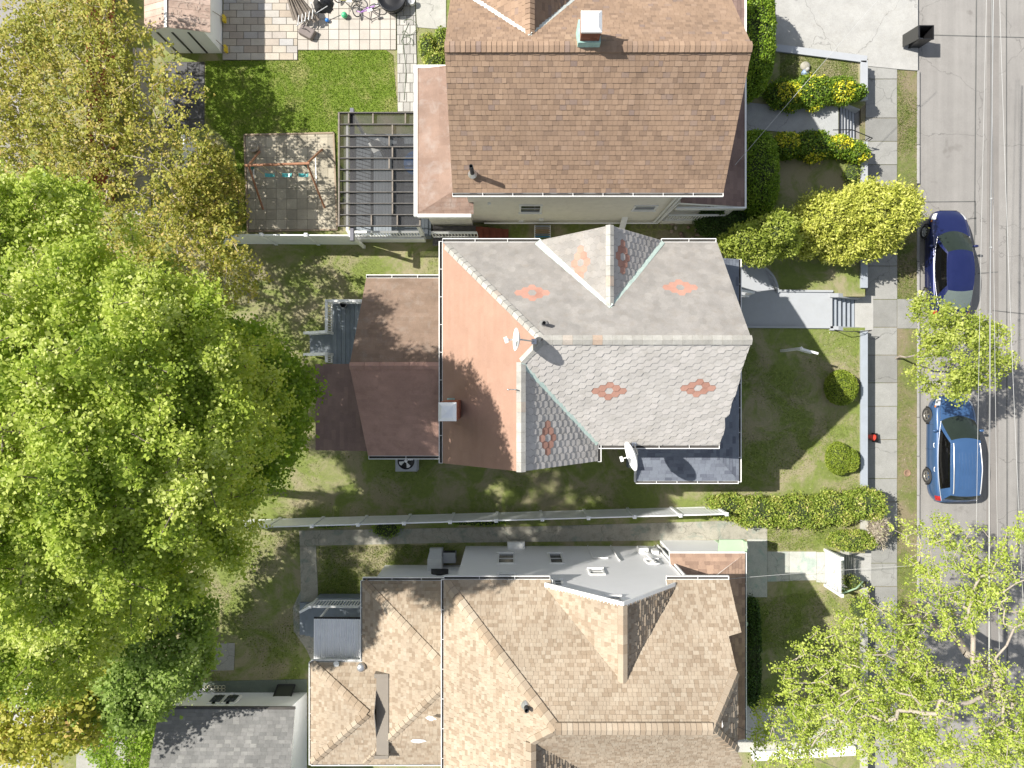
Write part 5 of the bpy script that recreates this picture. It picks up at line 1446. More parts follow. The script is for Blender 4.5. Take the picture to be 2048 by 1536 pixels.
for i, px in enumerate((541, 575, 608)):
    cc = P(px, 352, .55); cc.x = A.x + (B.x - A.x) * (.28, .55, .80)[i]; cc.y -= 0.0
    cc = P(px, 351, .6)
    m = MB(); rows = []
    for a in range(9):
        u_ = -1 + 2 * a / 8; rows.append([(cc.x + .21 * u_, cc.y - .075 + .0 * u_, cc.z + .07 * u_ * u_), (cc.x + .21 * u_, cc.y + .075, cc.z + .07 * u_ * u_)])
    rows2 = [[(p[0], p[1], p[2] + .018) for p in r] for r in rows]
    m.grid(rows2); m.grid([r[::-1] for r in rows]); m.grid([[r[0] for r in rows], [r[0] for r in rows2]]); m.grid([[r[1] for r in rows2], [r[1] for r in rows]])
    so = m.build('swing_seat', teal, ss)
    m = MB()
    for e in (-1, 1):
        topx = cc.x + e * .2; f = (topx - A.x) / (B.x - A.x); tp = A + (B - A) * f
        m.tube([(cc.x + e * .2, cc.y, cc.z + .08), (tp.x, tp.y, tp.z - .04)], .008, 5)
    m.build('rope', plain('yellow_rope', (.55, .48, .2), .7), so)
dd = thing('drum_lid', 'round weathered lidded drum in the corner of the pavers by the swing set', 'drum', tuple(P(505, 293, 0)))
c = P(505, 293, .3); m = MB(); m.lathe((c.x, c.y, 0), [(.21, 0), (.22, .1), (.21, .25)], 26); m.build('body', M['wood'], dd)
m = MB(); m.lathe((c.x, c.y, 0), [(.235, .24), (.24, .28), (.20, .30), (.18, .285), (.10, .285), (.08, .31), (0.001, .31)], 26)
for k in range(6): t = k * math.pi / 3; m.bar((c.x, c.y, .30), (c.x + .19 * math.cos(t), c.y + .19 * math.sin(t), .30), .02, .015)
m.build('lid', plain('aged_lid', (.34, .30, .24), .8, .25, scale=8), dd)

# ---- patio things at the top
um = thing('folded_canopy', 'folded grey-brown canopy leaning across the patio next to the black barrow', 'canopy', tuple(P(600, 20, 0)))
m = MB()
for k in range(7):
    a = P(572 + k * 4, -8, .9); b = P(586 + k * 8, 42 + (k % 2) * 4, .35); m.face([a, b, b + Vector((.12, .02, .05)), a + Vector((.06, 0, .08))]); m.face([b + Vector((.12, .02, .05)), b + Vector((.20, .01, -.05)), a + Vector((.1, 0, 0)), a + Vector((.06, 0, .08))])
m.build('fabric', plain('taupe_fabric', (.20, .17, .145), .9, .3, scale=5), um)
m = MB()
for k in range(5): a = P(596 + k * 7, 48 - k * 2.5, .5); m.tube([a, a + Vector((.08, .32, .12))], .02, 6)
m.tube([P(592, 52, .35), P(655, 12, .55)], .018, 6); m.tube([P(622, 5, .5), P(632, 34, .4)], .018, 6)
m.build('frame', M['metal'], um)
bx = thing('storage_bag', 'grey-brown boxy bag lying on the patio beside the folded canopy', 'bag', tuple(P(614, 68, 0)))
m = MB(); c = P(614, 64, .2); m.obox((c.x, c.y, .16), (.33, .22, .15), -.5); m.build('body', plain('taupe_bag', (.19, .16, .15), .8, .2), bx, bevel=.05)
m = MB(); m.tube([(c.x - .2, c.y + .1, .3), (c.x, c.y + .05, .38), (c.x + .18, c.y - .08, .3)], .015, 6); m.build('strap', M['dark'], bx)
bb = thing('tarp_heap', 'heap of black plastic sheeting on the patio behind the blue ball', 'tarp', tuple(P(645, 15, 0)))
m = MB(); rows = []
R = random.Random(9)
for i in range(9):
    rows.append([(P(628 + j * 5.0, 0).x + R.uniform(-.04, .04), P(0, -8 + i * 4.6).y + R.uniform(-.04, .04), (.38 + R.uniform(-.12, .12)) * math.sin(math.pi * min(1, max(0, (i + .15) / 8.3))) * math.sin(math.pi * (j + .3) / 8.6)) for j in range(9)])
m.grid(rows); m.build('sheet', M['black'], bb)
for (px, py, rad, col, lb) in ((689, 31, .13, (.06, .42, .2), 'green ball on the sunlit patio between the sheeting and the bicycle'), (654, 40, .085, (.04, .2, .6), 'blue ball at the edge of the black sheeting on the patio')):
    m = MB(); c = P(px, py, .15); m.ball((c.x, c.y, rad + .055), rad, 14); tag(m.build('ball', plain('ball_' + ('g' if rad > .1 else 'b'), col, .25)), lb, 'ball')
def bicycle(label, pts, frame, tyre=None):
    """pts: rear hub, front hub (lying on its side); z small"""
    a, b = Vector(pts[0]), Vector(pts[1]); t = thing('bicycle', label, 'bicycle', ((a + b) / 2)[:])
    u = (b - a); L = u.length; u.normalize(); s = Vector((-u.y, u.x, 0)); up = Vector((0, 0, 1)); s2 = (s * .75 + up * .66).normalized()
    r_ = L * .30
    for c, e1 in ((a, u), (b, (u * .3 + s * .9).normalized())):
        c = c + s2 * 0 + up * .25
        m = MB(); e2 = (s2 if e1 is u else (up * .75 + u * .5).normalized())
        m.tube([c + (e1 * math.cos(q) + e2 * math.sin(q)) * r_ for q in [2 * math.pi * k / 24 for k in range(25)]], .022, 6, cap=False); wo_ = m.build('wheel', M['dark'], t)
        m = MB()
        for k in range(8): q = math.pi * k / 8; m.tube([c + (e1 * math.cos(q) + e2 * math.sin(q)) * r_ * .94, c - (e1 * math.cos(q) + e2 * math.sin(q)) * r_ * .94], .004, 4)
        m.tube([c + (e1 * math.cos(q) + e2 * math.sin(q)) * r_ * .92 for q in [2 * math.pi * k / 24 for k in range(25)]], .010, 5, cap=False)
        m.build('rim', M['metal'], wo_)
    m = MB(); up_ = up * .25
    A_, B_ = a + up_, b + up_; bb_ = A_ + u * L * .42 - s2 * .02; st = A_ + u * L * .30 + s2 * .26; hd_ = A_ + u * L * .80 + s2 * .30
    for p, q in ((A_, bb_), (A_, st), (st, bb_), (bb_, hd_), (st, hd_), (hd_, B_), (st, st + s2 * .08), (hd_, hd_ + s2 * .10)): m.tube([p, q], .02, 7)
    m.build('frame', frame, t)
    m = MB(); m.obox(st + s2 * .10, (.10, .05, .03), math.atan2(u.y, u.x)); m.build('saddle', M['white'], t)
    m = MB(); h0 = hd_ + s2 * .10; w_ = u.cross(s2).normalized(); m.tube([h0 - w_ * .2 - u * .08, h0 - w_ * .1, h0 + w_ * .1, h0 + w_ * .2 - u * .08], .012, 6); m.build('handlebar', M['metal'], t)
bicycle("child's purple and pink bicycle parked on the patio beside the black tub", (P(752, 18, 0), P(716, 28, 0)), plain('lilac_paint', (.42, .22, .55), .35))
bicycle("child's yellow bicycle half in view at the top edge of the patio", (P(716, 4, 0), P(680, 0, 0)), plain('yellow_paint', (.6, .55, .12), .35))
tu = thing('black_tub', 'large round black tub at the top edge of the patio near the garden path', 'tub', tuple(P(785, -2, 0)))
c = P(783, -6, .5); m = MB(); m.lathe((c.x, c.y, 0), [(.50, .05), (.58, .3), (.60, .5), (.57, .5), (.5, .40), (.3, .43), (0.001, .45)], 30); m.build('body', M['black'], tu)
m = MB(); m.lathe((c.x, c.y, 0), [(.60, .47), (.625, .49), (.60, .515)], 30); m.build('rim', M['dark'], tu)
fp = thing('flower_pot', 'white plant pot beside the black tub at the top edge', 'pot', tuple(P(823, 4, 0)))
c = P(823, 4, .2); m = MB(); m.lathe((c.x, c.y, 0), [(.10, 0), (.14, .28), (.15, .30), (.13, .30), (.12, .24), (0.001, .24)], 22); m.build('body', M['white'], fp)
ho = MB(); pts = []
for k in range(50):
    t = k * .33; q = .22 + .12 * math.sin(k * .21); c = P(815 + 3 * math.sin(k * .2), 92 - k * 1.0, .06); pts.append((c.x + q * math.cos(t), c.y + q * math.sin(t) * .9, .07 + .015 * math.sin(t * 1.7)))
ho.tube(pts, .011, 6); ho.tube([P(818, 45, .06), P(805, 75, .06), P(812, 140, .06), P(808, 200, .06)], .011, 6)
tag(ho.build('garden_hose', plain('green_hose', (.12, .15, .09), .4)), 'grey-green garden hose in loose loops on the paved garden path', 'hose')
# yellow brooms / pails by the shed
for (pa, pb, lb) in (((425, 22), (446, 38), 'yellow broom leaning on the shed wall, the upper of the two'), ((432, 80), (449, 98), 'yellow broom leaning on the shed wall, nearer the lawn')):
    t = thing('broom', lb, 'broom', tuple(P(*pb, 0))); m = MB(); c = P(*pb, .15); m.obox((c.x + .06, c.y, .14), (.05, .14, .13), .1); m.build('head', plain('yellow_plastic', (.72, .52, .03), .4), t)
    m = MB(); m.tube([(c.x + .05, c.y, .25), P(pa[0], pa[1], 1.2)], .013, 6); m.build('handle', M['wood'], t)
# side-yard clutter between the upper houses
t = thing('slatted_crate', 'small slatted crate with blue and orange slats standing in the narrow side yard', 'crate', tuple(P(1085, 467, 0)))
m = MB(); c = P(1085, 464, .35)
for k in range(6): m.box(c.x - .32, c.x + .32, c.y - .25 + k * .09, c.y - .19 + k * .09, .42, .45, 0, k / 5)
for sx in (-.32, .32): m.box(c.x + sx - .03, c.x + sx + .03, c.y - .27, c.y + .28, 0, .41, 1)
m.build('slat', [tinted('crate_slats', [(0, (.05, .16, .26)), (.5, (.30, .18, .08)), (1, (.25, .28, .3))], .7), M['white']], t)
m = MB(); a, b = P(1240, 470, .1), P(1252, 428, 1.1); m.bar(a, b, .25, .03); tag(m.build('loose_board', M['white']), 'pale board leaning on the cream wall in the side yard', 'board')
t = thing('garden_stones', 'rough stones piled by the dark hedge at the end of the side yard', 'stones', tuple(P(1365, 455)))
R = random.Random(4)
m = MB()
for k in range(16):
    c = P(R.uniform(1340, 1400), R.uniform(438, 478)); m.ball((c.x, c.y, .06), (R.uniform(.07, .15), R.uniform(.06, .12), R.uniform(.05, .1)), 5, 0, R.random())
m.build('stone', tinted('rough_stones', [(0, (.22, .15, .11)), (1, (.38, .33, .27))], .95), t)
m = MB(); pts = [P(1278 + 14 * math.cos(k * .5) + k * .9, 452 + 8 * math.sin(k * .5), .04) for k in range(60)]; m.tube(pts, .012, 5); tag(m.build('cable_coil', plain('yellow_green_cable', (.3, .33, .08), .5)), 'thin yellow-green cable looped on the soil of the side yard', 'cable')

# ---- bins
wb = thing('wheelie_bin', 'black wheeled bin with its lid hanging open, standing on the street', 'bin', tuple(P(1848, 80, -.93)))
z0 = -.925; zt = .15
cx, cy = P(1858, 68, 0).x - .2, P(1858, 68, 0).y
m = MB()
def ring(cx, cy, hx, hy, z): return [(cx - hx, cy - hy, z), (cx + hx, cy - hy, z), (cx + hx, cy + hy, z), (cx - hx, cy + hy, z)]
r0, r1 = ring(cx, cy, .24, .23, z0 + .04), ring(cx, cy, .31, .29, zt)
i1 = ring(cx, cy, .285, .265, zt); i0 = ring(cx, cy, .2, .2, z0 + .1)
m.grid([r0, r1, i1, i0], close_u=True, smooth=False); m.face(i0); m.face(r0[::-1]); m.grid([ring(cx, cy, .33, .31, zt - .05), ring(cx, cy, .33, .31, zt + .01), ring(cx, cy, .29, .27, zt + .01)], close_u=True, smooth=False)
m.build('body', M['black'], wb, bevel=.01)
m = MB(); lx = cx - .33; q = [(lx, cy - .30, zt), (lx, cy + .30, zt), (lx - .24, cy + .27, z0 + .30), (lx - .24, cy - .27, z0 + .30)]
m.face(q); m.face([(x - .035, y, z) for x, y, z in q][::-1])
for k in range(4): m.face([q[k], (q[k][0] - .035, q[k][1], q[k][2]), (q[(k + 1) % 4][0] - .035, q[(k + 1) % 4][1], q[(k + 1) % 4][2]), q[(k + 1) % 4]])
for k in range(3): yy = cy - .08 + k * .08; m.bar((lx + .005 - .08, yy - .02, zt - .22), (lx - .12, yy - .02, zt - .42), .02, .012)
m.build('lid', plain('black_lid', (.035, .035, .033), .45), wb)
for sy in (-.24, .24):
    m = MB(); m.lathe((cx - .22, cy + sy, z0 + .1), [(0.001, -.03), (.10, -.03), (.10, .03), (0.001, .03)], 16, axis='Y'); m.build('wheel', M['dark'], wb)
m = MB(); m.tube([(cx - .34, cy - .2, zt + .02), (cx - .38, cy - .2, zt + .04), (cx - .38, cy + .2, zt + .04), (cx - .34, cy + .2, zt + .02)], .015, 6); m.build('handle', M['dark'], wb)
m = MB(); m.box(cx + .0, cx + .14, cy - .2, cy + .0, z0 + .55, z0 + .58); tag(m.build('paper_bag', M['white']), 'white scrap of paper lying inside the open black bin', 'paper')
co = thing('traffic_cone', 'red cone tipped over against the grey wall on the pavement', 'cone', tuple(P(1745, 874, -.785)))
m = MB(); a = P(1731, 872, -.62); b = P(1748, 875, -.66); ax = (b - a).normalized()
m.tube([a, a + (b - a) * .5, b], [.05, .10, .15], 20); m.build('body', plain('red_plastic', (.55, .05, .03), .4), co)
m = MB(); m.obox(b + ax * .02, (.015, .2, .2), .1, ry=.25); m.build('base', M['black'], co)

# ---- sign post on the front lawn
sp_ = thing('yard_sign', 'white yard-sign post with a horizontal arm on the shaded front lawn', 'sign post', tuple(P(1563, 703, 0)))
a = P(1563, 703, 0); zt = 2.05
t_ = P(1603, 693.5, zt); a = Vector((t_.x - .02, t_.y - .07, 0))
m = MB(); m.box(a.x - .055, a.x + .055, a.y - .055, a.y + .055, 0, zt + .03); m.build('post', M['white'], sp_, bevel=.008)
e = P(1638, 707, zt); m = MB(); m.bar((a.x, a.y, zt - .1), (e.x, e.y, zt - .1), .09, .09); m.build('arm', M['white'], sp_, bevel=.008)
m = MB(); m.bar(Vector((a.x, a.y, zt - .55)) + (e - a) * .12 * Vector((1, 1, 0)) if False else (a.x + (e.x - a.x) * .18, a.y + (e.y - a.y) * .18, zt - .45), (a.x + (e.x - a.x) * .92, a.y + (e.y - a.y) * .92, zt - .45), .015, .5); m.build('panel', M['white'], sp_)
m = MB(); m.lathe((a.x, a.y, 0), [(.085, zt + .03), (.085, zt + .06), (0.001, zt + .12)], 4); m.build('post_cap', M['white'], sp_)

# ---- white picket gate at the lower steps
pg = thing('picket_gate', 'upright white picket panel across the path above the lower steps', 'gate', tuple(P(1650, 1134, 0)))
gx = P(1650, 0, 0).x; y0, y1 = P(0, 1166, 0).y, P(0, 1103, 0).y; hg = 1.5
k = 22
m = MB()
for i in range(k):
    yy = y0 + (y1 - y0) * (i + .5) / k; wv = (y1 - y0) / k * .31; top = hg + .02 * math.sin(math.pi * i / k * 2)
    m.box(gx - .012, gx + .012, yy - wv, yy + wv, .06, top - .06); m.face([(gx - .012, yy - wv, top - .06), (gx - .012, yy + wv, top - .06), (gx - .012, yy, top)][::-1]); m.face([(gx + .012, yy - wv, top - .06), (gx + .012, yy + wv, top - .06), (gx + .012, yy, top)])
m.build('picket', M['white'], pg)
m = MB()
for (za, zb) in ((.14, .24), (.62, .70), (1.26, 1.36)): m.box(gx - .045, gx - .0125, y0, y1, za, zb)
m.bar((gx - .03, y0, .2), (gx - .03, y1, .6), .03, .1); m.bar((gx - .03, y0, 1.3), (gx - .03, y1, .95), .03, .1); m.build('rail', M['white'], pg)
for yy in (y0 - .08, y1 + .08): m = MB(); m.box(gx - .06, gx + .06, yy - .06, yy + .06, 0, hg + .08); m.build('post', M['white'], pg)
hr = thing('handrail', 'pale green pipe handrail at the foot of the worn steps below the picket gate', 'handrail', (14.6, T3[0], 0))
m = MB(); m.tube([(gx + .2, T3[0] - .25, .75), (14.7, T3[0] + .02, .72), (YARD_X - .1, T3[0] + .1, .0)], .035, 8); m.build('rail', M['pale_green'], hr)
m = MB()
for (x_, z0_, z1_) in ((14.2, -.1, .74), (15.2, -.9, .22)): m.tube([(x_, T3[0] - .03, z0_), (x_, T3[0] - .03, z1_)], .028, 8)
m.build('support', M['pale_green'], hr)
hr = thing('handrail', 'thin black iron handrail following the south side of the grey steps', 'handrail', (14.4, T2[0], 0))
m = MB(); m.tube([(14.05, T2[0] - .1, .05), (14.15, T2[0] - .22, .8), (15.0, T2[0] - .22, .55), (15.7, T2[0] - .12, .12)], .018, 8); m.tube([(15.7, T2[0] - .12, .12), (15.55, T2[0] - .2, -.3), (15.1, T2[0] - .2, .1)], .016, 8); m.build('rail', M['iron'], hr)
m = MB(); m.tube([(15.1, T2[0] - .2, -.3), (15.1, T2[0] - .2, .5)], .016, 8); m.build('support', M['iron'], hr)
hr = thing('handrail', 'thin black iron handrail along the hedge side of the pale steps', 'handrail', (14.4, T1[0], 0))
m = MB(); m.tube([(13.7, T1[0] + .12, .75), (14.5, T1[0] + .14, .74), (15.75, T1[0] + .02, .05), (15.75, T1[0] + .02, -.3)], .02, 8); m.build('rail', M['iron'], hr)
m = MB(); m.tube([(14.5, T1[0] + .14, -.1), (14.5, T1[0] + .14, .72)], .016, 8); m.tube([(15.6, T1[0] + .03, -.7), (15.6, T1[0] + .03, .1)], .016, 8); m.build('support', M['iron'], hr)

# ---- garden figure on the small lawn
gs = thing('garden_ornament', 'small blue and cream garden ornament in front of a flat stone on the small lawn', 'garden ornament', tuple(P(1609, 147, 0)))
c = P(1609, 147, .1); m = MB(); m.ball((c.x, c.y, .16), (.16, .14, .16), 10); m.build('blue_base', plain('blue_glaze', (.25, .33, .5), .3), gs)
m = MB(); m.ball((c.x + .02, c.y + .06, .34), (.09, .09, .13), 10); m.build('cream_top', M['conc_pale'], gs)
m = MB(); m.ball((c.x + .03, c.y + .32, .10), (.22, .2, .12), 10); tag(m.build('garden_stone', M['conc_green']), 'flat brown stone beside the garden ornament on the small lawn', 'stone')
ct = thing('compressor', 'grey box unit standing beside the white wall at the corner of the mossy path', 'utility box', tuple(P(899, 1112)))
c = P(899, 1114, .3); m = MB(); m.box(c.x - .28, c.x + .28, c.y - .22, c.y + .22, .02, .5); m.build('casing', M['grey_paint2'], ct, bevel=.02); m = MB()
for k in range(6): m.box(c.x - .24, c.x + .24, c.y + .221, c.y + .232, .08 + k * .065, .105 + k * .065)
m.build('louvre', M['iron'], ct)
bg_ = MB(); rows = []
R = random.Random(3)
for i in range(7): rows.append([(P(861 + j * 5, 0, 1.6).x, P(0, 1140 + i * 2.6, 1.6).y, 1.4 + .28 * math.sin(math.pi * i / 6) * math.sin(math.pi * j / 7) + R.uniform(-.03, .03)) for j in range(8)])
bg_.grid(rows); bg_.tube([rows[3][0], (rows[3][0][0], -7.9, 1.3)], .01, 5); tag(bg_.build('grill_cover', M['dark']), 'black cloth cover hanging on the white rear wing wall', 'cover')
# ================================================================ cars
def carpaint(name, c, flake=0.25):
    m, nt, b = new_mat(name)
    f = noise(nt, 3.0, 4, .6)
    col = mixc(nt, ramp(nt, f, [(.35, 0.0), (.75, .25)]), c, tuple(min(1, x * 1.35 + .01) for x in c))
    nt.links.new(col, b.inputs['Base Color'])
    b.inputs['Metallic'].default_value = flake; b.inputs['Roughness'].default_value = .32
    b.inputs['Coat Weight'].default_value = 0.7; b.inputs['Coat Roughness'].default_value = .04
    return m
M['carglass'] = plain('tinted_car_glass', (.018, .026, .02), .06, .2, spec=.35)
M['sideglass'] = plain('dark_side_glass', (.004, .004, .004), .05, .1, spec=.5)
M['tyre'] = plain('tyre_rubber', (.035, .034, .033), .85, .2)
M['alloy'] = plain('alloy_rim', (.62, .62, .62), .35, .05, metal=.6)
M['darkalloy'] = plain('dark_alloy_rim', (.22, .21, .19), .4, .1, metal=.4)
M['lamp'] = plain('lamp_lens', (.65, .66, .66), .08, .1, spec=.7)
M['amber'] = plain('amber_lens', (.6, .18, .03), .1, .1)
M['redlens'] = plain('red_lens', (.40, .02, .02), .12, .1)
def smooth_interp(xs, ys, n):
    """monotone-ish cubic through key points"""
    t = np.linspace(xs[0], xs[-1], n); y = np.interp(t, xs, ys)
    for _ in range(3):
        y2 = y.copy(); y2[1:-1] = .25 * y[:-2] + .5 * y[1:-1] + .25 * y[2:]; y = y2
    return t, y
def car(name, label, x0, y0, zg, S, paint):
    """S: spec dict, lengths from the nose (s=0) to the tail; nose points to +Y"""
    t = thing(name, label, 'car', (x0, y0, zg), None)
    L = S['L']
    def W(x, s, z): return (x0 + x, y0 + L / 2 - s, zg + z)
    n = 46
    ss, hw = smooth_interp([k[0] for k in S['width']], [k[1] for k in S['width']], n)
    _, deck = smooth_interp([k[0] for k in S['deck']], [k[1] for k in S['deck']], n)
    _, sho = smooth_interp([k[0] for k in S['shoulder']], [k[1] for k in S['shoulder']], n)
    _, low = smooth_interp([0, .25, .6, L - .6, L - .2, L], [.36, .22, .19, .19, .26, .42], n)
    m = MB(); rows = []
    for i in range(n):
        w_, d, sh_, lo = hw[i], deck[i], sho[i], low[i]
        half = [(0, d), (.35 * w_, d - .004), (.62 * w_, d - .014), (.80 * w_, d - .035), (.90 * w_, (d + sh_) / 2 - .01), (.955 * w_, sh_), (.985 * w_, sh_ - .07), (1.0 * w_, sh_ - .19), (.995 * w_, sh_ - .30), (.985 * w_, (sh_ + lo) / 2 - .06), (.965 * w_, lo + .10), (.92 * w_, lo + .01), (.80 * w_, lo)]
        row = [W(-a, ss[i], z) for a, z in half[::-1]] + [W(a, ss[i], z) for a, z in half[1:]]
        rows.append(row)
    m.grid(rows); m.face(rows[0][::-1]); m.face(rows[-1]); 
    body = m.build('body', paint, t)
    # make normals point outward
    bm = bmesh.new(); bm.from_mesh(body.data); bmesh.ops.recalc_face_normals(bm, faces=bm.faces); bm.to_mesh(body.data); bm.free()
    # greenhouse ------------------------------------------------
    g = S['cabin']     # ws0, ws1, bg1, bg0 stations; belt half width, roof half width, heights
    def loop(sf, sb, wf, wb, z_f, z_b, wm, zm, bowf, bowb, nf=9, ns=13):
        pts = []
        for k in range(nf):      # windscreen edge, right to left
            u = 1 - 2 * k / (nf - 1); pts.append((wf * u, sf - bowf * (1 - u * u), z_f + .02 * (1 - u * u)))
        for k in range(1, ns - 1):
            v = k / (ns - 1); q = math.sin(math.pi * v) ** .8
            pts.append((-(wf + (wb - wf) * v + (wm - (wf + wb) / 2) * q), sf + (sb - sf) * v, z_f + (z_b - z_f) * v + (zm - (z_f + z_b) / 2) * q))
        for k in range(nf):
            u = -1 + 2 * k / (nf - 1); pts.append((wb * u, sb + bowb * (1 - u * u), z_b + .01 * (1 - u * u)))
        for k in range(1, ns - 1):
            v = 1 - k / (ns - 1); q = math.sin(math.pi * v) ** .8
            pts.append(((wf + (wb - wf) * v + (wm - (wf + wb) / 2) * q), sf + (sb - sf) * v, z_f + (z_b - z_f) * v + (zm - (z_f + z_b) / 2) * q))
        return pts
    nf, ns = 9, 15
    belt = loop(g['s'][0], g['s'][3], g['bw'][0], g['bw'][2], g['bz'][0], g['bz'][2], g['bw'][1], g['bz'][1], g.get('bow', .22), g.get('bowb', .12), nf, ns)
    roof = loop(g['s'][1], g['s'][2], g['rw'][0], g['rw'][2], g['rz'][0], g['rz'][2], g['rw'][1], g['rz'][1], .10, .06, nf, ns)
    K = len(belt)
    def ringat(v, bulge=.035):
        out = []
        for a, b in zip(belt, roof):
            q = math.sin(math.pi * v) * bulge
            sx = 1 if a[0] > 0 else -1
            out.append((a[0] + (b[0] - a[0]) * v + sx * q * min(1, abs(a[0]) * 1.2), a[1] + (b[1] - a[1]) * v, a[2] + (b[2] - a[2]) * v + q * .5))
        return out
    vs = [0, .07, .3, .55, .78, .93, 1.0]
    R_ = [[W(*p) for p in ringat(v)] for v in vs]
    pil = MB(); wsg = MB(); bgm = MB(); sgm = [MB(), MB()]
    iF = range(0, nf - 1); iL = range(nf - 1, nf - 1 + ns - 1); iB = range(nf + ns - 2, nf + ns - 2 + nf - 1)
    for r in range(len(vs) - 1):
        frame = r in (0, len(vs) - 2)
        for i in range(K):
            q = [R_[r][i], R_[r][(i + 1) % K], R_[r + 1][(i + 1) % K], R_[r + 1][i]]
            if i in iF: (wsg if r > 0 else pil if False else wsg).face(q, 0, .5, True)
            elif i in iB:
                if S.get('rearframe') and (r < 2 or frame): pil.face(q, 0, .5, True)
                else: bgm.face(q, 0, .5, True)
            else:
                left = i in iL
                k = (i - (nf - 1)) if left else (K - 1 - i)
                fr_ = frame or k == 0 or k >= S['lastglass'] 
                if S.get('bpillar') is not None and k == S['bpillar'] and not fr_: (sgm[0 if left else 1]).face(q, 0, .5, True)
                elif fr_: pil.face(q, 0, .5, True)
                else: (sgm[0 if left else 1]).face(q, 0, .5, True)
    # roof skin
    top = ringat(1.0); cs = sum(p[1] for p in top) / K
    rr = [R_[-1]]
    sA, sB = g['s'][1] - .10, g['s'][2] + .06
    def rz_at(x, s):
        v = min(1, max(0, (s - sA) / (sB - sA)))
        zc = g['rz'][0] * (1 - v) ** 2 + 2 * (2 * g['rz'][1] - (g['rz'][0] + g['rz'][2]) / 2) * v * (1 - v) + g['rz'][2] * v * v
        wv = g['rw'][1] + .02
        return zc + .045 * (1 - min(1, abs(x) / wv) ** 2)
    for sc in (.95, .88, .78, .66, .54, .42, .3, .18, .06):
        bl = min(1, (1 - sc) / .2)
        rr.append([W(p[0] * sc, cs + (p[1] - cs) * sc, p[2] * (1 - bl) + rz_at(p[0] * sc, cs + (p[1] - cs) * sc) * bl) for p in top])
    rm = MB(); rm.grid(rr, close_u=True); rm.face(rr[-1], smooth=True)
    ob = rm.build('roof', paint, t)
    pil.build('pillars', paint, t)
    wso = wsg.build('windscreen', M['carglass'], t); bgo = bgm.build('rear_window', S.get('backglass', M['carglass']), t)
    for s_ in sgm: s_.build('side_window', M['sideglass'], t)
    # wiper arms and cowl
    m = MB(); m.tube([W(-.62, g['s'][0] - .02, g['bz'][0] + .035), W(0.0, g['s'][0] - g.get('bow', .22) + .10, g['bz'][0] + .07)], .012, 5); m.tube([W(.05, g['s'][0] - .16, g['bz'][0] + .045), W(.62, g['s'][0] - .0, g['bz'][0] + .06)], .012, 5); m.build('wiper', M['dark'], t)
    # bright belt line and roof drip
    m = MB()
    for lo_, sd in ((R_[0][nf - 1:nf + ns - 1], 1), ([R_[0][i] for i in range(K - ns + 1, K)] + [R_[0][0]], 1)):
        m.tube([(p[0], p[1], p[2] + .012) for p in lo_], .012, 5)
    m.build('belt_trim', S.get('trim', M['alloy']), t)
    # wheels
    for s_ in S['axles']:
        for e in (-1, 1):
            r_ = S['wr']; xo = S['track'] * e
            wt = MB()
            prof = [(r_ * .62, -.10), (r_ * .86, -.115), (r_ * .97, -.09), (r_, -.04), (r_, .04), (r_ * .97, .09), (r_ * .86, .115), (r_ * .62, .10)]
            c = Vector(W(xo, s_, r_))
            wt.lathe(c, prof, 30, axis='X'); wh = wt.build('wheel', M['tyre'], t)
            rm_ = MB(); o_ = .085 * e
            rm_.lathe(c, [(r_ * .64, o_ + .02 * e), (r_ * .60, o_ + .02 * e), (r_ * .56, o_ - .03 * e)], 30, axis='X')
            for k in range(S['spokes']):
                a = 2 * math.pi * k / S['spokes']; b = a + .0
                p0 = c + Vector((o_ + .005 * e, math.cos(a) * r_ * .12, math.sin(a) * r_ * .12)); p1 = c + Vector((o_ + .01 * e, math.cos(a) * r_ * .6, math.sin(a) * r_ * .6))
                rm_.bar(p0, p1, .055, .02, up=(1, 0, 0))
            rm_.lathe(c, [(r_ * .17, o_ + .012 * e), (0.001, o_ + .02 * e)], 16, axis='X')
            rm_.build('rim', S['rim'], wh)
            bk_ = MB(); bk_.lathe(c, [(r_ * .6, o_ - .03 * e), (0.001, o_ - .03 * e)], 24, axis='X'); bk_.build('brake_disc', M['dark'], wh)
            am = MB(); wloc = np.interp(s_, ss, hw)
            for (ra, rb, xo2) in ((r_ * 1.13, r_ * .98, .004),):
                rows_ = []
                for k in range(25):
                    a = -.25 + (math.pi + .5) * k / 24
                    rows_.append([(c.x * 0 + x0 + e * (wloc * .992 + xo2), c.y + math.cos(a) * rb, c.z + math.sin(a) * rb), (x0 + e * (wloc * .999 + xo2 + .006), c.y + math.cos(a) * ra, c.z + math.sin(a) * ra)])
                am.grid(rows_)
            am.build('wheel_arch', M['black'], t)
    # mirrors
    for e in (-1, 1):
        m = MB(); s_ = g['s'][0] + .42; wv = np.interp(s_, ss, hw); zz = g['bz'][1] + .05
        m.ball(W(e * (wv + .08), s_, zz), (.12, .065, .075), 8); m.tube([W(e * (wv - .06), s_, zz - .04), W(e * (wv + .05), s_, zz - .01)], .025, 6); m.build('wing_mirror', S.get('mirror', paint), t)
    # door seams and handles
    m = MB()
    for s_ in S['seams']:
        for e in (-1, 1):
            pts = []
            for f in (0, .12, .3, .55, .8, 1):
                w_ = np.interp(s_, ss, hw); sh_ = np.interp(s_, ss, sho); z = sh_ - .02 - f * (sh_ - .30)
                k_ = .957 + .046 * min(1, (sh_ - z) / .19)
                pts.append(W(e * (w_ * min(k_, 1.0) + .001), s_, z))
            m.tube(pts, .006, 4)
    a0 = g['s'][0] - .12
    hx = [W(u * np.interp(S['hoodcut'], ss, hw) * .80, S['hoodcut'] + .16 * abs(u) ** 3, np.interp(S['hoodcut'], ss, deck) - .01 - .03 * abs(u) ** 3) for u in np.linspace(-1, 1, 13)]
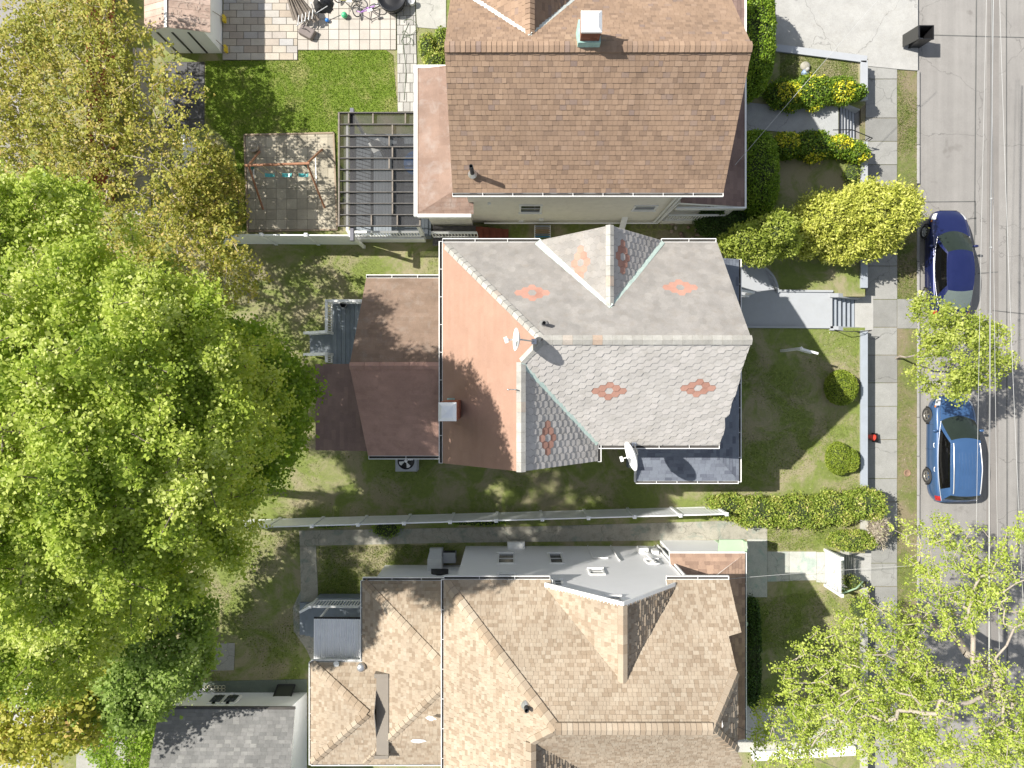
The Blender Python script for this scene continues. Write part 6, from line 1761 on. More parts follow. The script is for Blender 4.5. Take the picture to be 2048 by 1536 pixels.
    m.tube(hx, .006, 4)
    for e in (-1, 1):
        m.tube([W(e * np.interp(q, ss, hw) * .81, q, np.interp(q, ss, deck) - .036) for q in np.linspace(S['hoodcut'] + .15, g['s'][0] - .1, 8)], .006, 4)
    if 'trunkcut' in S:
        q0, q1 = S['trunkcut']
        for e in (-1, 1): m.tube([W(e * np.interp(q, ss, hw) * .78, q, np.interp(q, ss, deck) - .030) for q in np.linspace(q0, q1, 7)], .006, 4)
        m.tube([W(u * np.interp(q0, ss, hw) * .78, q0, np.interp(q0, ss, deck) - .004 - .025 * abs(u) ** 2) for u in np.linspace(-1, 1, 11)], .006, 4)
    m.build('panel_seam', M['black'], t)
    for s_ in S['handles']:
        for e in (-1, 1):
            w_ = np.interp(s_, ss, hw); sh_ = np.interp(s_, ss, sho)
            m = MB(); m.tube([W(e * (w_ * .99 + .0), s_ - .1, sh_ - .10), W(e * (w_ * .99 + .03), s_ - .06, sh_ - .10), W(e * (w_ * .99 + .03), s_ + .06, sh_ - .10), W(e * (w_ * .99), s_ + .1, sh_ - .10)], .016, 6); m.build('door_handle', S.get('handlemat', paint), t)
    # lamps: patches following the body surface
    def patch(nm, mat, smin, smax, umin, umax, side, lift=.006):
        """umin..umax index range in the half profile"""
        m = MB(); rws = []
        for q in np.linspace(smin, smax, 6):
            w_, d, sh_, lo = [np.interp(q, ss, a) for a in (hw, deck, sho, low)]
            half = [(0, d), (.35 * w_, d - .004), (.62 * w_, d - .014), (.80 * w_, d - .035), (.90 * w_, (d + sh_) / 2 - .01), (.955 * w_, sh_), (.985 * w_, sh_ - .07), (1.0 * w_, sh_ - .19), (.995 * w_, sh_ - .30)]
            rws.append([W(side * (np.interp(u, range(9), [h_[0] for h_ in half]) + lift), q - .0, np.interp(u, range(9), [h_[1] for h_ in half]) + lift) for u in np.linspace(umin, umax, 6)])
        m.grid(rws); m.build(nm, mat, t)
    for e in (-1, 1):
        patch('headlight', M['lamp'], S['hl'][0], S['hl'][1], 3.2, 6.0, e)
        patch('side_lamp', M['amber'], S['hl'][1] + .01, S['hl'][1] + .09, 5.2, 6.2, e)
        patch('tail_light', M['redlens'], L - S['tl'][0], L - S['tl'][1], 3.6, 7.0, e)
    # grille, plates, bumper
    m = MB(); 
    for k in range(5): m.box(x0 - .38, x0 + .38, y0 + L / 2 - .0, y0 + L / 2 + .012, zg + .42 + k * .035, zg + .44 + k * .035)
    m.build('grille', M['black'], t)
    m = MB(); m.box(x0 - .15, x0 + .15, y0 - L / 2 - .012, y0 - L / 2 + .01, zg + .5, zg + .62); m.build('number_plate', M['white'], t)
    if S.get('rails'):
        for e in (-1, 1):
            m = MB(); q0, q1 = g['s'][1] + .12, g['s'][2] - .05
            pts = []
            for v in np.linspace(0, 1, 12):
                q = q0 + (q1 - q0) * v; wv = np.interp(v, [0, .5, 1], g['rw']) * .91; zz = np.interp(v, [0, .5, 1], g['rz']) + .06 + .03 * math.sin(math.pi * v) ** .3
                pts.append(W(e * wv, q, zz))
            m.tube(pts, .022, 8); m.build('roof_rail', M['alloy'], t)
        m = MB()
        for k in range(6): xx = -.34 + k * .136; m.tube([W(xx, q, np.interp((q - g['s'][1]) / (g['s'][2] - g['s'][1]), [0, .5, 1], g['rz']) + .055 + .006) for q in np.linspace(g['s'][1] + .5, g['s'][2] - .25, 8)], .006, 4)
        m.build('roof_rib', paint, t)
    # seats seen through the glass are dark; a light dashboard strip
    return t
sed = dict(L=4.86, width=[(0, .48), (.08, .62), (.3, .76), (.65, .84), (1.1, .885), (2.4, .905), (3.6, .895), (4.3, .85), (4.62, .77), (4.8, .64), (4.86, .52)],
           deck=[(0, .58), (.1, .66), (.4, .76), (.9, .85), (1.35, .93), (2.4, .95), (3.8, .97), (4.2, .98), (4.6, .94), (4.78, .82), (4.86, .68)],
           shoulder=[(0, .50), (.2, .62), (.7, .74), (1.3, .82), (2.5, .86), (3.9, .89), (4.5, .86), (4.8, .72), (4.86, .60)],
           cabin=dict(s=(1.22, 1.98, 3.62, 4.28), bw=(.70, .82, .66), bz=(.93, .90, .96), rw=(.53, .585, .53), rz=(1.40, 1.455, 1.40), bow=.24, bowb=.12),
           lastglass=12, axles=(.88, 3.70), wr=.32, track=.80, spokes=7, rim=M['alloy'], seams=(1.32, 2.45, 3.45), hoodcut=.20, trunkcut=(4.66, 4.30), handles=(2.25, 3.30), hl=(.12, .42), tl=(.42, .08), backglass=plain('grey_rear_glass', (.13, .16, .15), .12, .1))
car('sedan', 'dark blue sedan parked at the kerb, its tail under the young street tree', 19.32, 5.24, -.93, sed, carpaint('navy_paint', (.008, .014, .075)))
suv = dict(L=4.66, width=[(0, .55), (.08, .70), (.3, .82), (.65, .89), (1.1, .92), (2.4, .935), (3.6, .93), (4.2, .90), (4.5, .84), (4.62, .76), (4.66, .68)],
           deck=[(0, .70), (.1, .86), (.35, .97), (.8, 1.03), (1.1, 1.08), (2.4, 1.10), (3.8, 1.12), (4.35, 1.12), (4.58, 1.04), (4.66, .86)],
           shoulder=[(0, .62), (.2, .82), (.7, .93), (1.2, .99), (2.5, 1.02), (3.9, 1.06), (4.4, 1.04), (4.6, .92), (4.66, .76)],
           cabin=dict(s=(1.08, 1.88, 4.22, 4.54), bw=(.74, .865, .76), bz=(1.08, 1.06, 1.13), rw=(.62, .665, .63), rz=(1.60, 1.67, 1.60), bow=.22, bowb=.05),
           lastglass=12, rearframe=True, axles=(.86, 3.56), wr=.355, track=.83, spokes=5, rim=M['darkalloy'], seams=(1.25, 2.35, 3.35), hoodcut=.16, handles=(2.15, 3.2), hl=(.10, .40), tl=(.30, .06), rails=True, handlemat=M['lamp'], trim=M['alloy'])
car('suv', 'mid-blue estate car with silver roof rails, parked behind the sedan', 19.42, -2.86, -.93, suv, carpaint('blue_paint', (.035, .085, .19), .1))
# ================================================================ trees
def skeleton(base, trunk_top, attr, seed=0, wander=.12):
    """connect attractor points to a growing skeleton; returns nodes, parent list, attractor node ids"""
    R = np.random.default_rng(seed)
    nodes = [np.array(base, float)]; par = [-1]
    tt = np.array(trunk_top, float); k = 6
    for i in range(1, k + 1):
        p = nodes[0] + (tt - nodes[0]) * i / k + np.array([R.normal(0, .05), R.normal(0, .05), 0]) * (i < k); nodes.append(p); par.append(len(nodes) - 2)
    order = np.argsort(np.linalg.norm(attr - tt, axis=1)); ids = []
    arr = np.array(nodes); depth = [0.0] * len(nodes)
    cap = len(attr) * 5 + 20; buf = np.zeros((cap, 3)); buf[:len(nodes)] = arr; n = len(nodes); dd = np.zeros(cap)
    for a in order:
        p = attr[a]
        lo = 3
        v = buf[lo:n] - p; d = np.linalg.norm(v, axis=1)
        # prefer nodes that are below / nearer the trunk
        cost = d + 0.22 * dd[lo:n] + 0.5 * np.maximum(0, v[:, 2])
        j = int(np.argmin(cost)) + lo; L = d[j - lo]
        steps_ = max(1, min(4, int(L / .45)))
        prev = j; s = buf[j].copy()
        sag = np.array([0, 0, .12 * L])
        for q in range(1, steps_ + 1):
            f = q / steps_; pt = s + (p - s) * f + sag * math.sin(math.pi * f) + (R.normal(0, wander, 3) * L * .25 * (q < steps_))
            buf[n] = pt; dd[n] = dd[prev] + L / steps_; par.append(prev); prev = n; n += 1
        ids.append(prev)
    return buf[:n], par, ids, order
def branches(name, nodes, par, r_tip, expo, r_max, mat, parent, sides=5, rmin=0.0):
    n = len(par); w = np.zeros(n); ch = np.zeros(n, int)
    for i in range(n - 1, 0, -1):
        if ch[i] == 0: w[i] = 1
        w[par[i]] += w[i]; ch[par[i]] += 1
    rad = np.minimum(r_tip * np.power(np.maximum(w, 1), expo), r_max)
    m = MB()
    ca = [(math.cos(2 * math.pi * k / sides), math.sin(2 * math.pi * k / sides)) for k in range(sides)]
    for i in range(1, n):
        if rad[i] < rmin: continue
        a = Vector(nodes[par[i]]); b = Vector(nodes[i]); d = b - a
        if d.length < 1e-4: continue
        d.normalize(); u = d.orthogonal().normalized(); v = d.cross(u)
        ra = min(rad[par[i]], rad[i] * 1.35) if par[i] > 0 else rad[i] * 1.2
        rows = [[a + (u * x + v * y) * ra for x, y in ca], [b + (u * x + v * y) * rad[i] for x, y in ca]]
        m.grid(rows, close_u=True)
    return m.build(name, mat, parent)
def leaves(centres, per, sigma, size, up=0.5, seed=0, tone=None, flat=1.0, droop=0.0, kite=True):
    """leaf faces (4 corners) around every centre; returns quads and tone"""
    R = np.random.default_rng(seed); n = len(centres)
    c = np.repeat(centres, per, axis=0); k = len(c)
    off = R.normal(0, 1, (k, 3)) * np.array([sigma, sigma, sigma * flat])
    c = c + off; c[:, 2] -= droop * np.hypot(off[:, 0], off[:, 1])
    nrm = R.normal(0, 1, (k, 3)); nrm /= np.linalg.norm(nrm, axis=1)[:, None]; nrm[:, 2] = np.abs(nrm[:, 2]); nrm = nrm * (1 - up) + np.array([0, 0, 1.0]) * up
    nrm /= np.linalg.norm(nrm, axis=1)[:, None]
    t = R.normal(0, 1, (k, 3)); t -= nrm * (t * nrm).sum(1)[:, None]; t /= np.linalg.norm(t, axis=1)[:, None]; b = np.cross(nrm, t)
    s = size * (R.uniform(.5, 1.0, k) + .9 * R.random(k) ** 4)[:, None]
    q = np.stack([c - t * s * .5, c + b * s * .42 - t * s * .05 + nrm * s * .08, c + t * s * .6 - nrm * s * .10, c - b * s * .42 - t * s * .05 + nrm * s * .08], 1)
    tn = np.repeat(R.normal(.5, .16, n) if tone is None else tone, per) + R.normal(0, .13, k)
    return q, tn
def clumps(c, r, n, seed=0, inner=.62, zmin=-.35, lump=.25, k=6, sp=.46):
    """attractors gathered in boughs: k points round each of n/k bough tips"""
    A = shell(c, r, n // k, seed, inner, zmin, lump); R = np.random.default_rng(seed + 5)
    B = np.repeat(A, k, axis=0) + R.normal(0, 1, (len(A) * k, 3)) * np.array([sp, sp, sp * .38])
    e = np.linalg.norm((B - np.array(c)) / np.array(r), axis=1); keep = e < 1.10
    B[:, 2] -= .22 * np.hypot(*(B - np.repeat(A, k, axis=0))[:, :2].T)
    return B[keep]
def shell(c, r, n, seed=0, inner=.55, zmin=-.35, lump=.25):
    """points near the surface of a lumpy ellipsoid"""
    R = np.random.default_rng(seed)
    d = R.normal(0, 1, (n * 3, 3)); d /= np.linalg.norm(d, axis=1)[:, None]; d = d[d[:, 2] > zmin][:n]
    ph = R.uniform(0, 6.28, 6); az = np.arctan2(d[:, 1], d[:, 0])
    lum = 1 + lump * (np.sin(3 * az + ph[0]) * .5 + np.sin(5 * az + 3 * d[:, 2] + ph[1]) * .3 + np.sin(8 * az + 5 * d[:, 2] + ph[2]) * .25)
    rad = (inner + (1 - inner) * R.random(len(d)) ** .45) * lum
    bumps = np.sin(d[:, 0] * r[0] * 2.3 + ph[3]) * np.sin(d[:, 1] * r[1] * 2.1 + ph[4]) * np.sin(d[:, 2] * r[2] * 2.0 + ph[5])
    return np.array(c) + d * np.array(r) * (rad * (1 + .16 * bumps))[:, None]
def tree(name, label, base, top, blobs, mat, bark, leaf, seed=1, group=None, r_tip=.012, r_max=.3, cat='tree', rmin=0.0, expo=.42, tonefn=None, boughs=False):
    t = thing(name, label, cat, base, group)
    A = np.concatenate([(clumps if boughs else shell)(b[0], b[1], b[2], seed * 13 + i, *(b[3:] if len(b) > 3 else ())) for i, b in enumerate(blobs)])
    nodes, par, ids, order = skeleton(base, top, A, seed)
    branches('trunk', nodes, par, r_tip, expo, r_max, bark, t, rmin=rmin)
    tone = None
    if tonefn is not None: tone = tonefn(A, np.random.default_rng(seed))
    q, tn = leaves(A, leaf['per'], leaf['sigma'], leaf['size'], leaf.get('up', .5), seed, tone, leaf.get('flat', .6), leaf.get('droop', .25))
    build_tris('crown', [q], mat, 4, t, tn)
    return t
M['lf_maple'] = leafmat('maple_leaves', [(0, (.20, .29, .04)), (.4, (.39, .48, .075)), (.7, (.54, .60, .14)), (1, (.74, .76, .33))], .5)
M['lf_dark'] = leafmat('darker_maple_leaves', [(0, (.17, .26, .03)), (.5, (.30, .43, .05)), (1, (.46, .57, .12))], .55)
M['lf_gold'] = leafmat('golden_young_leaves', [(0, (.22, .25, .045)), (.45, (.40, .39, .075)), (.7, (.52, .45, .12)), (.88, (.60, .45, .19)), (1, (.38, .46, .10))], .42)
M['lf_lime'] = leafmat('lime_leaves', [(0, (.22, .31, .05)), (.5, (.45, .53, .09)), (1, (.64, .68, .20))], .45)
M['lf_young'] = leafmat('young_tree_leaves', [(0, (.14, .20, .03)), (.5, (.36, .42, .07)), (1, (.62, .64, .20))], .42)
M['lf_olive'] = leafmat('olive_leaves', [(0, (.28, .30, .04)), (.5, (.48, .47, .08)), (.8, (.62, .55, .15)), (1, (.66, .44, .18))], .5)
M['lf_grey'] = leafmat('grey_green_leaves', [(0, (.15, .22, .04)), (.5, (.29, .40, .09)), (.85, (.48, .57, .20)), (1, (.6, .66, .32))], .52)

def V3(px, py, z): return tuple(P(px, py, z))
def toned(A, R):   # neighbouring clumps share a tone
    return .5 + .2 * np.sin(A[:, 0] * 1.9 + 1.3 * np.sin(A[:, 1] * 1.1)) * np.cos(A[:, 1] * 1.6) + R.normal(0, .13, len(A))
LF = dict(per=175, sigma=.17, size=.082, up=.38, flat=.45, droop=.35)
tree('maple_tree', 'broad bright green maple reaching the left edge, below the golden tree', V3(200, 690, 0), V3(100, 650, 6), [(V3(35, 640, 10.8), (3.8, 3.8, 3.5), 980)], M['lf_maple'], M['bark'], LF, 3, tonefn=toned, r_max=.35, boughs=True)
tree('maple_tree', 'largest bright green maple on the left, beside the long white fence', V3(330, 960, 0), V3(240, 960, 5.5), [(V3(180, 880, 13), (4.3, 4.35, 4.15), 1350, .62, -.35, .15), (V3(362, 1000, 8.5), (2.0, 1.8, 1.8), 260, .5, -.5, .15), (V3(70, 1150, 9.5), (3.8, 3.3, 3.3), 780)], M['lf_maple'], M['bark'], LF, 4, tonefn=toned, r_max=.4, boughs=True)
tree('maple_tree', 'darker green low maple nearest the rear roof of the middle house', V3(500, 800, 0), V3(470, 810, 3.0), [(V3(468, 822, 6.4), (2.35, 3.1, 2.3), 520, .5, -.5, .12)], M['lf_dark'], M['bark'], dict(per=110, sigma=.22, size=.11, up=.45, flat=.5, droop=.3), 5, tonefn=toned, r_max=.25)
tree('golden_tree', 'thinly leaved golden-olive tree over the upper left corner', V3(330, 330, 0), V3(260, 350, 3), [(V3(165, 260, 4.4), (4.6, 5.4, 1.1), 1000, .15, -.5, .15), (V3(110, 170, 4.6), (3.3, 3.9, .9), 620, .15, -.5, .15), (V3(350, 530, 4.8), (3.0, 2.0, 1.0), 330, .2, -.5), (V3(390, 400, 3.0), (1.2, 2.0, .7), 50, .3, -.5)], M['lf_gold'], M['bark_l'], dict(per=22, sigma=.12, size=.10, up=.4, flat=.7, droop=.1), 6, r_max=.2, r_tip=.009)
tree('shrub_tree', 'small dark golden-green tree beside the swing set', V3(440, 400, 0), V3(425, 395, 1.2), [(V3(425, 395, 2.4), (1.25, 2.0, 1.1), 230, .5, -.5, .15)], M['lf_gold'], M['bark'], dict(per=34, sigma=.14, size=.11, up=.4, flat=.7, droop=.1), 7, r_max=.1)
tree('shrub_tree', 'grey-green bushy tree between the maples and the garage roof', V3(330, 1260, 0), V3(315, 1280, 2), [(V3(305, 1285, 4.6), (1.95, 2.7, 1.8), 420, .5, -.5, .2), (V3(220, 1370, 4.0), (1.4, 1.2, 1.2), 130, .5, -.5, .2)], M['lf_grey'], M['bark'], dict(per=70, sigma=.2, size=.13, up=.45, flat=.6, droop=.25), 8, tonefn=toned, r_max=.15)
tree('olive_tree', 'yellow-olive tree with orange tips in the lower left corner', V3(90, 1400, 0), V3(80, 1410, 3), [(V3(60, 1400, 5.4), (2.6, 2.4, 1.6), 260, .4, -.5, .25), (V3(190, 1310, 5.2), (1.3, 1.0, .8), 70)], M['lf_olive'], M['bark'], dict(per=38, sigma=.2, size=.14, up=.4, flat=.6, droop=.2), 9, r_max=.15)
tree('understory_shrub', 'low dark shrub growing between the garage and the lower left corner', V3(270, 1450, 0), V3(270, 1450, .6), [(V3(240, 1450, 1.2), (1.9, 2.1, .9), 260, .4, -.3, .3)], M['lf_dark'], M['bark'], dict(per=40, sigma=.16, size=.10, up=.4, flat=.6), 10, r_max=.06, cat='shrub')
tree('street_tree', 'young street tree growing between the two blue cars', (17.25, 1.15, LOW), (17.0, 1.25, 1.7), [(V3(1918, 705, 4.2), (1.7, 1.75, 1.25), 250, .3, -.6, .22), (V3(1860, 620, 3.6), (.8, .5, .4), 26)], M['lf_young'], M['bark_l'], dict(per=40, sigma=.12, size=.085, up=.4, flat=.7, droop=.1), 11, r_max=.09, r_tip=.006)
tree('street_tree', 'largest street tree, lime green with bare pale limbs, over the lower right corner', (17.9, -10.3, LOW), (18.1, -10.4, 2.2),
     [(V3(1720, 1370, 6.4), (2.6, 2.9, 1.5), 520, .2, -.6, .2), (V3(1900, 1150, 6.0), (1.8, 2.2, 1.4), 250, .25, -.6, .3), (V3(1930, 1450, 6.8), (3.2, 2.2, 1.7), 560, .2, -.6, .2), (V3(2040, 1150, 6.6), (.8, 2.0, 1.2), 80), (V3(1580, 1460, 6.0), (1.4, 1.5, 1.0), 150, .2, -.6, .3)],
     M['lf_lime'], M['bark_l'], dict(per=30, sigma=.10, size=.07, up=.4, flat=.7, droop=.1), 12, r_max=.26, r_tip=.012)

# ---- bushes with a solid twiggy heart and leaf faces outside
def bush(name, label, cat, base, parts, mat, size=.07, dens=420, core=None, group=None, seed=1, up=.35, tonefn=None, boxy=2.0, jit=.10, hair=0.0):
    """parts: list of (centre, radii) super-ellipsoids"""
    t = thing(name, label, cat, base, group)
    R = np.random.default_rng(seed); Q = []; T = []
    m = MB()
    for (c, r) in parts:
        c = np.array(c, float); r = np.array(r, float)
        rows = []
        for i in range(13):
            th = math.pi * i / 12; row = []
            for j in range(20):
                a = 2 * math.pi * j / 20
                d = np.array([math.sin(th) * math.cos(a), math.sin(th) * math.sin(a), math.cos(th)])
                e = 2.0 / boxy
                d = np.sign(d) * np.abs(d) ** e
                w_ = 1 + .05 * math.sin(5 * a + 3 * th + seed) + R.normal(0, .02)
                row.append(tuple(c + d * r * .86 * w_))
            rows.append(row)
        m.grid(rows[::-1], close_u=True)
        area = 4 * math.pi * ((r[0] * r[1]) ** 1.6 / 3 + (r[0] * r[2]) ** 1.6 / 3 + (r[1] * r[2]) ** 1.6 / 3) ** (1 / 1.6)
        k = int(area * dens)
        d = R.normal(0, 1, (k, 3)); d /= np.linalg.norm(d, axis=1)[:, None]
        keep = d[:, 2] > -.55; d = d[keep]; k = len(d)
        ds = np.sign(d) * np.abs(d) ** (2.0 / boxy)
        lum = 1 + jit * (np.sin(4.1 * ds[:, 0] * r[0] * 1.7 + seed) * np.sin(3.7 * ds[:, 1] * r[1] * 1.9) * .6) + R.normal(0, jit * .5, k)
        pos = c + ds * r * (.90 + .1 * R.random(k))[:, None] * lum[:, None]
        pos[:, 2] = np.maximum(pos[:, 2], base[2] + .02)
        n = ds / np.array(r); n /= np.linalg.norm(n, axis=1)[:, None]
        n = n * up + R.normal(0, .55, (k, 3)); n /= np.linalg.norm(n, axis=1)[:, None]
        tt = R.normal(0, 1, (k, 3)) + hair * (d * 2 + np.array([0, 0, 1.2])); tt -= n * (tt * n).sum(1)[:, None]; tt /= np.linalg.norm(tt, axis=1)[:, None]; b = np.cross(n, tt)
        s = (size * R.uniform(.6, 1.4, k))[:, None]; wd = .40 - .18 * min(1, hair)
        Q.append(np.stack([pos - tt * s * .5, pos + b * s * wd, pos + tt * s * (.6 + hair * .5), pos - b * s * wd], 1))
        tn = R.normal(.5, .18, k) + .14 * np.sin(pos[:, 0] * 5.3 + seed) * np.sin(pos[:, 1] * 4.7)
        if tonefn is not None: tn = tonefn(pos, R)
        T.append(tn)
    m.build('branches', core or M['heart'], t)
    build_tris('foliage', Q, mat, 4, t, np.concatenate(T))
    return t
M['heart'] = plain('bush_heart', (.035, .05, .014), .95, .4, scale=8)
M['lf_box'] = leafmat('clipped_evergreen', [(0, (.07, .13, .01)), (.5, (.17, .28, .02)), (1, (.36, .46, .05))], .25)
M['lf_yew'] = leafmat('dark_evergreen', [(0, (.02, .05, .01)), (.5, (.05, .10, .018)), (1, (.12, .20, .03))], .2)
M['lf_ball'] = leafmat('yellow_green_box', [(0, (.10, .15, .015)), (.5, (.21, .28, .03)), (1, (.40, .44, .07))], .25)
M['lf_euon'] = leafmat('golden_euonymus', [(0, (.05, .10, .01)), (.45, (.16, .26, .025)), (.62, (.34, .42, .04)), (.72, (.75, .68, .03)), (1, (.82, .74, .10))], .25)
M['lf_cyp'] = leafmat('golden_cypress', [(0, (.18, .22, .03)), (.45, (.50, .52, .09)), (1, (.78, .75, .24))], .3)
M['lf_shag'] = leafmat('shaggy_hedge', [(0, (.10, .16, .02)), (.5, (.25, .33, .05)), (.8, (.46, .46, .11)), (1, (.52, .42, .24))], .25)
def B_(px, py, z): return P(px, py, z)
def bpx(x0, y0, x1, y1, h, zb=0.0):
    """box-like bush covering a pixel rectangle at mid height"""
    a = P(x0, y0, zb + h * .75); b = P(x1, y1, zb + h * .75)
    return (((a.x + b.x) / 2, (a.y + b.y) / 2, zb + h * .45), ((b.x - a.x) / 2, (a.y - b.y) / 2, h * .55))
b1 = bpx(1462, -60, 1556, 184, 2.4); bush('clipped_bush', 'tall smooth clipped bush at the upper front corner of the brown-roofed house', 'bush', (b1[0][0], b1[0][1], 0), [b1], M['lf_box'], .07, 900, seed=2, boxy=2.6, jit=.03)
b1 = bpx(1470, 252, 1564, 436, 2.2); bush('clipped_bush', 'big rounded clipped bush in front of the porch, just above the golden cypress', 'bush', (b1[0][0], b1[0][1], 0), [b1], M['lf_box'], .07, 900, seed=3, boxy=2.5, jit=.03)
b1 = bpx(1395, 405, 1520, 476, 1.5); bush('dark_bush', 'dark evergreen bush at the end of the narrow side yard', 'bush', (b1[0][0], b1[0][1], 0), [b1], M['lf_yew'], .07, 800, seed=4)
b1 = bpx(1655, 739, 1722, 812, .95); bush('ball_bush', 'round clipped bush by the grey wall, half in the shadow of the gable', 'bush', (b1[0][0], b1[0][1], 0), [b1], M['lf_ball'], .05, 1700, seed=5, jit=.02)
b1 = bpx(1657, 884, 1708, 952, .85); b2 = bpx(1692, 898, 1722, 946, .8)
bush('spiral_bush', 'split round yellow-green bush in full sun, below the shaded ball bush', 'bush', (b1[0][0], b1[0][1], 0), [b1, b2], M['lf_ball'], .05, 1700, seed=6, jit=.03)
def gold(pos, R):
    k = .35 + R.normal(0, .16, len(pos)) + .40 * (np.sin(pos[:, 0] * 2.7 + 1) * np.sin(pos[:, 1] * 3.1 + .5) > .25) * (R.random(len(pos)) > .3)
    return k
b = [bpx(1535, 155, 1625, 216, .8), bpx(1580, 148, 1680, 212, .9), bpx(1650, 150, 1722, 204, .9), bpx(1700, 168, 1737, 196, .8)]
bush('golden_hedge', 'green and bright yellow hedge above the pale walk, next to the small lawn', 'hedge', (b[1][0][0], b[1][0][1], 0), b, M['lf_euon'], .075, 1000, seed=7, tonefn=gold, jit=.2)
b = [bpx(1545, 262, 1612, 314, .8), bpx(1590, 258, 1672, 318, .9), bpx(1655, 268, 1716, 312, .8), bpx(1696, 282, 1742, 322, .8)]
bush('golden_hedge', 'green and bright yellow hedge below the pale walk, ending over the pavement', 'hedge', (b[1][0][0], b[1][0][1], 0), b, M['lf_euon'], .075, 1000, seed=8, tonefn=gold, jit=.2)
b = [(V3(1655, 440, 1.5), (1.3, .95, 1.2)), (V3(1745, 430, 1.6), (1.5, 1.1, 1.3)), (V3(1700, 478, 1.3), (1.2, .8, .9)), (V3(1790, 420, 1.3), (.8, .75, .9)), (V3(1760, 480, 1.1), (.7, .6, .7)), (V3(1620, 470, 1.2), (.8, .8, .9)), (V3(1720, 400, 1.5), (.8, .6, .8)), (V3(1680, 510, .9), (.7, .35, .5))]
bush('golden_cypress', 'large feathery golden-yellow cypress bush leaning over the pavement', 'bush', (14.4, 7.0, 0), b, M['lf_cyp'], .10, 900, seed=9, jit=.34, hair=.5, up=.25, core=plain('gold_heart', (.08, .09, .02), .95, .4, scale=8))
b = [(V3(1495, 480, 2.7), (.85, .6, .9)), (V3(1548, 462, 2.9), (.75, .65, .9)), (V3(1515, 508, 2.4), (.75, .45, .7)), (V3(1462, 490, 2.4), (.55, .4, .6)), (V3(1570, 490, 2.2), (.5, .5, .7)), (V3(1515, 480, 1.2), (.7, .45, 1.2))]
bush('golden_cypress', 'smaller pale yellow-green cypress between the slate roof and the large golden one', 'bush', (10.4, 6.2, 0), b, M['lf_young'], .09, 800, seed=10, jit=.3, hair=.4, up=.3)
b = [bpx(1420, 992, 1500, 1040, .9), bpx(1470, 996, 1570, 1054, 1.0), bpx(1545, 994, 1650, 1056, 1.0), bpx(1625, 988, 1710, 1050, 1.0), bpx(1690, 980, 1772, 1040, .9)]
bush('shaggy_hedge', 'long shaggy green and yellow hedge running to the pavement below the front lawn', 'hedge', (13, -5.6, 0), b, M['lf_shag'], .08, 1000, seed=11, jit=.24, boxy=2.6, hair=.3)
b = [bpx(1660, 1062, 1760, 1104, .8)]
bush('low_shrub', 'low clipped green shrub just above the picket gate', 'shrub', (b[0][0][0], b[0][0][1], 0), b, M['lf_shag'], .06, 1200, seed=12, jit=.16)
b = [bpx(1742, 1030, 1782, 1092, .8)]
bush('bare_shrub', 'nearly leafless pale twiggy shrub beside the pavement', 'shrub', (b[0][0][0], b[0][0][1], 0), b, leafmat('pale_twigs', [(0, (.28, .24, .19)), (.7, (.45, .40, .32)), (1, (.3, .34, .1))], .15), .09, 420, seed=13, jit=.35, hair=1.0, core=M['bark'])
b = [bpx(1496, 1200, 1523, 1420, 1.0)]
bush('dark_hedge', 'narrow dark hedge along the porch of the tan-roofed house', 'hedge', (b[0][0][0], b[0][0][1], 0), b, M['lf_yew'], .07, 900, seed=14, boxy=3.0)
b = [bpx(838, 62, 872, 120, .8), bpx(846, 100, 892, 150, .9), bpx(835, 130, 880, 172, .6), bpx(868, 52, 900, 100, .9)]
bush('bed_shrub', 'loose green shrub in the bed between the garden path and the brown-roofed house', 'shrub', (b[1][0][0], b[1][0][1], 0), b, M['lf_shag'], .07, 600, seed=15, jit=.25)
b = [bpx(1690, 1150, 1722, 1180, .4), bpx(1700, 1190, 1745, 1240, .35)]
bush('low_shrub', 'small sprawling green plant below the picket gate', 'shrub', (b[0][0][0], b[0][0][1], 0), b, M['lf_shag'], .05, 600, seed=16, jit=.3)
b = [bpx(745, 1046, 800, 1076, .25), bpx(900, 1040, 1010, 1052, .15), bpx(600, 1044, 700, 1056, .2)]
bush('weeds', 'weeds growing through the edge of the mossy path by the white fence', 'weeds', (b[0][0][0], b[0][0][1], 0), b, M['lf_dark'], .06, 500, seed=17, jit=.35)
b = [bpx(1690, 322, 1724, 366, .35)]
bush('low_shrub', 'low leafy plant on the dark lawn beside the wall under the golden hedge', 'shrub', (b[0][0][0], b[0][0][1], 0), b, M['lf_shag'], .06, 500, seed=18, jit=.35)

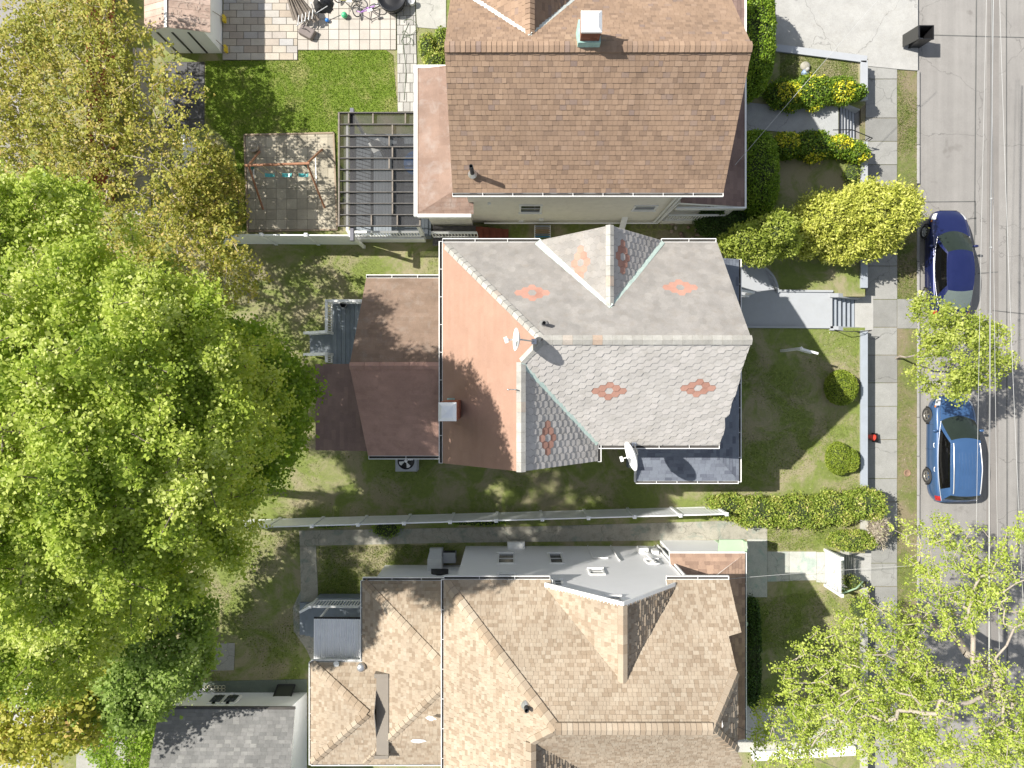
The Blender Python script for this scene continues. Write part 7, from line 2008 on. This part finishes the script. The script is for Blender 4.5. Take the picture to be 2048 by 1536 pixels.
# ================================================================ overhead wires
def wire(label, a, b, r, mat, sag=.25, cat='wire', knots=()):
    a, b = Vector(a), Vector(b); pts = []
    for i in range(25):
        f = i / 24; p = a + (b - a) * f; p.z -= sag * 4 * f * (1 - f); pts.append(p)
    m = MB(); m.tube(pts, r, 6)
    for f in knots:
        p = a + (b - a) * f; p.z -= sag * 4 * f * (1 - f); m.ball(p, r * 2.4, 6)
    return tag(m.build('overhead_wire', mat), label, cat)
wm = plain('pale_cable', (.42, .42, .41), .6, .1); wd = plain('dark_cable', (.07, .07, .07), .5, .1)
wire('thickest pale overhead cable running the length of the street', P(1988, -120, 6.3), P(1979, 1660, 6.3), .020, wm, .1, knots=(.29, .345, .42))
wire('thin dark overhead wire just beside the thick pale cable', P(1984, -120, 6.6), P(1986, 1660, 6.6), .008, wd, .15)
wire('thin pale overhead wire slanting across the road from its middle to the kerb side', P(1976, -120, 6.0), P(1946, 1660, 6.0), .006, wm, .1)
wire('thin pale overhead wire slanting right over the far half of the road', P(1996, -120, 6.4), P(2070, 1660, 6.4), .007, wm, .15, knots=(.15, .24, .5, .7))
wire('thin overhead wire crossing the SUV side of the road in the lower half', P(1983, -120, 6.0), P(2006, 1660, 6.0), .006, wm, .1)
wire('thin service wire from the street to the upper house over the driveway', P(1790, -40, 5.0), P(1470, 330, 4.4), .008, wm, .15)
wire('thin service wire crossing above the picket gate to the tan-roofed house', P(2080, 1118, 5.6), P(1430, 1160, 4.6), .007, wm, .2)
wire('thin service wire over the concrete walk at the lower edge', P(1730, 1560, 5.2), P(1440, 1440, 4.2), .008, wd, .1)

# ---- repeats of a kind share a group phrase
GROUPS = {'house': 'houses along the street', 'car': 'cars parked along the kerb', 'retaining_wall': 'low walls along the pavement', 'front_steps': 'steps up from the pavement',
          'vinyl_fence': 'white vinyl fences', 'deck': 'raised decks behind the houses', 'satellite_dish': 'satellite dishes on the slate roof', 'ball': 'balls on the patio',
          'bicycle': "children's bicycles on the patio", 'broom': 'yellow brooms by the shed', 'handrail': 'handrails at the front steps', 'maple_tree': 'maples behind the houses',
          'shrub_tree': 'bushy small trees', 'street_tree': 'street trees on the verge', 'clipped_bush': 'clipped bushes before the porch', 'golden_hedge': 'golden-flecked hedges beside the walk',
          'golden_cypress': 'golden cypress bushes', 'low_shrub': 'low shrubs by the pavement', 'overhead_wire': 'overhead wires'}
for o in list(C.objects):
    if o.parent is None and o.get('category'):
        k = o.name.split('.')[0]
        n_ = sum(1 for q in C.objects if q.parent is None and q.name.split('.')[0] == k)
        if k in GROUPS and n_ > 1: o['group'] = GROUPS[k]
